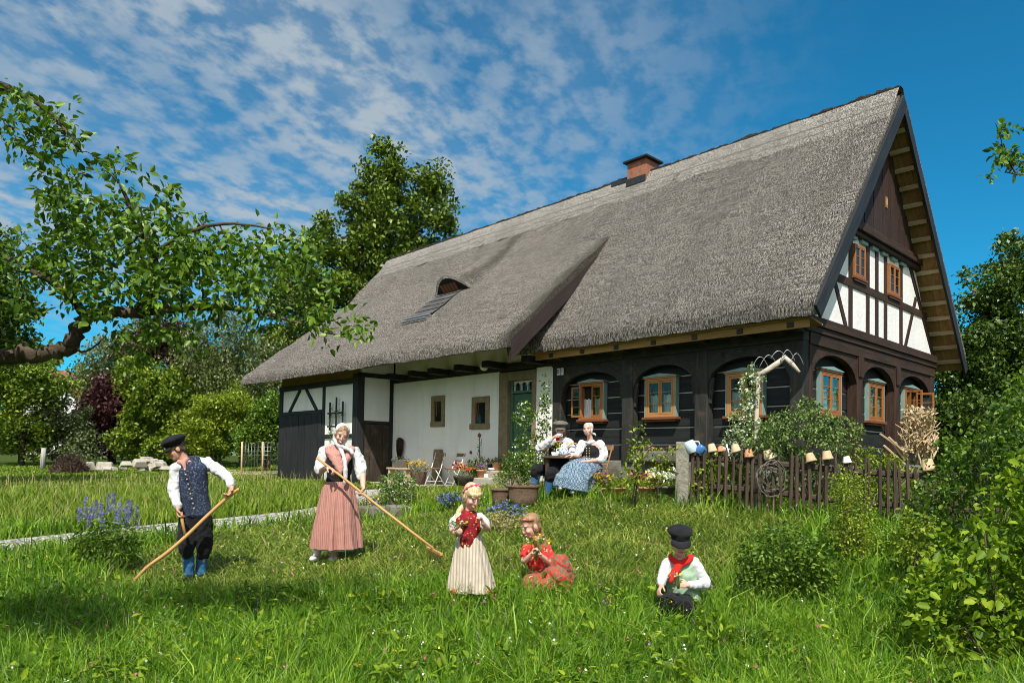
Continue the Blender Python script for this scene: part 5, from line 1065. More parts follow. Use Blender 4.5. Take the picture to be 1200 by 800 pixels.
for k, (px, lab) in enumerate(((853, 'narrow white bottle standing on a picket tip, left one'), (860, 'narrow white bottle on a picket tip just right of its twin'))):
    q = gv(px, 560, 11.3); mb = MB(); mb.lathe([(.001, 0), (.035, 0), (.035, .11), (.014, .15), (.014, .19), (.001, .19)], 14); mb2 = None; o = mb.build('bottle', M['china']); P = f0+fn*-.065; k2 = min(range(npk), key=lambda i: abs(pxproj(PICK[i][0])[0]-px)); o.location = PICK[k2][2]-fn*.065+Vector((0, 0, .80)); tag(o, ['narrow white bottle on the fence rail, left one of the pair', 'narrow white bottle on the fence rail, right one of the pair'][k], 'bottle', 'white bottles on the fence rail')
# wreath of twigs on the fence
c = Vector(atD(905, 560, 10.75)); WR = thing('twig_wreath', 'grey dried twig wreath hanging on the picket fence', 'wreath', c); mb = MB()
for k in range(26):
    a0 = rng.uniform(0, 6.28); r = .15+rng.uniform(-.08, .08); pts = [Vector(R0)*(math.cos(a0+t)*r)+Vector((0, 0, 1.25*math.sin(a0+t)*r))+fn*rng.uniform(.02, .07)+Vector(rng.normal(size=3)*.012) for t in np.linspace(0, rng.uniform(1.2, 2.6), 8)]; mb.tube(pts, .006, 4)
mb.build('twigs', plain('grey_twigs', (.16, .14, .12), .9, .3, 20, .2), WR)
# crooked pale branch with wire hoops
b = gv(886, 560, 11.2); CB = thing('branch_arch', 'pale crooked branch bent over like an arch beside the clematis', 'branch', b); q = lambda x, y, D=11.2: Vector(atD(x, y, D))-b
mb = MB(); mb.tube([Vector((0, 0, -.1)), q(886, 500), q(888, 460), q(889, 441)], [.04, .036, .034, .032], 10); mb.tube([q(888, 440), q(900, 433), q(912, 425), q(920, 419), q(928, 426, 11.1), q(937, 436, 11.0)], [.038, .042, .045, .046, .036, .02], 10); mb.build('limb', M['driftwood'], CB)
for k, (x0, x1, yb, yt, D) in enumerate(((880, 902, 434, 418, 11.3), (890, 912, 430, 416, 11.3), (903, 922, 420, 411, 11.2), (914, 932, 424, 410, 11.1), (925, 942, 428, 414, 11.0))):
    mb = MB(); mb.tube([q(x0+(x1-x0)*t, yb-(yb-yt)*math.sin(math.pi*t), D) for t in np.linspace(0, 1, 14)], .006, 6); mb.build('wire_hoop', M['wire'], CB)
# bundle of dry sticks under the gable
b = gv(1076, 545, 11.6); SB = thing('stick_bundle', 'upright bundle of pale dry split sticks against the gable behind the fence', 'sticks', b); mb = MB()
for k in range(60):
    x = rng.uniform(1058, 1094); y0 = rng.uniform(500, 530); p = Vector(atD(x, y0, 11.6+rng.uniform(-.25, .25)))-b; d = Vector(R0)*rng.normal(0, .5)+Vector((0, 0, 1))+Vector(FH)*rng.normal(0, .3); d.normalize(); l = rng.uniform(.10, .26); mb.tube([p, p+d*l*.5+Vector(rng.normal(size=3)*.015), p+d*l], [.008, .008, .006], 5, smooth=False)
mb.build('sticks', M['lath'], SB); C = np.array([atD(rng.uniform(1058, 1094), rng.uniform(478, 530), 11.6+rng.uniform(-.2, .2)) for k in range(1300)]); leaves_obj('dry_leaf', C, .075, L['dryleaf'], SB, .2, .5, False, loc=b); mb = MB()
for k in range(40):
    x = rng.uniform(1060, 1092); p = Vector(atD(x, rng.uniform(525, 545), 11.7+rng.uniform(-.2, .2)))-b; mb.tube([p, p+Vector(R0)*rng.normal(0, .15)+Vector((0, 0, .3))], .018, 5, smooth=False)
mb.build('base_sticks', M['lath'], SB)

# ---------------------------------------------------------------- along the white wall
def onY(px, py, Y): d = pray(px, py); return Vector(CAM+d*((Y-CAM[1])/d[1]))
PAVE = -.245
def folding_chair(loc, rz, label, m, group, seatm=None):
    r = thing('folding_chair', label, 'chair', loc, rz, group)
    for s in (-1, 1):
        mb = MB(); mb.tube([(s*.19, -.20, 0), (s*.19, .02, .43), (s*.19, .17, .86)], .013, 8); mb.build('leg', m, r); mb = MB(); mb.tube([(s*.165, .20, 0), (s*.165, -.17, .44)], .012, 8); mb.build('leg', m, r)
    mb = MB(); 
    for k in range(6): mb.box((0, -.17+k*.066, .447), (.40, .058, .018), None, (1, 0, 0))
    mb.build('seat', seatm or M['chairwood'], r, .004); mb = MB(); mb.box((0, .165, .81), (.43, .02, .085), Matrix.Rotation(-.2, 3, 'X'), (1, 0, 0)); mb.box((0, .115, .66), (.38, .014, .03), Matrix.Rotation(-.2, 3, 'X'), (1, 0, 0)); mb.build('backrest', M['chairwood'], r, .004)
    mb = MB(); mb.tube([(-.19, -.155, .1), (.19, -.155, .1)], .008, 6); mb.tube([(-.165, .12, .1), (.165, .12, .1)], .008, 6); mb.build('stretcher', m, r); return r
p = onY(510, 569, -.55); folding_chair((p.x, p.y, PAVE), RAD(4), 'white metal folding chair with brown slats in front of the leaning slab', M['white'], 'folding chairs at the white wall')
p = onY(533, 569, -.62); folding_chair((p.x, p.y, PAVE), RAD(-8), 'white metal folding chair with brown slats nearer the flower pots', M['white'], 'folding chairs at the white wall')
mb = MB(); mb.box((0, 0, .47), (.34, .07, .98), Matrix.Rotation(-.09, 3, 'X')); o = mb.build('stone_slab', M['sand'], None, .015); o.location = (-10.27, -.10, PAVE); tag(o, 'narrow brown stone slab leaning on the white wall behind a chair', 'slab')
br = thing('broom', 'upturned dark brushwood broom leaning in the corner by the side door', 'broom', (-12.1, -.22, PAVE)); mb = MB(); mb.tube([(0, 0, 0), (.03, .1, .75)], .014, 8); mb.build('handle', M['ash'], br); mb = MB()
for k in range(60): a = rng.uniform(0, 6.28); rr = rng.uniform(0, 1); mb.tube([(.03+.03*math.cos(a)*rr, .1+.03*math.sin(a)*rr, .62), (.05+.15*math.cos(a)*rr, .1+.07*math.sin(a)*rr, .95), (.06+.16*math.cos(a)*rr, .1+.07*math.sin(a)*rr, 1.2+rng.uniform(0, .1))], .008, 4)
mb.build('bristles', M['brown'], br)
bn = thing('garden_bench', 'low grey wooden bench carrying a zinc tub by the white wall', 'bench', (-11.4, -.5, PAVE)); mb = MB(); mb.box((0, 0, .40), (1.0, .34, .05), None); mb.build('seat', M['lath'], bn, .01)
for s in (-1, 1):
    mb = MB(); mb.box((s*.4, 0, .187), (.06, .3, .375)); mb.build('leg', M['lath'], bn)
zt = thing('zinc_tub', 'oval zinc tub planted with greenery on the low bench', 'tub', (-11.45, -.5, PAVE+.427)); mb = MB(); mb.lathe([(.001, .01), (.22, 0), (.27, .2), (.285, .205), (.28, .215), (.26, .2), (.21, .15), (.001, .14)], 22, Matrix.Diagonal((1.3, .7, 1))); mb.build('body', M['zinc'], zt)
def tuft(root, loc, r, h, n, leaf, size, fl=(), asp=.5, oval=False):
    a = rng.uniform(0, 6.28, n); rr = np.sqrt(rng.uniform(0, 1, n))*r; C = np.c_[np.cos(a)*rr, np.sin(a)*rr, rng.uniform(.05, 1, n)*h*(1-.35*(rr/r)**2)]+np.array(loc); leaves_obj('foliage', C, size, leaf, root, .5, asp, oval)
    for m_, k, s in fl:
        a = rng.uniform(0, 6.28, k); rr = np.sqrt(rng.uniform(0, 1, k))*r; P = np.c_[np.cos(a)*rr, np.sin(a)*rr, h*rng.uniform(.6, 1.15, k)]+np.array(loc); P = np.repeat(P, 5, 0)+rng.normal(size=(5*k, 3))*s*.4; leaves_obj('blossom', P, s, m_, root, .6, .85, False)
tuft(zt, (0, 0, .12), .24, .20, 160, L['grey'], .05)
def potted(name, label, loc, r, h, m, leaf, lr, lh, n, size, fl=(), cat='potted plant', group='pots by the front door', basket=False):
    t = thing(name, label, cat, loc, 0, group); mb = MB(); mb.lathe(pot_prof(r, h, not basket), 20); mb.build('pot', m, t); mb = MB(); mb.lathe([(.001, h*.93), (r*.84, h*.9)], 14); mb.build('earth', M['soil'], t); tuft(t, (0, 0, h*.92), lr, lh, n, leaf, size, fl); return t
p = onY(490, 572, -.75); potted('planted_basket', 'round brown basket of yellow and rust flowers between bench and chairs', (p.x, p.y, PAVE), .24, .34, M['wicker'], L['grey'], .30, .28, 240, .05, [(L['yellowfl'], 40, .04)], 'planter', None, True)
p = onY(545, 566, -1.0); potted('planter_box', 'brown wooden planter with red and orange flowers left of the steps', (p.x, p.y, g1(p.x, p.y)+.02), .30, .24, M['olddoor'], L['bush'], .30, .26, 220, .05, [(L['redfl'], 9, .075), (L['orangefl'], 6, .06)], 'planter', None, True)
p = onY(582, 548, -.33); potted('flower_pot', 'terracotta pot with a dark leafy plant on the top step by the door frame', (p.x, p.y, .192), .12, .20, M['terra'], L['bush'], .14, .14, 110, .05)
p = onY(574, 546, -.36); potted('flower_pot', 'dark pot with red and yellow blooms on the top step', (p.x, p.y, .192), .09, .16, M['iron'], L['bush'], .11, .12, 60, .045, [(L['redfl'], 3, .06), (L['yellowfl'], 2, .05)])
p = onY(564, 556, -.72); potted('flower_pot', 'terracotta pot with violet blooms on the lower step', (p.x, p.y, .022), .13, .19, M['terra'], L['grey'], .15, .12, 90, .045, [(L['violetfl'], 8, .04)])
p = onY(557, 556, -.75); potted('stone_urn', 'grey stone urn with trailing greenery at the left end of the lower step', (p.x-.1, p.y, .022), .11, .24, M['granite'], L['bush'], .15, .14, 90, .05)
p = onY(569, 555, -.80); mb = MB(); mb.box((0, 0, .05), (.12, .08, .10), None, taper=.8); o = mb.build('white_stone', M['white'], None, .02); o.location = (p.x+.02, p.y, .022); tag(o, 'small white block lying on the lower step before the pots', 'stone')
p = onY(577, 548, -.42); mb = MB(); mb.ball((0, 0, .035), (.12, .06, .035)); o = mb.build('pale_shell', M['white']); o.location = (p.x, p.y-.04, .192); tag(o, 'pale rounded shell-like stone lying at the edge of the top step', 'stone')
# tall pot plant with a thin stalk and small ornaments
p = onY(561, 556, -.55); t = potted('stalk_plant', 'tall thin potted plant with little hanging ornaments below the small window', (p.x, p.y, .02), .12, .2, M['wicker'], L['deep'], .26, .34, 240, .06)
mb = MB(); mb.tube([(0, 0, .1), (.02, 0, .5), (.0, 0, 1.05)], .008, 6); mb.tube([(.06, 0, .2), (.08, 0, .95)], .006, 6); mb.build('stalk', M['twig'], t); C = np.c_[rng.normal(0, .03, 60), rng.normal(0, .03, 60), rng.uniform(.35, 1.05, 60)]; leaves_obj('leaf', C, .045, L['deep'], t)
for (dx, dz, s) in ((-.32, .62, .04), (-.42, .38, .03), (0, 1.05, .05)):
    mb = MB(); mb.tube([(dx*.3, 0, .12), (dx, 0, dz)], .004, 5); mb.build('wire', M['wire'], t); mb = MB(); mb.lathe([(.001, -s*1.4), (s*.7, -s), (s, 0), (s*.4, s*.8), (.001, s)], 10, Matrix.Translation((dx, 0, dz))); mb.build('ornament', M['sill'], t)
# trellis on the barn panel
tr = thing('trellis', 'dark wooden trellis on the white barn panel behind the woman with the rake', 'trellis', (-13.75, BY-.07, 1.15))
for k, x in enumerate((-.38, 0, .38)):
    mb = MB(); mb.box((x, 0, .55-.02*abs(k-1)), (.06, .03, 1.1 if k == 1 else .85)); mb.build('upright', M['black'], tr)
for z in (.22, .62):
    mb = MB(); mb.box((0, -.032, z), (.9, .03, .05)); mb.build('crossbar', M['black'], tr)
C = np.c_[rng.uniform(-.45, .45, 110), rng.uniform(-.06, .0, 110), rng.uniform(-.2, .75, 110)]; leaves_obj('foliage', C, .06, L['bush'], tr)
# wicker baskets on the lawn
def basket(loc, r, h, label, handle=False, sx=1.0):
    t = thing('wicker_basket', label, 'basket', loc, RAD(46), 'wicker baskets on the lawn'); Mx = Matrix.Diagonal((sx, .8, 1))
    mb = MB(); mb.lathe([(.001, .01), (r*.80, 0), (r*.93, h*.5), (r, h*.97), (r*1.03, h), (r*.96, h*1.01), (r*.9, h*.9), (r*.75, .05), (.001, .05)], 26, Mx); mb.build('body', M['wicker'], t)
    mb = MB(); mb.tube([Mx @ Vector((math.cos(a)*r*1.01, math.sin(a)*r*1.01, h)) for a in np.linspace(0, 2*math.pi, 40)], .022, 6); mb.build('rim', M['wicker'], t)
    if handle:
        mb = MB(); mb.tube([(-r*sx*.75+.0, -.1, h), (-r*sx*.66, -.1, h+.10), (-r*sx*.30, -.1, h+.11), (-r*sx*.2, -.1, h)], .018, 7); mb.build('handle', M['wicker'], t); mb = MB(); mb.tube([(r*sx*.25, -.1, h), (r*sx*.33, -.1, h+.06), (r*sx*.7, -.1, h+.06), (r*sx*.8, -.1, h)], .018, 7); mb.build('handle', M['wicker'], t)
b = gv(613, 584, 11.6); basket(b, .22, .34, 'wide brown wicker basket with rope handles standing in the grass before the table', True, 1.15); b = gv(588, 586, 11.9); basket(b, .17, .30, 'narrower brown wicker basket without handles next to the wide one', False, 1.0)
# flowers along the plinth
WP = 'pots along the log wall'
p = Vector((-4.62, -.24, .0)); p.z = g1(p.x, p.y)
pb = onY(690, 541, -.20); mb = MB(); mb.box((0, 0, .17), (.95, .30, .34)); o = mb.build('stone_bench', M['plinth'], None, .02); o.location = (pb.x, -.24, .08); tag(o, 'stone ledge block carrying a terracotta bowl beside the lady', 'stone block')
potted('bowl_planter', 'wide terracotta bowl of white flowers on the stone ledge behind the lady', (pb.x, -.24, .425), .20, .18, M['terra'], L['grey'], .24, .22, 220, .05, [(L['whitefl'], 30, .035)], group=WP)
pt = onY(772, 541, -.15); TR = thing('stone_trough', 'grey stone trough with pink and violet flowers on the plinth by the gate post', 'trough', (pt.x, -.17, .478)); mb = MB(); mb.span((-.52, -.16, 0), (.52, .13, .22)); mb.build('body', M['plinth'], TR, .03); tuft(TR, (0, -.02, .2), .14, .1, 40, L['bush'], .05)
for k in range(5): tuft(TR, (-.4+.2*k, -.02, .2), .10, .10, 26, L['bush'], .04, [([L['violetfl'], L['pinkfl'], L['yellowfl']][k % 3], 4, .04)])
for (px, py, D, mm, lf, fl, lab, r, h) in ((703, 573, 12.3, 'terra', 'bush', [(L['yellowfl'], 16, .05), (L['violetfl'], 8, .06)], 'low pot of yellow and violet pansies right of the lady', .14, .14), (723, 574, 12.4, 'terra', 'lime', [], 'shallow terracotta pot of pale green herbs at the plinth', .16, .12), (780, 577, 12.2, 'plinth', 'bush', [(L['whitefl'], 46, .06)], 'low planter of white hydrangea by the gate post', .20, .16), (757, 577, 12.3, 'terra', 'lime', [(L['pinkfl'], 16, .06), (L['yellowfl'], 6, .05)], 'terracotta pot of pink flowers between the sapling and the hydrangea', .17, .13)):
    b = gv(px, py, D); potted('flower_pot', lab, b, r, h, M[mm], L[lf], r*1.5, .22, 150, .06, fl, group=WP)
# stone kerb of the flower bed behind the woman
b0, b1 = gv(419, 601, 13.6), gv(476, 606, 12.9); KB = MB(); n = 3
for k in range(n):
    a, c = b0.lerp(b1, k/n), b0.lerp(b1, (k+.97)/n); m = (a+c)/2; d = c-a; KB.box((m.x, m.y, g1(m.x, m.y)+.07), (d.length, .26, .32), Matrix.Rotation(math.atan2(d.y, d.x), 3, 'Z'))
o = KB.build('stone_kerb', M['plinth'], None, .03); tag(o, kind='structure')
bush('flower_clump', 'blue and yellow bedding flowers behind the stone kerb', 'flowers', 436, 596, 14.0, [(440, 590, 22, 6)], 60, 5, .04, L['bush'], 13.8, 14.2, 4, None, [(L['bluefl'], 40, .04), (L['yellowfl'], 14, .04)])
LF = L
# ---------------------------------------------------------------- people
def cloth(name, col, var=.12, pattern=None, rough=.85, sheen=.05):
    t = NT(name); o = t.coord(); n = t.noise(o, 9, 4); f = t.noise(o, 160, 2)
    c = t.ramp(n, [(.3, tuple(x*(1-var) for x in col)), (.7, tuple(min(1, x*(1+var)) for x in col))])
    if pattern: c = pattern(t, o, c)
    t.base(c); t.rough(rough); t.bump(t.math('ADD', t.math('MULTIPLY', n, 1.0), t.math('MULTIPLY', f, .12)), .35, .02); t.set(Specular_IOR_Level=.15, Sheen_Weight=sheen); return t.m
def pat_specks(col, scale, size):
    def f(t, o, c): return t.mix(t.ramp(t.voro(o, scale).outputs[0], [(size, (1, 1, 1)), (size+.08, (0, 0, 0))]), c, col)
    return f
def pat_stripes(col, scale, axis='X', w=.5):
    def f(t, o, c):
        wv = t.new('ShaderNodeTexWave', wave_type='BANDS', bands_direction=axis); wv.inputs['Scale'].default_value = scale; wv.inputs['Distortion'].default_value = .3; t.link(o, wv.inputs[0]); return t.mix(t.ramp(wv.outputs[1], [(w, (0, 0, 0)), (w+.2, (1, 1, 1))]), c, col)
    return f
def pat_check(col, scale):
    def f(t, o, c):
        k = t.new('ShaderNodeTexChecker'); k.inputs['Scale'].default_value = scale; t.link(o, k.inputs[0]); k.inputs[1].default_value = (1, 1, 1, 1); k.inputs[2].default_value = (0, 0, 0, 1); return t.mix(k.outputs[0], c, col)
    return f
def pat_flowers(scale):
    def f(t, o, c):
        v = t.voro(o, scale); r = t.ramp(v.outputs[1], [(.2, (.50, .03, .03)), (.4, (.02, .05, .05)), (.6, (.55, .35, .08)), (.8, (.05, .22, .26)), (.95, (.6, .5, .45))], 'CONSTANT'); return t.mix(t.ramp(v.outputs[0], [(.25, (1, 1, 1)), (.4, (0, 0, 0))]), c, r)
    return f
def mk_skin(name, col):
    t = NT(name); n = t.noise(t.coord(), 22, 4); t.base(t.ramp(n, [(.3, tuple(c*.88 for c in col)), (.7, tuple(min(1, c*1.08) for c in col))])); t.rough(.5); t.set(Specular_IOR_Level=.35, Subsurface_Weight=.12, Subsurface_Scale=.02); t.b.inputs['Subsurface Radius'].default_value = (1, .35, .2); return t.m
SK = mk_skin('skin', (.56, .30, .205)); SKP = mk_skin('fair_skin', (.66, .38, .29))
Cm = {'white': cloth('white_linen', (.56, .565, .57), .1), 'vest': cloth('blue_print_vest', (.018, .028, .055), .2, pat_specks((.26, .30, .40), 60, .22)), 'black': cloth('black_cloth', (.012, .012, .014), .3), 'sock': cloth('blue_wool', (.035, .13, .28), .2),
      'pink': cloth('pink_striped_cotton', (.35, .155, .125), .12, pat_stripes((.405, .215, .18), 15)), 'shawl': cloth('pink_kerchief', (.43, .19, .16), .1, pat_check((.50, .28, .24), 90)), 'red': cloth('flowered_red_shawl', (.20, .010, .014), .3, pat_flowers(48)),
      'cream': cloth('cream_striped_skirt', (.52, .46, .37), .12, pat_stripes((.38, .31, .24), 11)), 'redblouse': cloth('red_blouse', (.55, .035, .03), .12, pat_flowers(36)), 'check': cloth('red_green_check', (.55, .04, .03), .1, pat_check((.10, .13, .08), 40)),
      'green': cloth('green_felt', (.30, .42, .29), .12), 'scarlet': cloth('scarlet_kerchief', (.62, .02, .015), .12), 'navy': cloth('navy_waistcoat', (.02, .025, .04), .2), 'bluecheck': cloth('blue_white_print', (.035, .085, .15), .12, pat_check((.24, .30, .35), 40)), 'grey': cloth('grey_tweed', (.13, .115, .095), .2),
      'redshoe': cloth('red_leather', (.42, .04, .03), .1, None, .4), 'bodice': cloth('black_bodice', (.016, .014, .016), .2), 'brass': plain('brass', (.62, .50, .25), .35, .1, 20, 0, .5, .6), 'eye': plain('eye_white', (.40, .35, .33), .3, .02, 9, 0), 'iris': plain('iris', (.04, .05, .06), .2, .1, 9, 0), 'lips': plain('lips', (.45, .12, .10), .45, .1, 9, 0), 'teeth': plain('teeth', (.8, .78, .72), .3, .03, 9, 0)}
def mk_hair(name, a, b):
    t = NT(name); o = t.coord(); n = t.noise(t.mapping(o, (110, 110, 14)), 1, 3); t.base(t.ramp(n, [(.3, a), (.7, b)])); t.rough(.5); t.bump(n, .8, .006); return t.m
HR = {'brown': mk_hair('brown_hair', (.035, .020, .012), (.12, .07, .04)), 'blond': mk_hair('fair_hair', (.42, .28, .12), (.74, .58, .34)), 'dkblond': mk_hair('dark_fair_hair', (.16, .09, .04), (.40, .25, .12)), 'white': mk_hair('white_hair', (.50, .47, .42), (.80, .77, .72))}
CL_TEX = bpy.data.textures.new('cloth_folds', 'CLOUDS'); CL_TEX.noise_scale = .065; CL_TEX.noise_depth = 2
def local_px(loc, D): return lambda x, y, d=0.0: Matrix.Rotation(-YAW, 3, 'Z') @ (Vector(atD(x, y, D+d))-loc)
class Fig:
    def __init__(s, name, label, ax, ay, D, skin, group=None, z=None):
        s.D = D; s.m = D/F; s.ax, s.ay = ax, ay; s.skin = skin; b = Vector(atD(ax, ay, D)); s.b = b; s.root = thing('person', label, 'person', b, YAW, group)
    def p(s, x, y, d=0.0): return Matrix.Rotation(-YAW, 3, 'Z') @ (Vector(atD(x, y, s.D+d))-s.b)
    def part(s, mb, name, mat, voxel=None, folds=0, smooth=2, parent=None):
        o = mb.build(name, mat, parent or s.root)
        if voxel:
            r = o.modifiers.new('remesh', 'REMESH'); r.mode = 'VOXEL'; r.voxel_size = voxel; r.use_smooth_shade = True
            if folds: d = o.modifiers.new('folds', 'DISPLACE'); d.texture = CL_TEX; d.strength = folds*1.7; d.mid_level = .5; d.texture_coords = 'LOCAL'
            k = o.modifiers.new('smooth', 'SMOOTH'); k.factor = .5; k.iterations = smooth
        return o
def frame(f, u=(0, 0, 1)):
    f = Vector(f).normalized(); u = Vector(u); x = f.cross(u).normalized(); z = x.cross(f); return Matrix((x, f, z)).transposed()     # x side, y forward, z up
def head(mb, c, R, s=1.0):
    def B(x, y, z, rx, ry, rz, n=16): mb.ball(c+R @ Vector((x*s, y*s, z*s)), (rx*s, ry*s, rz*s), n, 12, R)
    B(0, -.015, .032, .075, .094, .085); B(0, .028, -.03, .060, .064, .078); B(0, .052, -.088, .036, .032, .026); B(0, .02, -.07, .050, .055, .045)
    for k in (-1, 1): B(k*.076, -.012, -.012, .012, .024, .034); B(k*.036, .064, -.030, .024, .022, .022); B(k*.030, .074, .030, .024, .012, .008)
    mb.tube([c+R @ Vector(v)*s for v in ((0, .086, .018), (0, .099, -.012), (0, .105, -.032), (0, .090, -.042))], [.008*s, .0095*s, .0125*s, .008*s], 8); B(0, .083, -.064, .026, .014, .008); B(0, .080, -.074, .022, .014, .008)
def face(fig, c, R, s=1.0, smile=False, shut=False, brow='brown'):
    L = lambda x, y, z: c+R @ Vector((x*s, y*s, z*s))
    for k in (-1, 1):
        mb = MB(); mb.ball(L(k*.031, .0805, .010), (.0115*s, .007*s, .0055*s if not shut else .0022*s), 10, 8, R); e = fig.part(mb, 'eye', Cm['eye']); mb = MB(); mb.ball(L(k*.031, .0842, .009), (.0066*s, .0036*s, .0054*s if not shut else .002*s), 8, 6, R); fig.part(mb, 'iris', Cm['iris'], parent=e)
        mb = MB(); mb.tube([L(k*.016, .090, .030), L(k*.032, .093, .036), L(k*.050, .078, .030)], [.003*s, .0042*s, .002*s], 6); fig.part(mb, 'eyebrow', HR[brow])
    mb = MB(); mb.tube([L(-.026, .082, -.062+(.008 if smile else 0)), L(-.012, .098, -.067), L(.012, .098, -.067), L(.026, .082, -.062+(.008 if smile else 0))], [.003*s, .0062*s, .0062*s, .003*s], 8); m_ = fig.part(mb, 'lips', Cm['lips'])
    if smile: mb = MB(); mb.tube([L(-.019, .092, -.062), L(0, .1035, -.0655), L(.019, .092, -.062)], [.003*s, .0045*s, .003*s], 6); fig.part(mb, 'teeth', Cm['teeth'], parent=m_)
def hand(mb, w, d, pn, curl=.9, s=1.0, thumb=1, spread=.1):
    "wrist, direction of the palm, palm normal; four curled fingers and a thumb from the side"
    d = Vector(d).normalized(); pn = Vector(pn); pn = (pn-d*pn.dot(d)).normalized(); sd = d.cross(pn); R = Matrix((sd, d, pn)).transposed(); w = Vector(w)
    mb.ball(w+d*.045*s, (.040*s, .055*s, .017*s), 12, 8, R); mb.tube([w-d*.02*s, w+d*.03*s], [(.028*s, .021*s), (.036*s, .018*s)], 10, side=sd)
    for i, (o, l) in enumerate(((-.030, .85), (-.010, 1.0), (.010, .95), (.029, .76))):
        b = w+d*.083*s+sd*o*s; dd = (d+sd*o*spread*10).normalized(); pts = [b-d*.03*s, b]; a = 0
        for k, sg in enumerate((.042, .027, .021)):
            a += curl*(.75, .85, .6)[k]; v = dd*math.cos(a)+pn*math.sin(a); pts.append(pts[-1]+v*sg*l*s)
        mb.tube(pts, [.0095*s, .0095*s, .0088*s, .008*s, .0066*s], 8)
    b = w+d*.022*s+sd*(-.030*thumb)*s; v1 = (d*.55-sd*thumb*.75+pn*.35).normalized(); v2 = (d*.75-sd*thumb*.1+pn*(.3+curl*.5)).normalized(); mb.tube([b-v1*.015*s, b+v1*.03*s, b+v1*.03*s+v2*.030*s, b+v1*.03*s+v2*.055*s], [.013*s, .0115*s, .0105*s, .008*s], 8)
def limb(mb, pts, rad, n=12):
    P, r = smooth_line([np.array(p) for p in pts], list(rad), 4); mb.tube([Vector(p) for p in P], r, n); mb.ball(pts[0], rad[0]*1.0); mb.ball(pts[-1], rad[-1])
def torso(mb, rings, side=(1, 0, 0)):
    "rings: (centre, rx, ry)"
    pts = [r[0] for r in rings]; mb.tube(pts, [(r[1], r[2]) for r in rings], 20, side=side); mb.ball(pts[0], (rings[0][1], rings[0][2], min(rings[0][1], rings[0][2])*.5)); mb.ball(pts[-1], (rings[-1][1], rings[-1][2], min(rings[-1][1:])*.5))
def skirt(waist, wr, hem, hr, pleats=22, amp=.06, bow=.5, nrow=26, ncol=150, seed=1, thick=.006):
    mb = MB(); vs = []
    for i in range(nrow+1):
        t = i/nrow; c = Vector(waist).lerp(Vector(hem), t); k = t**bow
        for j in range(ncol):
            a = 2*math.pi*j/ncol; ph = pleats*.62*a+4.2*mnoise.noise(Vector((math.cos(a)*1.7, math.sin(a)*1.7, seed+t*.8))); am = amp*(.3+.9*t)*(.75+.9*mnoise.noise(Vector((math.cos(a)*2.3, math.sin(a)*2.3, seed+5+t)))); rr = 1+am*(math.sin(ph)+.45*math.sin(ph*2.3+seed))+.05*t*mnoise.noise(Vector((math.cos(a)*2, math.sin(a)*2, seed+t*2)))+.018*mnoise.noise(Vector((math.cos(a)*6, math.sin(a)*6, seed+t*9))); vs.append(c+Vector((math.cos(a)*(wr[0]+(hr[0]-wr[0])*k)*rr, math.sin(a)*(wr[1]+(hr[1]-wr[1])*k)*rr, .012*t*mnoise.noise(Vector((a*2, seed, 0))))))
    mb.add(vs, [(i*ncol+j, i*ncol+(j+1) % ncol, (i+1)*ncol+(j+1) % ncol, (i+1)*ncol+j) for i in range(nrow) for j in range(ncol)], (0, 0, 1), 0, True); mb.ball(waist, (wr[0], wr[1], .02)); return mb
def cap(fig, c, R, s, m, peak=True, w=.128, h=.062, shift=(0, 0, .075), band=True):
    L = lambda x, y, z: c+R @ Vector((x*s, y*s, z*s)); mb = MB(); sx, sy, sz = shift
    mb.ball(L(sx, sy-.005, sz+.028), (w*s, (w+.006)*s, h*s), 18, 12, R); mb.tube([L(0, -.004, .030), L(0, -.004, .082)], [(.086*s, .102*s), (.092*s, .108*s)], 20, side=R @ Vector((1, 0, 0)))
    o = fig.part(mb, 'cap', m, .0065*s, .008, 2)
    if peak:
        mb = MB(); n = 12; top = []; 
        for i in range(n+1):
            a = math.pi*(.12+.76*i/n); top += [L(math.cos(a)*.085, .0+math.sin(a)*.098, .040), L(math.cos(a)*.098, .012+math.sin(a)*.165, .014)]
        low = [q-R @ Vector((0, 0, .008*s)) for q in top]; k = len(top); mb.add(top+low, [(2*i, 2*i+1, 2*i+3, 2*i+2) for i in range(n)]+[(k+2*i, k+2*i+2, k+2*i+3, k+2*i+1) for i in range(n)]+[(2*i+1, k+2*i+1, k+2*i+3, 2*i+3) for i in range(n)]+[(2*i, 2*i+2, k+2*i+2, k+2*i) for i in range(n)], (1, 0, 0), 0, True); fig.part(mb, 'peak', M['iron'] if False else m, parent=o)
    return o
def hair_cap(fig, c, R, s, m, grow=1.0, back=-.02, drop=0.0, extra=None, name='hair', top=.036, low=-.0, fringe=False):
    "a shell of hair over the cranium, open at the face"
    mb = MB(); L = lambda x, y, z: c+R @ Vector((x*s, y*s, z*s)); g = grow
    mb.ball(L(0, back-.005, top+.006), (.081*s*g, .093*s*g, .083*s*g), 18, 12, R)
    for k in (-1, 1): mb.ball(L(k*.058, -.018, -.005+low), (.024*s*g, .045*s*g, (.062+drop)*s), 10, 10, R)
    mb.ball(L(0, -.066, -.030+low), (.062*s*g, .040*s*g, (.060+drop)*s), 12, 10, R)
    if fringe: mb.tube([L(-.064, .040, .042), L(-.034, .072, .046), (L(.0, .081, .047)), L(.034, .072, .046), L(.064, .040, .042)], [(.010*s, .024*s)]*5, 10, side=R @ Vector((0, 1, 0)))
    if extra: extra(mb, L)
    return fig.part(mb, name, m, .0055*s+.001, .006, 2)

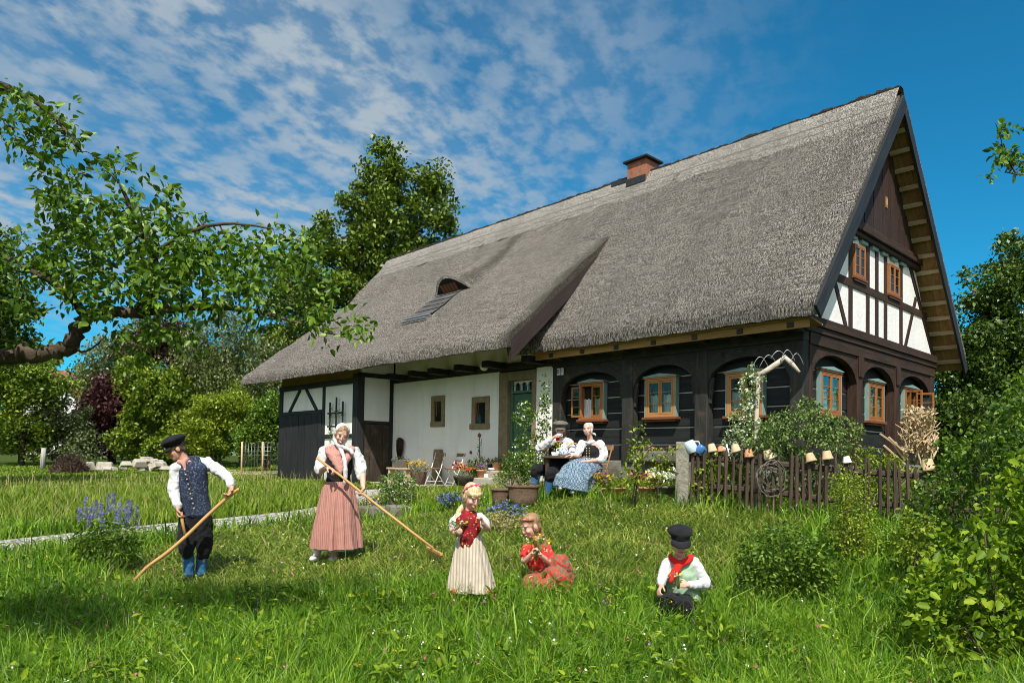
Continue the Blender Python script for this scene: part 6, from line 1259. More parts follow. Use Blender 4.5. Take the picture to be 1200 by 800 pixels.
# --- the man with the scythe
f = Fig('person', 'man in black cap, blue patterned waistcoat and breeches mowing with a scythe', 230, 681, 8.5, SK); P = f.p
hc = P(206.5, 526, -.07); HRm = frame((-.80, -.42, -.42), (-.12, 0, 1)); mb = MB(); head(mb, hc, HRm, 1.03)
limb(mb, [P(219, 543, -.01), P(213, 534, -.04), hc+HRm @ Vector((0, -.02, -.06))], [.062, .056, .054])
torso(mb, [(P(229, 602, 0), .150, .115), (P(228, 585, 0), .145, .115), (P(226, 565, -.01), .165, .12), (P(224, 549, -.02), .175, .10), (P(221, 541, -.02), .09, .07)])
sl, sr = P(207.5, 549, -.07), P(242.5, 543, .06); el, wl = P(203.5, 574, -.13), P(209, 595, -.24); er, wr = P(264, 557, .02), P(271.5, 571, -.14)
limb(mb, [sl, el, wl], [.056, .046, .030]); limb(mb, [sr, er, wr], [.056, .046, .030]); hand(mb, wl, (.12, -.2, -1), (.95, .1, 0), 1.15, 1.05, -1); hand(mb, wr, (-.15, -.35, -.9), (-.6, -.75, .2), 1.15, 1.05, 1)
for hx, kx, ax_, kd, ad in ((220, 218, 221.5, -.10, -.04), (237.5, 239, 236, .02, .08)): limb(mb, [P(hx, 606, 0), P(kx, 637, kd), P(ax_, 672, ad)], [.075, .042, .028])
f.part(mb, 'body', SK, .0075); face(f, hc, HRm, 1.03)
hair_cap(f, hc, HRm, 1.03, HR['brown'], .985, -.022, -.015); cap(f, hc, HRm, 1.06, Cm['black'], w=.135, h=.058, shift=(0, -.005, .072))
mb = MB(); limb(mb, [sl, el, P(208.6, 592, -.225)], [.074, .064, .044]); limb(mb, [sr, er, P(271, 568.5, -.12)], [.074, .066, .044]); limb(mb, [P(218, 544, -.02), sl], [.07, .08]); limb(mb, [P(222, 542, -.01), sr], [.07, .082]); torso(mb, [(P(227, 580, 0), .15, .118), (P(224, 550, -.02), .182, .108), (P(218, 541, -.03), .075, .068)]); f.part(mb, 'shirt', Cm['white'], .009, .022)
mb = MB(); torso(mb, [(P(230, 602, -.005), .178, .138), (P(229, 592, -.005), .168, .134), (P(227, 575, -.01), .165, .135), (P(225, 560, -.015), .178, .138), (P(224, 550, -.02), .192, .130), (P(222, 544, -.02), .140, .100)])
for a, b_ in (((211, 549, -.05), (219, 541, -.02)), ((240, 545, .05), (226, 540, -.01))): limb(mb, [P(*a), P(*b_)], [.078, .068])
limb(mb, [P(216, 603, -.10), P(219, 609, -.10)], [.05, .02]); vst = f.part(mb, 'waistcoat', Cm['vest'], .009, .014)
mb = MB()
for k in range(9): t = k/8; q = P(216.5+11*t, 550+45*t, -.153-.01*math.sin(t*3)); mb.ball(q+Vector((0, -.004, 0)), .0105, 8, 6)
f.part(mb, 'button_row', Cm['brass'], parent=vst)
mb = MB(); limb(mb, [P(210, 541, -.10), P(215, 543, -.115), P(217, 550, -.135)], [.026, .028, .016]); limb(mb, [P(219, 538, -.07), P(215, 542, -.11)], [.03, .024]); f.part(mb, 'neckcloth', Cm['shawl'], .007, .01)
mb = MB(); torso(mb, [(P(229, 618, 0), .145, .115), (P(229, 600, 0), .16, .125)])
for hx, kx, ax_, kd, ad in ((220, 218.5, 219.5, -.10, -.08), (238, 239.5, 238, .02, .05)): limb(mb, [P(hx, 608, 0), P((hx+kx)/2, 622, kd*.5), P(kx, 637, kd), P(ax_, 650, ad)], [.108, .106, .098, .066])
f.part(mb, 'breeches', Cm['black'], .010, .022)
for k, (kx, ax_, kd, ad) in enumerate(((219.5, 221.5, -.08, -.04), (238, 236, .05, .08))):
    mb = MB(); limb(mb, [P(kx, 642, kd), P((kx+ax_)/2, 652, (kd+ad)/2), P(ax_, 662, ad), P(ax_, 675, ad)], [.066, .068, .064, .05]); f.part(mb, 'stocking', Cm['sock'], .008, .01); mb = MB(); mb.ball(P(ax_-1, 677.5, ad-.06), (.05, .125, .045), 14, 10); mb.ball(P(ax_, 674, ad), (.048, .055, .06)); f.part(mb, 'shoe', Cm['black'], .009)
S = thing('scythe', 'scythe with a long bent ash snath and a grip held by the man', 'scythe', Vector(atD(153, 686, 8.15)), YAW); q = local_px(Vector(atD(153, 686, 8.15)), 8.15)
mb = MB(); pts, rr = smooth_line([q(280, 572.5, .19), q(266, 583, .18), q(245, 602, .14), q(218, 628, .08), q(196, 647, .03), q(174, 663, .0), q(160, 677, .0), q(151, 687, .0)], [.018, .02, .021, .022, .022, .021, .02, .018]); mb.tube([Vector(a) for a in pts], rr, 10); mb.build('snath', M['ash'], S)
mb = MB(); mb.tube([q(212, 600, .10), q(213.5, 610, .09), q(217, 627, .08)], [.019, .019, .017], 10); mb.build('grip', M['ash'], S)
mb = MB(); n = 14; v1 = []; 
for i in range(n+1): t = i/n; x = .03+.62*t; y = -.10*math.sin(t*2.2); w = .055*(1-t)**.6+.004; v1 += [Vector((x, y, .03)), Vector((x, y-w, .035))]
mb.add(v1, [(2*i, 2*i+1, 2*i+3, 2*i+2) for i in range(n)], (1, 0, 0)); mb.build('blade', M['zinc'], S)

# --- the woman with the rake
f = Fig('person', 'woman in white headscarf and pink striped skirt leaning on a hay rake', 392, 657, 8.6, SKP); P = f.p
hc = P(400.5, 508.5, -.09); HRm = frame((.26, -.86, -.42), (.22, -.1, 1)); mb = MB(); head(mb, hc, HRm, .98)
limb(mb, [P(398, 527, -.01), P(399, 519, -.04), hc+HRm @ Vector((0, -.02, -.06))], [.054, .048, .048])
torso(mb, [(P(395, 578, .02), .16, .12), (P(397, 560, .01), .125, .10), (P(398, 543, 0), .15, .115), (P(398, 530, 0), .155, .095), (P(398, 524, 0), .08, .065)])
sl, sr = P(380, 529, .0), P(416, 529, .0); el, wl = P(374.5, 550, -.05), P(383.5, 547.5, -.24); er, wr = P(424, 553, -.05), P(425.5, 570, -.24)
limb(mb, [sl, el, wl], [.050, .043, .027]); limb(mb, [sr, er, wr], [.050, .042, .027]); hand(mb, wl, (.85, -.3, -.25), (.2, -.2, -.9), 1.1, 1.0, 1); hand(mb, wr, (.1, -.35, -.9), (-.75, -.5, .2), 1.15, 1.0, 1)
for hx, ax_, ad in ((388, 371, -.02), (401, 391, .03)): limb(mb, [P(hx, 580, 0), P((hx+ax_)/2, 615, -.02), P(ax_, 652, ad)], [.09, .058, .038])
f.part(mb, 'body', SKP, .0072); face(f, hc, HRm, .98, True, brow='dkblond')
hair_cap(f, hc, HRm, .98, HR['dkblond'], .97, -.012, 0, None)
mb = MB(); HL = lambda x, y, z: hc+HRm @ Vector((x, y, z)); mb.ball(HL(0, -.034, .040), (.086, .090, .085), 18, 12, HRm)
for k in (-1, 1): mb.ball(HL(k*.066, -.035, -.025), (.028, .045, .085), 10, 10, HRm)
mb.ball(HL(0, -.07, -.04), (.07, .045, .085), 12, 10, HRm); limb(mb, [HL(-.06, -.01, -.085), HL(-.02, .055, -.125), HL(.02, .055, -.13), HL(.065, -.01, -.09)], [.024, .022, .022, .024]); limb(mb, [HL(.0, .06, -.13), P(404, 540, -.16), P(405, 556, -.17), P(404, 566, -.165)], [.026, .022, .026, .018]); limb(mb, [HL(.02, .06, -.12), P(410, 527, -.14), P(413, 531, -.15)], [.022, .026, .02])
f.part(mb, 'headscarf', Cm['white'], .007, .014)
mb = MB(); limb(mb, [sl, P(376.5, 541, -.01), P(374.5, 550, -.05), P(377, 551, -.09)], [.066, .072, .066, .048]); limb(mb, [sr, P(420.5, 541, -.01), P(423, 552, -.05), P(423, 558, -.08)], [.066, .076, .074, .052]); torso(mb, [(P(397, 560, .01), .12, .10), (P(398, 531, 0), .15, .095), (P(398, 524, 0), .08, .065)]); f.part(mb, 'blouse', Cm['white'], .009, .026)
mb = MB(); torso(mb, [(P(396.5, 566, .01), .150, .122), (P(397, 557, .01), .142, .115), (P(398, 545, .0), .160, .130), (P(398, 536, 0), .16, .115)]); f.part(mb, 'bodice', Cm['bodice'], .009, .006)
mb = MB(); torso(mb, [(P(398, 538, .02), .168, .118), (P(398, 529, .0), .168, .115), (P(398, 524, 0), .10, .085)])
limb(mb, [P(385, 527, -.05), P(391, 538, -.105), P(397, 549, -.125), P(400, 558, -.13)], [.05, .042, .034, .016]); limb(mb, [P(412, 527, -.05), P(407, 537, -.105), P(402, 548, -.125), P(399, 556, -.13)], [.05, .042, .034, .016]); limb(mb, [P(398, 532, -.06), P(398, 546, -.10)], [.07, .05]); f.part(mb, 'kerchief', Cm['shawl'], .008, .016)
f.part(skirt(P(396.5, 564, .01), (.150, .122), P(394, 640.5, .0), (.300, .27), 22, .085, .62), 'skirt', Cm['pink']); f.part(skirt(P(395, 600, .0), (.20, .17), P(393.5, 643, .0), (.235, .205), 24, .02, .8, seed=3), 'petticoat', Cm['white'])
for ax_, ad, dx in ((370.5, -.02, -.02), (391, .03, .0)):
    mb = MB(); limb(mb, [P(ax_+3, 632, ad), P(ax_, 652, ad)], [.047, .040]); f.part(mb, 'stocking', Cm['white'], .008); mb = MB(); mb.ball(P(ax_-1, 654, ad-.07)+Vector((dx, 0, 0)), (.045, .115, .036), 14, 10); mb.ball(P(ax_, 653, ad), (.042, .05, .045)); f.part(mb, 'shoe', Cm['white'], .008)
S = thing('hay_rake', 'wooden hay rake with a long pale handle held by the woman in pink', 'rake', Vector(atD(508, 643, 8.0)), YAW); q = local_px(Vector(atD(508, 643, 8.0)), 8.0)
mb = MB(); mb.tube([q(371, 536, .34), q(400, 558, .32), q(440, 590, .28), q(480, 621, .15), q(508, 642.5, .03)], [.014, .0155, .016, .0155, .014], 10); mb.build('handle', M['ash'], S)
mb = MB(); hd_ = Vector((.35, -.9, 0)).normalized(); e = q(509, 643, 0); mb.beam(e-hd_*.30+Vector((0, 0, -.02)), e+hd_*.30+Vector((0, 0, -.02)), .035, .03); hb = mb.build('rake_head', M['ash'], S, .004); mb = MB()
for k in range(11): a = e+hd_*(-.27+.054*k)+Vector((0, 0, -.02)); mb.tube([a, a+Vector((.012, 0, -.075))], [.006, .004], 6)
mb.build('tines', M['ash'], hb)

# --- the standing girl
f = Fig('person', 'fair-haired little girl in red flowered shawl and long cream skirt standing in the grass', 552, 700, 6.5, SKP); P = f.p
hc = P(553, 581, -.03); HRm = frame((.50, -.72, -.48), (.10, -.1, 1)); mb = MB(); head(mb, hc, HRm, .94)
limb(mb, [P(549, 606, .01), P(550, 599, 0), hc+HRm @ Vector((0, -.02, -.06))], [.042, .036, .038]); torso(mb, [(P(551, 650, 0), .11, .085), (P(550, 632, 0), .10, .08), (P(550, 616, 0), .105, .08), (P(549.5, 607, 0), .105, .065), (P(549.5, 602, 0), .06, .05)])
sl, sr = P(538.5, 606, 0), P(561, 606, 0); el, wl = P(530, 619, -.02), P(533, 624, -.13); er, wr = P(570.5, 619, -.05), P(566, 612.5, -.155)
limb(mb, [sl, el, wl], [.036, .030, .022]); limb(mb, [sr, er, wr], [.036, .030, .022]); hand(mb, wl, (.4, -.6, .1), (.5, .3, .5), 1.1, .68, 1); hand(mb, wr, (-.25, -.4, .9), (-.7, -.3, -.3), 1.1, .68, 1)
for hx in (543, 560): limb(mb, [P(hx, 650, 0), P(hx-1, 675, -.01), P(hx+(6 if hx > 550 else -6), 697, -.02)], [.07, .048, .032])
f.part(mb, 'body', SKP, .006); face(f, hc, HRm, .94, brow='blond', shut=True)
def braid(mb, L): limb(mb, [L(-.05, -.05, -.06), P(540, 596, .02), P(536, 604, -.02), P(534, 610, -.05)], [.03, .026, .022, .012])
hr = hair_cap(f, hc, HRm, .96, HR['blond'], 1.01, -.016, .012, braid, fringe=True); HL = lambda x, y, z: hc+HRm @ Vector((x, y, z)); mb = MB(); mb.tube([HL(math.cos(a)*.081, -.03+.035*math.sin(a), .035+.083*math.sin(a)) for a in np.linspace(-.3, math.pi+.3, 16)], .007, 6)
for a in np.linspace(0, math.pi, 7): mb.ball(HL(math.cos(a)*.084, -.03+.035*math.sin(a), .035+.086*math.sin(a)), .012, 8, 6)
f.part(mb, 'hairband', plain('pink_ribbon', (.55, .10, .20), .7, .2, 30, .1), parent=hr)
mb = MB(); limb(mb, [sl, P(533.5, 612, -.01), P(531, 617, -.02)], [.050, .056, .044]); limb(mb, [sr, P(567, 612, -.03), P(569.5, 617, -.05)], [.050, .054, .044]); torso(mb, [(P(550, 634, 0), .095, .078), (P(549.5, 607, 0), .10, .065), (P(549.5, 601, 0), .05, .045)]); f.part(mb, 'blouse', Cm['white'], .007, .016)
mb = MB(); torso(mb, [(P(549, 640, -.10), .022, .018), (P(549, 632, -.09), .05, .035), (P(549.5, 623, -.055), .095, .065), (P(549.5, 614, -.01), .138, .105), (P(549.5, 607, .0), .142, .098), (P(549.5, 601, 0), .075, .065)]); limb(mb, [P(546, 628, -.1), P(541, 633, -.1), P(543, 642, -.095)], [.035, .02, .012]); f.part(mb, 'shawl', Cm['red'], .007, .014)
f.part(skirt(P(550, 626, 0), (.098, .080), P(552, 692, 0), (.205, .175), 20, .085, .7, seed=5), 'skirt', Cm['cream'])
for x_, d_ in ((532, -.10), (573, -.05)): mb = MB(); mb.ball(P(x_, 693, d_), (.032, .075, .03)); mb.ball(P(x_, 691, d_+.04), (.03, .035, .04)); f.part(mb, 'shoe', Cm['redshoe'], .007)
# --- the seated girl
f = Fig('person', 'little girl in red with long brown hair sitting in the grass sniffing yellow flowers', 632, 686, 7.0, SKP); P = f.p
hc = P(621.5, 615.5, -.06); HRm = frame((-.78, -.46, -.42), (-.15, -.1, 1)); mb = MB(); head(mb, hc, HRm, .96)
limb(mb, [P(629, 640, 0), P(627, 633, -.01), hc+HRm @ Vector((0, -.02, -.06))], [.045, .038, .04]); torso(mb, [(P(638, 682, .06), .125, .10), (P(634, 665, .03), .11, .09), (P(630, 648, 0), .115, .085), (P(629, 640, 0), .07, .055)])
sl, sr = P(618, 643, -.05), P(640, 643, .06); el, wl = P(614, 657, -.14), P(623, 649, -.24); er, wr = P(646.5, 659, -.06), P(634, 651, -.22)
limb(mb, [sl, el, wl], [.038, .031, .022]); limb(mb, [sr, er, wr], [.038, .031, .022]); hand(mb, wl, (.3, -.3, .85), (.8, -.2, -.2), 1.1, .70, 1); hand(mb, wr, (-.4, -.2, .85), (-.7, -.3, -.3), 1.1, .70, -1)
limb(mb, [P(640, 681, .03), P(655, 662, -.10), P(662, 683, -.05)], [.07, .045, .03]); limb(mb, [P(634, 684, -.0), P(626, 688, -.18), P(642, 690, -.2)], [.07, .045, .03]); f.part(mb, 'body', SKP, .006); face(f, hc, HRm, .96, brow='dkblond', shut=True)
def longhair(mb, L): limb(mb, [L(.03, -.07, -.02), P(634, 630, .04), P(639, 642, .05), P(641, 655, .05)], [.055, .05, .042, .02]); limb(mb, [L(.06, .0, -.03), P(629, 632, -.07), P(634, 645, -.08)], [.026, .03, .012])
hr = hair_cap(f, hc, HRm, .98, HR['dkblond'], 1.0, -.02, .015, longhair); HL = lambda x, y, z: hc+HRm @ Vector((x, y, z)); mb = MB(); mb.tube([HL(math.cos(a)*.080, -.012+.075*math.sin(a), .062+.028*math.sin(a)) for a in np.linspace(0, math.pi, 14)], .007, 6); f.part(mb, 'hairband', Cm['redblouse'], parent=hr)
mb = MB(); torso(mb, [(P(638, 678, .05), .13, .105), (P(634, 664, .03), .12, .10), (P(630, 650, 0), .13, .10), (P(629, 641, 0), .085, .07)]); limb(mb, [sl, P(615.5, 650, -.09)], [.054, .05]); limb(mb, [sr, P(644, 652, .0)], [.056, .052]); f.part(mb, 'blouse', Cm['redblouse'], .007, .016)
mb = MB(); limb(mb, [P(640, 680, .03), P(650, 664, -.06), P(657, 658, -.12), P(662, 672, -.08), P(664, 686, -.04)], [.12, .095, .08, .085, .075]); limb(mb, [P(634, 680, 0), P(622, 686, -.24), P(640, 690, -.3)], [.12, .10, .10]); limb(mb, [P(636, 684, -.05), P(652, 674, -.2), P(662, 686, -.2)], [.12, .10, .08]); torso(mb, [(P(640, 690, -.04), .26, .22), (P(638, 676, .0), .19, .16), (P(636, 668, .03), .125, .105)]); f.part(mb, 'skirt', Cm['check'], .008, .035, 4)
def bouquet(label, loc, n, r, h, cols, lean=(0, 0)):
    t = thing('bouquet', label, 'flowers', loc, YAW); mb = MB(); heads = []
    for k in range(n): a, b_ = rng.normal(size=2)*r; e = Vector((a+lean[0], b_*.6-.02+lean[1], h*rng.uniform(.6, 1.1))); mb.tube([(a*.15, b_*.15, -h*.6), (a*.3, b_*.2, 0), e], .0025, 4); heads.append(e)
    mb.build('stems', plain('stem_green', (.10, .2, .03), .6, .2, 9, 0), t)
    for ci, (m_, s) in enumerate(cols): Hh = np.array([tuple(e) for e in heads[ci::len(cols)]]); Pp = np.repeat(Hh, 6, 0)+rng.normal(size=(6*len(Hh), 3))*s*.3; leaves_obj('blossom', Pp, s, m_, t, .8, .85, False)
    return t
bouquet('small bunch of yellow and white meadow flowers in the seated girl\'s hands', Vector(atD(628, 645, 6.76)), 22, .05, .14, [(LF['yellowfl'], .022), (LF['whitefl'], .018), (LF['lime'], .03)]); bouquet('little posy held at the waist of the standing girl', Vector(atD(536, 622, 6.36)), 12, .035, .08, [(LF['pinkfl'], .018), (LF['whitefl'], .018), (LF['lime'], .03)])
# --- the boy
f = Fig('person', 'boy in black cap, red neckerchief and green waistcoat sitting in the grass', 796, 722, 6.3, SKP); P = f.p
hc = P(796.5, 634, -.08); HRm = frame((-.05, -.93, -.30), (0, -.2, 1)); mb = MB(); head(mb, hc, HRm, .95)
limb(mb, [P(797, 657, 0), P(797, 650, -.02), hc+HRm @ Vector((0, -.02, -.06))], [.046, .04, .042]); torso(mb, [(P(801, 706, .03), .125, .10), (P(800, 690, .02), .115, .095), (P(798, 670, .0), .125, .09), (P(797, 660, 0), .12, .075), (P(797, 655, 0), .065, .055)])
sl, sr = P(782.5, 660, -.01), P(812.5, 660, .0); el, wl = P(776.5, 678, -.06), P(775, 686, -.22); er, wr = P(825.5, 684, -.04), P(805.5, 685, -.21)
limb(mb, [sl, el, wl], [.042, .034, .024]); limb(mb, [sr, er, wr], [.042, .034, .024]); hand(mb, wl, (-.4, -.5, -.5), (.5, -.2, -.6), .9, .78, -1); hand(mb, wr, (-.9, -.25, .1), (.1, .9, -.2), 1.1, .78, 1)
limb(mb, [P(794, 707, 0), P(783, 710, -.30), P(790, 718, -.05)], [.07, .05, .03]); limb(mb, [P(806, 707, 0), P(800, 714, -.32), P(812, 719, -.05)], [.07, .05, .03]); f.part(mb, 'body', SKP, .006); face(f, hc, HRm, .95)
hair_cap(f, hc, HRm, .95, HR['dkblond'], .98, -.02, 0); cap(f, hc, HRm, .96, Cm['black'], w=.116, h=.050, shift=(0, -.012, .066))
mb = MB(); limb(mb, [sl, el, P(775, 683.5, -.19)], [.055, .048, .034]); limb(mb, [sr, P(820, 670, -.02), er, P(808, 685, -.19)], [.058, .054, .052, .036]); limb(mb, [P(796, 659, 0), sl], [.05, .056]); limb(mb, [P(798, 659, 0), sr], [.05, .058]); torso(mb, [(P(800, 690, .02), .122, .098), (P(797, 661, 0), .13, .082)]); f.part(mb, 'shirt', Cm['white'], .0075, .018)
mb = MB(); torso(mb, [(P(802, 705, .02), .145, .12), (P(800, 690, .015), .138, .115), (P(798, 672, .0), .142, .108), (P(797.5, 662, 0), .135, .088), (P(797, 656, 0), .09, .07)]); limb(mb, [P(812, 700, -.09), P(818, 703, -.07)], [.05, .03]); vs_ = f.part(mb, 'waistcoat', Cm['green'], .0075, .014); mb = MB()
for k in range(5): mb.ball(P(790-k*.6, 676+k*6.5, -.117-.002*k), .009, 8, 6)
f.part(mb, 'button_row', Cm['brass'], parent=vs_)
mb = MB(); limb(mb, [P(809, 652, -.01), P(806, 656, -.08), P(797, 660, -.105), P(788, 655, -.07), P(786, 651, -.01)], [.028, .030, .030, .026, .02]); limb(mb, [P(797, 659, -.105), P(792, 669, -.13), P(786, 681, -.14)], [.03, .036, .016]); limb(mb, [P(797, 660, -.105), P(790, 670, -.125), P(784, 674, -.125)], [.026, .028, .012]); f.part(mb, 'neckerchief', Cm['scarlet'], .007, .012)
mb = MB(); limb(mb, [P(794, 707, 0), P(781, 708, -.34), P(789, 717, -.1)], [.10, .088, .065]); limb(mb, [P(806, 707, 0), P(799, 713, -.36), P(811, 718, -.1)], [.10, .088, .065]); torso(mb, [(P(801, 714, .02), .13, .11), (P(801, 702, .02), .13, .11)]); f.part(mb, 'trousers', Cm['black'], .008, .016)
bouquet('tiny bunch of wild flowers in the boy\'s right hand before his waistcoat', Vector(atD(795, 682, 6.05)), 10, .03, .09, [(LF['yellowfl'], .02), (LF['whitefl'], .016), (LF['pinkfl'], .016)], (-.02, 0)); 

# --- the couple at the coffee table
f = Fig('person', 'older man in grey cap and dark waistcoat drinking from a white cup at the table', 652, 584, 13.0, SK); P = f.p
hc = P(656.5, 503, -.03); HRm = frame((-.10, -.97, -.12), (0, 0, 1)); mb = MB(); head(mb, hc, HRm, 1.02)
limb(mb, [P(655, 516, .02), P(656, 510, 0), hc+HRm @ Vector((0, -.02, -.06))], [.062, .056, .056]); torso(mb, [(P(655, 552, .08), .17, .14), (P(655, 540, .06), .165, .14), (P(655, 528, .04), .18, .135), (P(655, 519, .03), .18, .10), (P(655, 514.5, .03), .09, .07)])
sl, sr = P(643.5, 518.5, .02), P(666.5, 518.5, .03); el, wl = P(632, 525, -.12), P(648.5, 512.5, -.20); er, wr = P(671, 530, -.08), P(664.5, 533.5, -.30)
limb(mb, [sl, el, wl], [.056, .046, .031]); limb(mb, [sr, er, wr], [.056, .046, .031]); hand(mb, wl, (.75, .1, .65), (.4, .2, -.8), .8, 1.05, 1); hand(mb, wr, (-.8, -.5, 0), (0, 0, -1), .4, 1.05, 1)
LG = (((647, 554, .02), (629.5, 549, -.36), (624.5, 572, -.36)), ((659, 554, .02), (646, 553, -.52), (642, 577, -.50)))
for a, b_, c_ in LG: limb(mb, [P(*a), P(*b_), P(*c_)], [.08, .045, .03])
f.part(mb, 'body', SK, .009); face(f, hc, HRm, 1.02, brow='white'); hair_cap(f, hc, HRm, 1.02, HR['white'], .99, -.024, -.015); cap(f, hc, HRm, 1.06, Cm['grey'], w=.138, h=.05, shift=(0, .004, .072))
mb = MB(); limb(mb, [sl, el, P(646, 514.5, -.18)], [.082, .074, .048]); limb(mb, [sr, er, P(666, 533, -.26)], [.082, .074, .048]); limb(mb, [P(654, 516, .02), sl], [.075, .085]); limb(mb, [P(656, 516, .02), sr], [.075, .085]); torso(mb, [(P(655, 540, .06), .165, .14), (P(655, 519, .03), .185, .11), (P(655, 514.5, .03), .08, .07)]); f.part(mb, 'shirt', Cm['white'], .011, .026)
mb = MB(); torso(mb, [(P(655, 551, .07), .185, .16), (P(655, 540, .06), .185, .162), (P(655, 528, .04), .192, .155), (P(655, 519.5, .03), .165, .115), (P(655, 516, .03), .12, .085)]); f.part(mb, 'waistcoat', Cm['navy'], .011, .012); mb = MB(); limb(mb, [P(653, 513, -.075), P(654, 517, -.11), P(655, 522, -.125)], [.03, .032, .016]); f.part(mb, 'neckerchief', Cm['scarlet'], .009)
mb = MB(); torso(mb, [(P(654, 557, .05), .17, .14), (P(655, 549, .06), .175, .15)])
for a, b_, c_ in LG: limb(mb, [P(*a), P(*b_), P(b_[0]*.6+c_[0]*.4, b_[1]*.55+c_[1]*.45, b_[2])], [.115, .100, .072])
f.part(mb, 'breeches', Cm['black'], .012, .02)
for a, b_, c_ in LG:
    mb = MB(); limb(mb, [P(b_[0]*.85+c_[0]*.15, b_[1]*.8+c_[1]*.2, b_[2]), P((b_[0]+c_[0])/2, (b_[1]+c_[1])/2, b_[2]), P(*c_)], [.078, .074, .058]); f.part(mb, 'stocking', Cm['sock'], .010); mb = MB(); mb.ball(P(c_[0]-1, c_[1]+3.5, c_[2]-.07), (.052, .13, .05)); f.part(mb, 'shoe', Cm['black'], .011)
cu = thing('coffee_cup', 'white cup raised to the mouth of the man in the grey cap', 'cup', Vector(atD(655, 510, 12.78)), YAW); mb = MB(); mb.lathe([(.001, -.03), (.025, -.03), (.038, .0), (.042, .035), (.038, .035), (.033, .0), (.001, -.02)], 16); mb.build('bowl', M['china'], cu); mb = MB(); mb.tube([(.036, 0, .02), (.062, 0, .015), (.06, 0, -.012), (.034, 0, -.014)], .006, 6); mb.build('handle', M['china'], cu)
f = Fig('person', 'laughing white-haired woman in black bodice and blue printed skirt sitting at the table', 692, 577, 12.5, SKP); P = f.p
hc = P(689, 503, -.04); HRm = frame((-.38, -.92, .02), (-.08, 0, 1)); mb = MB(); head(mb, hc, HRm, 1.0)
limb(mb, [P(692, 518, .02), P(691, 511, 0), hc+HRm @ Vector((0, -.02, -.06))], [.054, .048, .05]); torso(mb, [(P(694, 552, .06), .17, .14), (P(693, 540, .04), .135, .12), (P(692, 529, .02), .155, .125), (P(692, 521, .02), .16, .095), (P(692, 516.5, .02), .08, .065)])
sl, sr = P(681.5, 520.5, -.02), P(703, 520.5, .04); el, wl = P(678.5, 533, -.12), P(672, 533.5, -.22); er, wr = P(705.5, 536.5, -.02), P(688.5, 540.5, -.28)
limb(mb, [sl, el, wl], [.050, .043, .028]); limb(mb, [sr, er, wr], [.050, .043, .028]); hand(mb, wl, (-.95, -.2, .0), (0, 0, -1), .4, 1.0, -1); hand(mb, wr, (-.9, -.3, .1), (0, .2, -1), .5, 1.0, 1)
limb(mb, [P(689, 553, 0), P(674, 556, -.36), P(660, 571, -.44)], [.07, .045, .03]); limb(mb, [P(697, 553, 0), P(684, 558, -.36), P(673, 575, -.46)], [.07, .045, .03]); f.part(mb, 'body', SKP, .009); face(f, hc, HRm, 1.0, True, brow='white')
hair_cap(f, hc, HRm, 1.0, HR['white'], 1.0, -.024, .01); mb = MB(); HL = lambda x, y, z: hc+HRm @ Vector((x, y, z)); mb.ball(HL(0, -.052, .045), (.086, .076, .084), 16, 12, HRm); limb(mb, [HL(.05, -.07, -.05), P(696, 508, .0), P(698, 510, .0)], [.022, .02, .012]); f.part(mb, 'bonnet', Cm['white'], .009, .012)
mb = MB(); limb(mb, [sl, P(679, 528, -.08), P(676, 532, -.15)], [.078, .076, .05]); limb(mb, [sr, P(706.5, 529, .02), P(706, 537, -.03), P(701, 539, -.10)], [.082, .088, .074, .05]); torso(mb, [(P(693, 540, .04), .13, .115), (P(692, 521, .02), .155, .095), (P(692, 516, .02), .075, .065)]); limb(mb, [P(686, 517.5, -.05), P(691, 519, -.075), P(697, 517.5, -.03)], [.02, .02, .02]); f.part(mb, 'blouse', Cm['white'], .011, .024)
mb = MB(); torso(mb, [(P(693, 545, .05), .155, .135), (P(693, 538, .04), .150, .132), (P(692, 529, .02), .165, .14), (P(692, 523, .02), .14, .115)]); bo = f.part(mb, 'bodice', Cm['bodice'], .010, .006); mb = MB()
for k in range(6):
    for dx in (-1.6, 1.6): mb.ball(P(689+dx, 525+k*3, -.118-.004*math.sin(k)), .011, 8, 6)
f.part(mb, 'button_row', Cm['brass'], parent=bo)
mb = MB(); mb.tube([P(693, 539, .04), P(690, 545, -.06), P(682, 549, -.26), P(675, 554, -.42), (P(670, 563, -.48)), P(668, 573, -.49)], [(.145, .13), (.20, .14), (.235, .14), (.26, .15), (.29, .16), (.315, .19)], 24, side=(1, .2, 0)); limb(mb, [P(694, 550, .05), P(688, 560, -.1), P(684, 572, -.25)], [.19, .18, .17]); f.part(mb, 'skirt', Cm['bluecheck'], .012, .03, 3)
for x_, y_, d_ in ((656.5, 571.5, -.50), (671, 576, -.56)): mb = MB(); mb.ball(P(x_, y_, d_), (.046, .11, .042)); mb.ball(P(x_+1, y_-3, d_+.06), (.04, .045, .07)); f.part(mb, 'shoe', Cm['white'], .010)
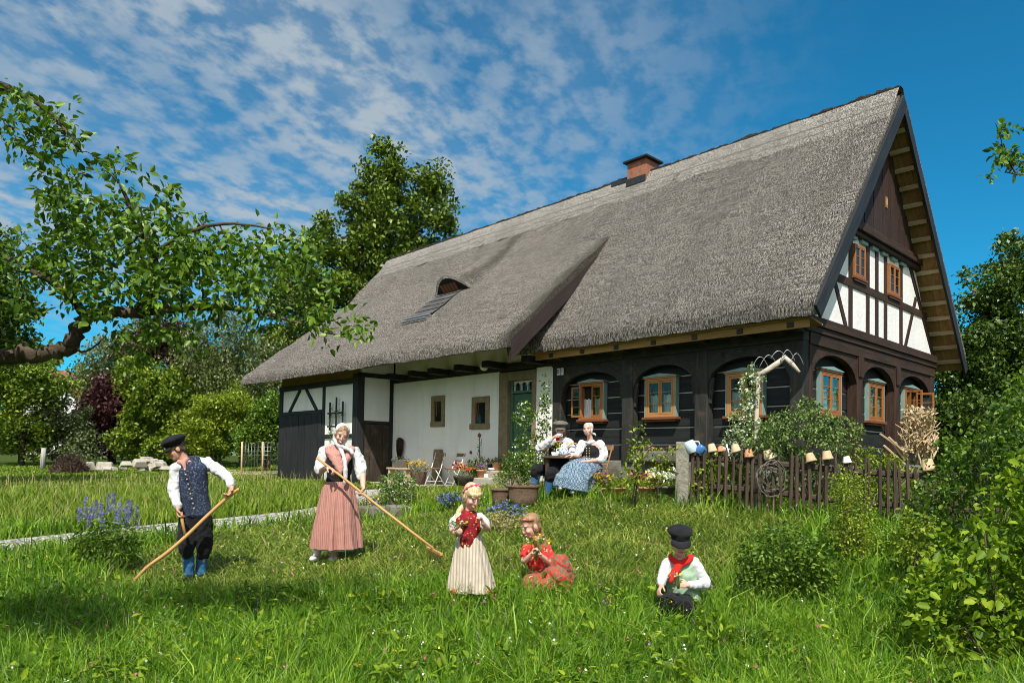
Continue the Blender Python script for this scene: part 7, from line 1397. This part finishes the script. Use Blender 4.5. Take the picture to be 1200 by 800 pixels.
# table, chairs and what stands on the table
tz = Vector(atD(664, 534.5, 12.75)); TB = thing('coffee_table', 'dark wooden table laid for coffee in front of the log wall', 'table', (tz.x, tz.y, g1(tz.x, tz.y)), YAW); hgt = tz.z-g1(tz.x, tz.y)
mb = MB()
for k in range(5): mb.box((0, -.28+.14*k, hgt-.018), (.86, .136, .032), None, (1, 0, 0))
mb.build('tabletop', M['tablewood'], TB, .005)
for sx in (-1, 1):
    for sy in (-1, 1): mb = MB(); mb.beam((sx*.34, sy*.24, 0), (sx*.36, sy*.26, hgt-.035), .05, .05); mb.build('leg', M['tablewood'], TB, .004)
def on_table(x, y=0.0): v = Vector((math.cos(YAW)*x-math.sin(YAW)*y, math.sin(YAW)*x+math.cos(YAW)*y, 0)); return Vector((tz.x, tz.y, tz.z+.0))+v
mT = 12.75/F
t = thing('teapot', 'blue and white painted china coffee pot on the table', 'coffee pot', on_table((660-664)*mT, -.1), YAW); mb = MB(); mb.lathe([(.001, 0), (.06, 0), (.085, .06), (.08, .12), (.055, .17), (.05, .19), (.001, .2)], 20); mb.build('body', mk_leaf('china_blue_print', (.08, .14, .38), (.62, .65, .72), (.8, .8, .82), .02, .2) if False else cloth('blue_china', (.66, .69, .74), .05, pat_specks((.08, .14, .42), 30, .3), .2, 0), t); mb = MB(); mb.tube([(.07, 0, .05), (.13, 0, .1), (.15, 0, .16)], [.02, .015, .01], 8); mb.build('spout', M['china'], t); mb = MB(); mb.tube([(-.07, 0, .14), (-.13, 0, .13), (-.13, 0, .06), (-.08, 0, .05)], .009, 8); mb.build('handle', M['china'], t); mb = MB(); mb.lathe([(.052, .19), (.03, .215), (.012, .22), (.016, .235), (.001, .24)], 14); mb.build('lid', M['china'], t)
for k, (x, y, lab) in enumerate(((648, -.2, 'white cup on its saucer at the left end of the table'), (652, -.05, 'second white cup between the left cup and the flower glass'), (670, -.18, 'white cup by the laughing woman\'s hand'))):
    t = thing('coffee_cup', lab, 'cup', on_table((x-664)*mT, y), YAW); mb = MB(); mb.lathe([(.001, .006), (.025, .006), (.04, .04), (.044, .07), (.04, .07), (.03, .02), (.001, .015)], 16); mb.build('bowl', M['china'], t); mb = MB(); mb.lathe([(.001, 0), (.04, 0), (.075, .012), (.04, .006)], 16); mb.build('saucer', M['china'], t); mb = MB(); mb.tube([(.038, 0, .06), (.066, 0, .052), (.06, 0, .025), (.034, 0, .025)], .006, 6); mb.build('handle', M['china'], t)
t = thing('flower_glass', 'small glass of yellow and green meadow flowers between the cups', 'vase', on_table((655-664)*mT, .02), YAW); mb = MB(); mb.lathe([(.001, 0), (.035, 0), (.04, .1), (.036, .1), (.001, .01)], 14); mb.build('glass', M['palenamel'], t); tuft(t, (0, 0, .1), .10, .16, 60, LF['lime'], .05, [(LF['yellowfl'], 8, .03), (LF['whitefl'], 6, .03)])
t = thing('bread_basket', 'small round wicker basket with arched handle on the table', 'basket', on_table((673-664)*mT, .12), YAW); mb = MB(); mb.lathe([(.001, 0), (.09, 0), (.13, .09), (.12, .09), (.08, .01), (.001, .01)], 18); mb.build('body', M['wicker'], t); mb = MB(); mb.tube([(.125*math.cos(a), 0, .09+.15*math.sin(a)) for a in np.linspace(0, math.pi, 14)], .011, 8); mb.build('handle', M['ash'], t)
b = gv(698, 577, 12.6); folding_chair((b.x+.02, b.y+.03, b.z), YAW+RAD(-52), 'brown wooden folding chair under the laughing woman', M['chairwood'], 'chairs at the coffee table'); b = gv(656, 582, 13.15); folding_chair((b.x, b.y, b.z), YAW+RAD(10), 'brown wooden folding chair under the drinking man', M['chairwood'], 'chairs at the coffee table')
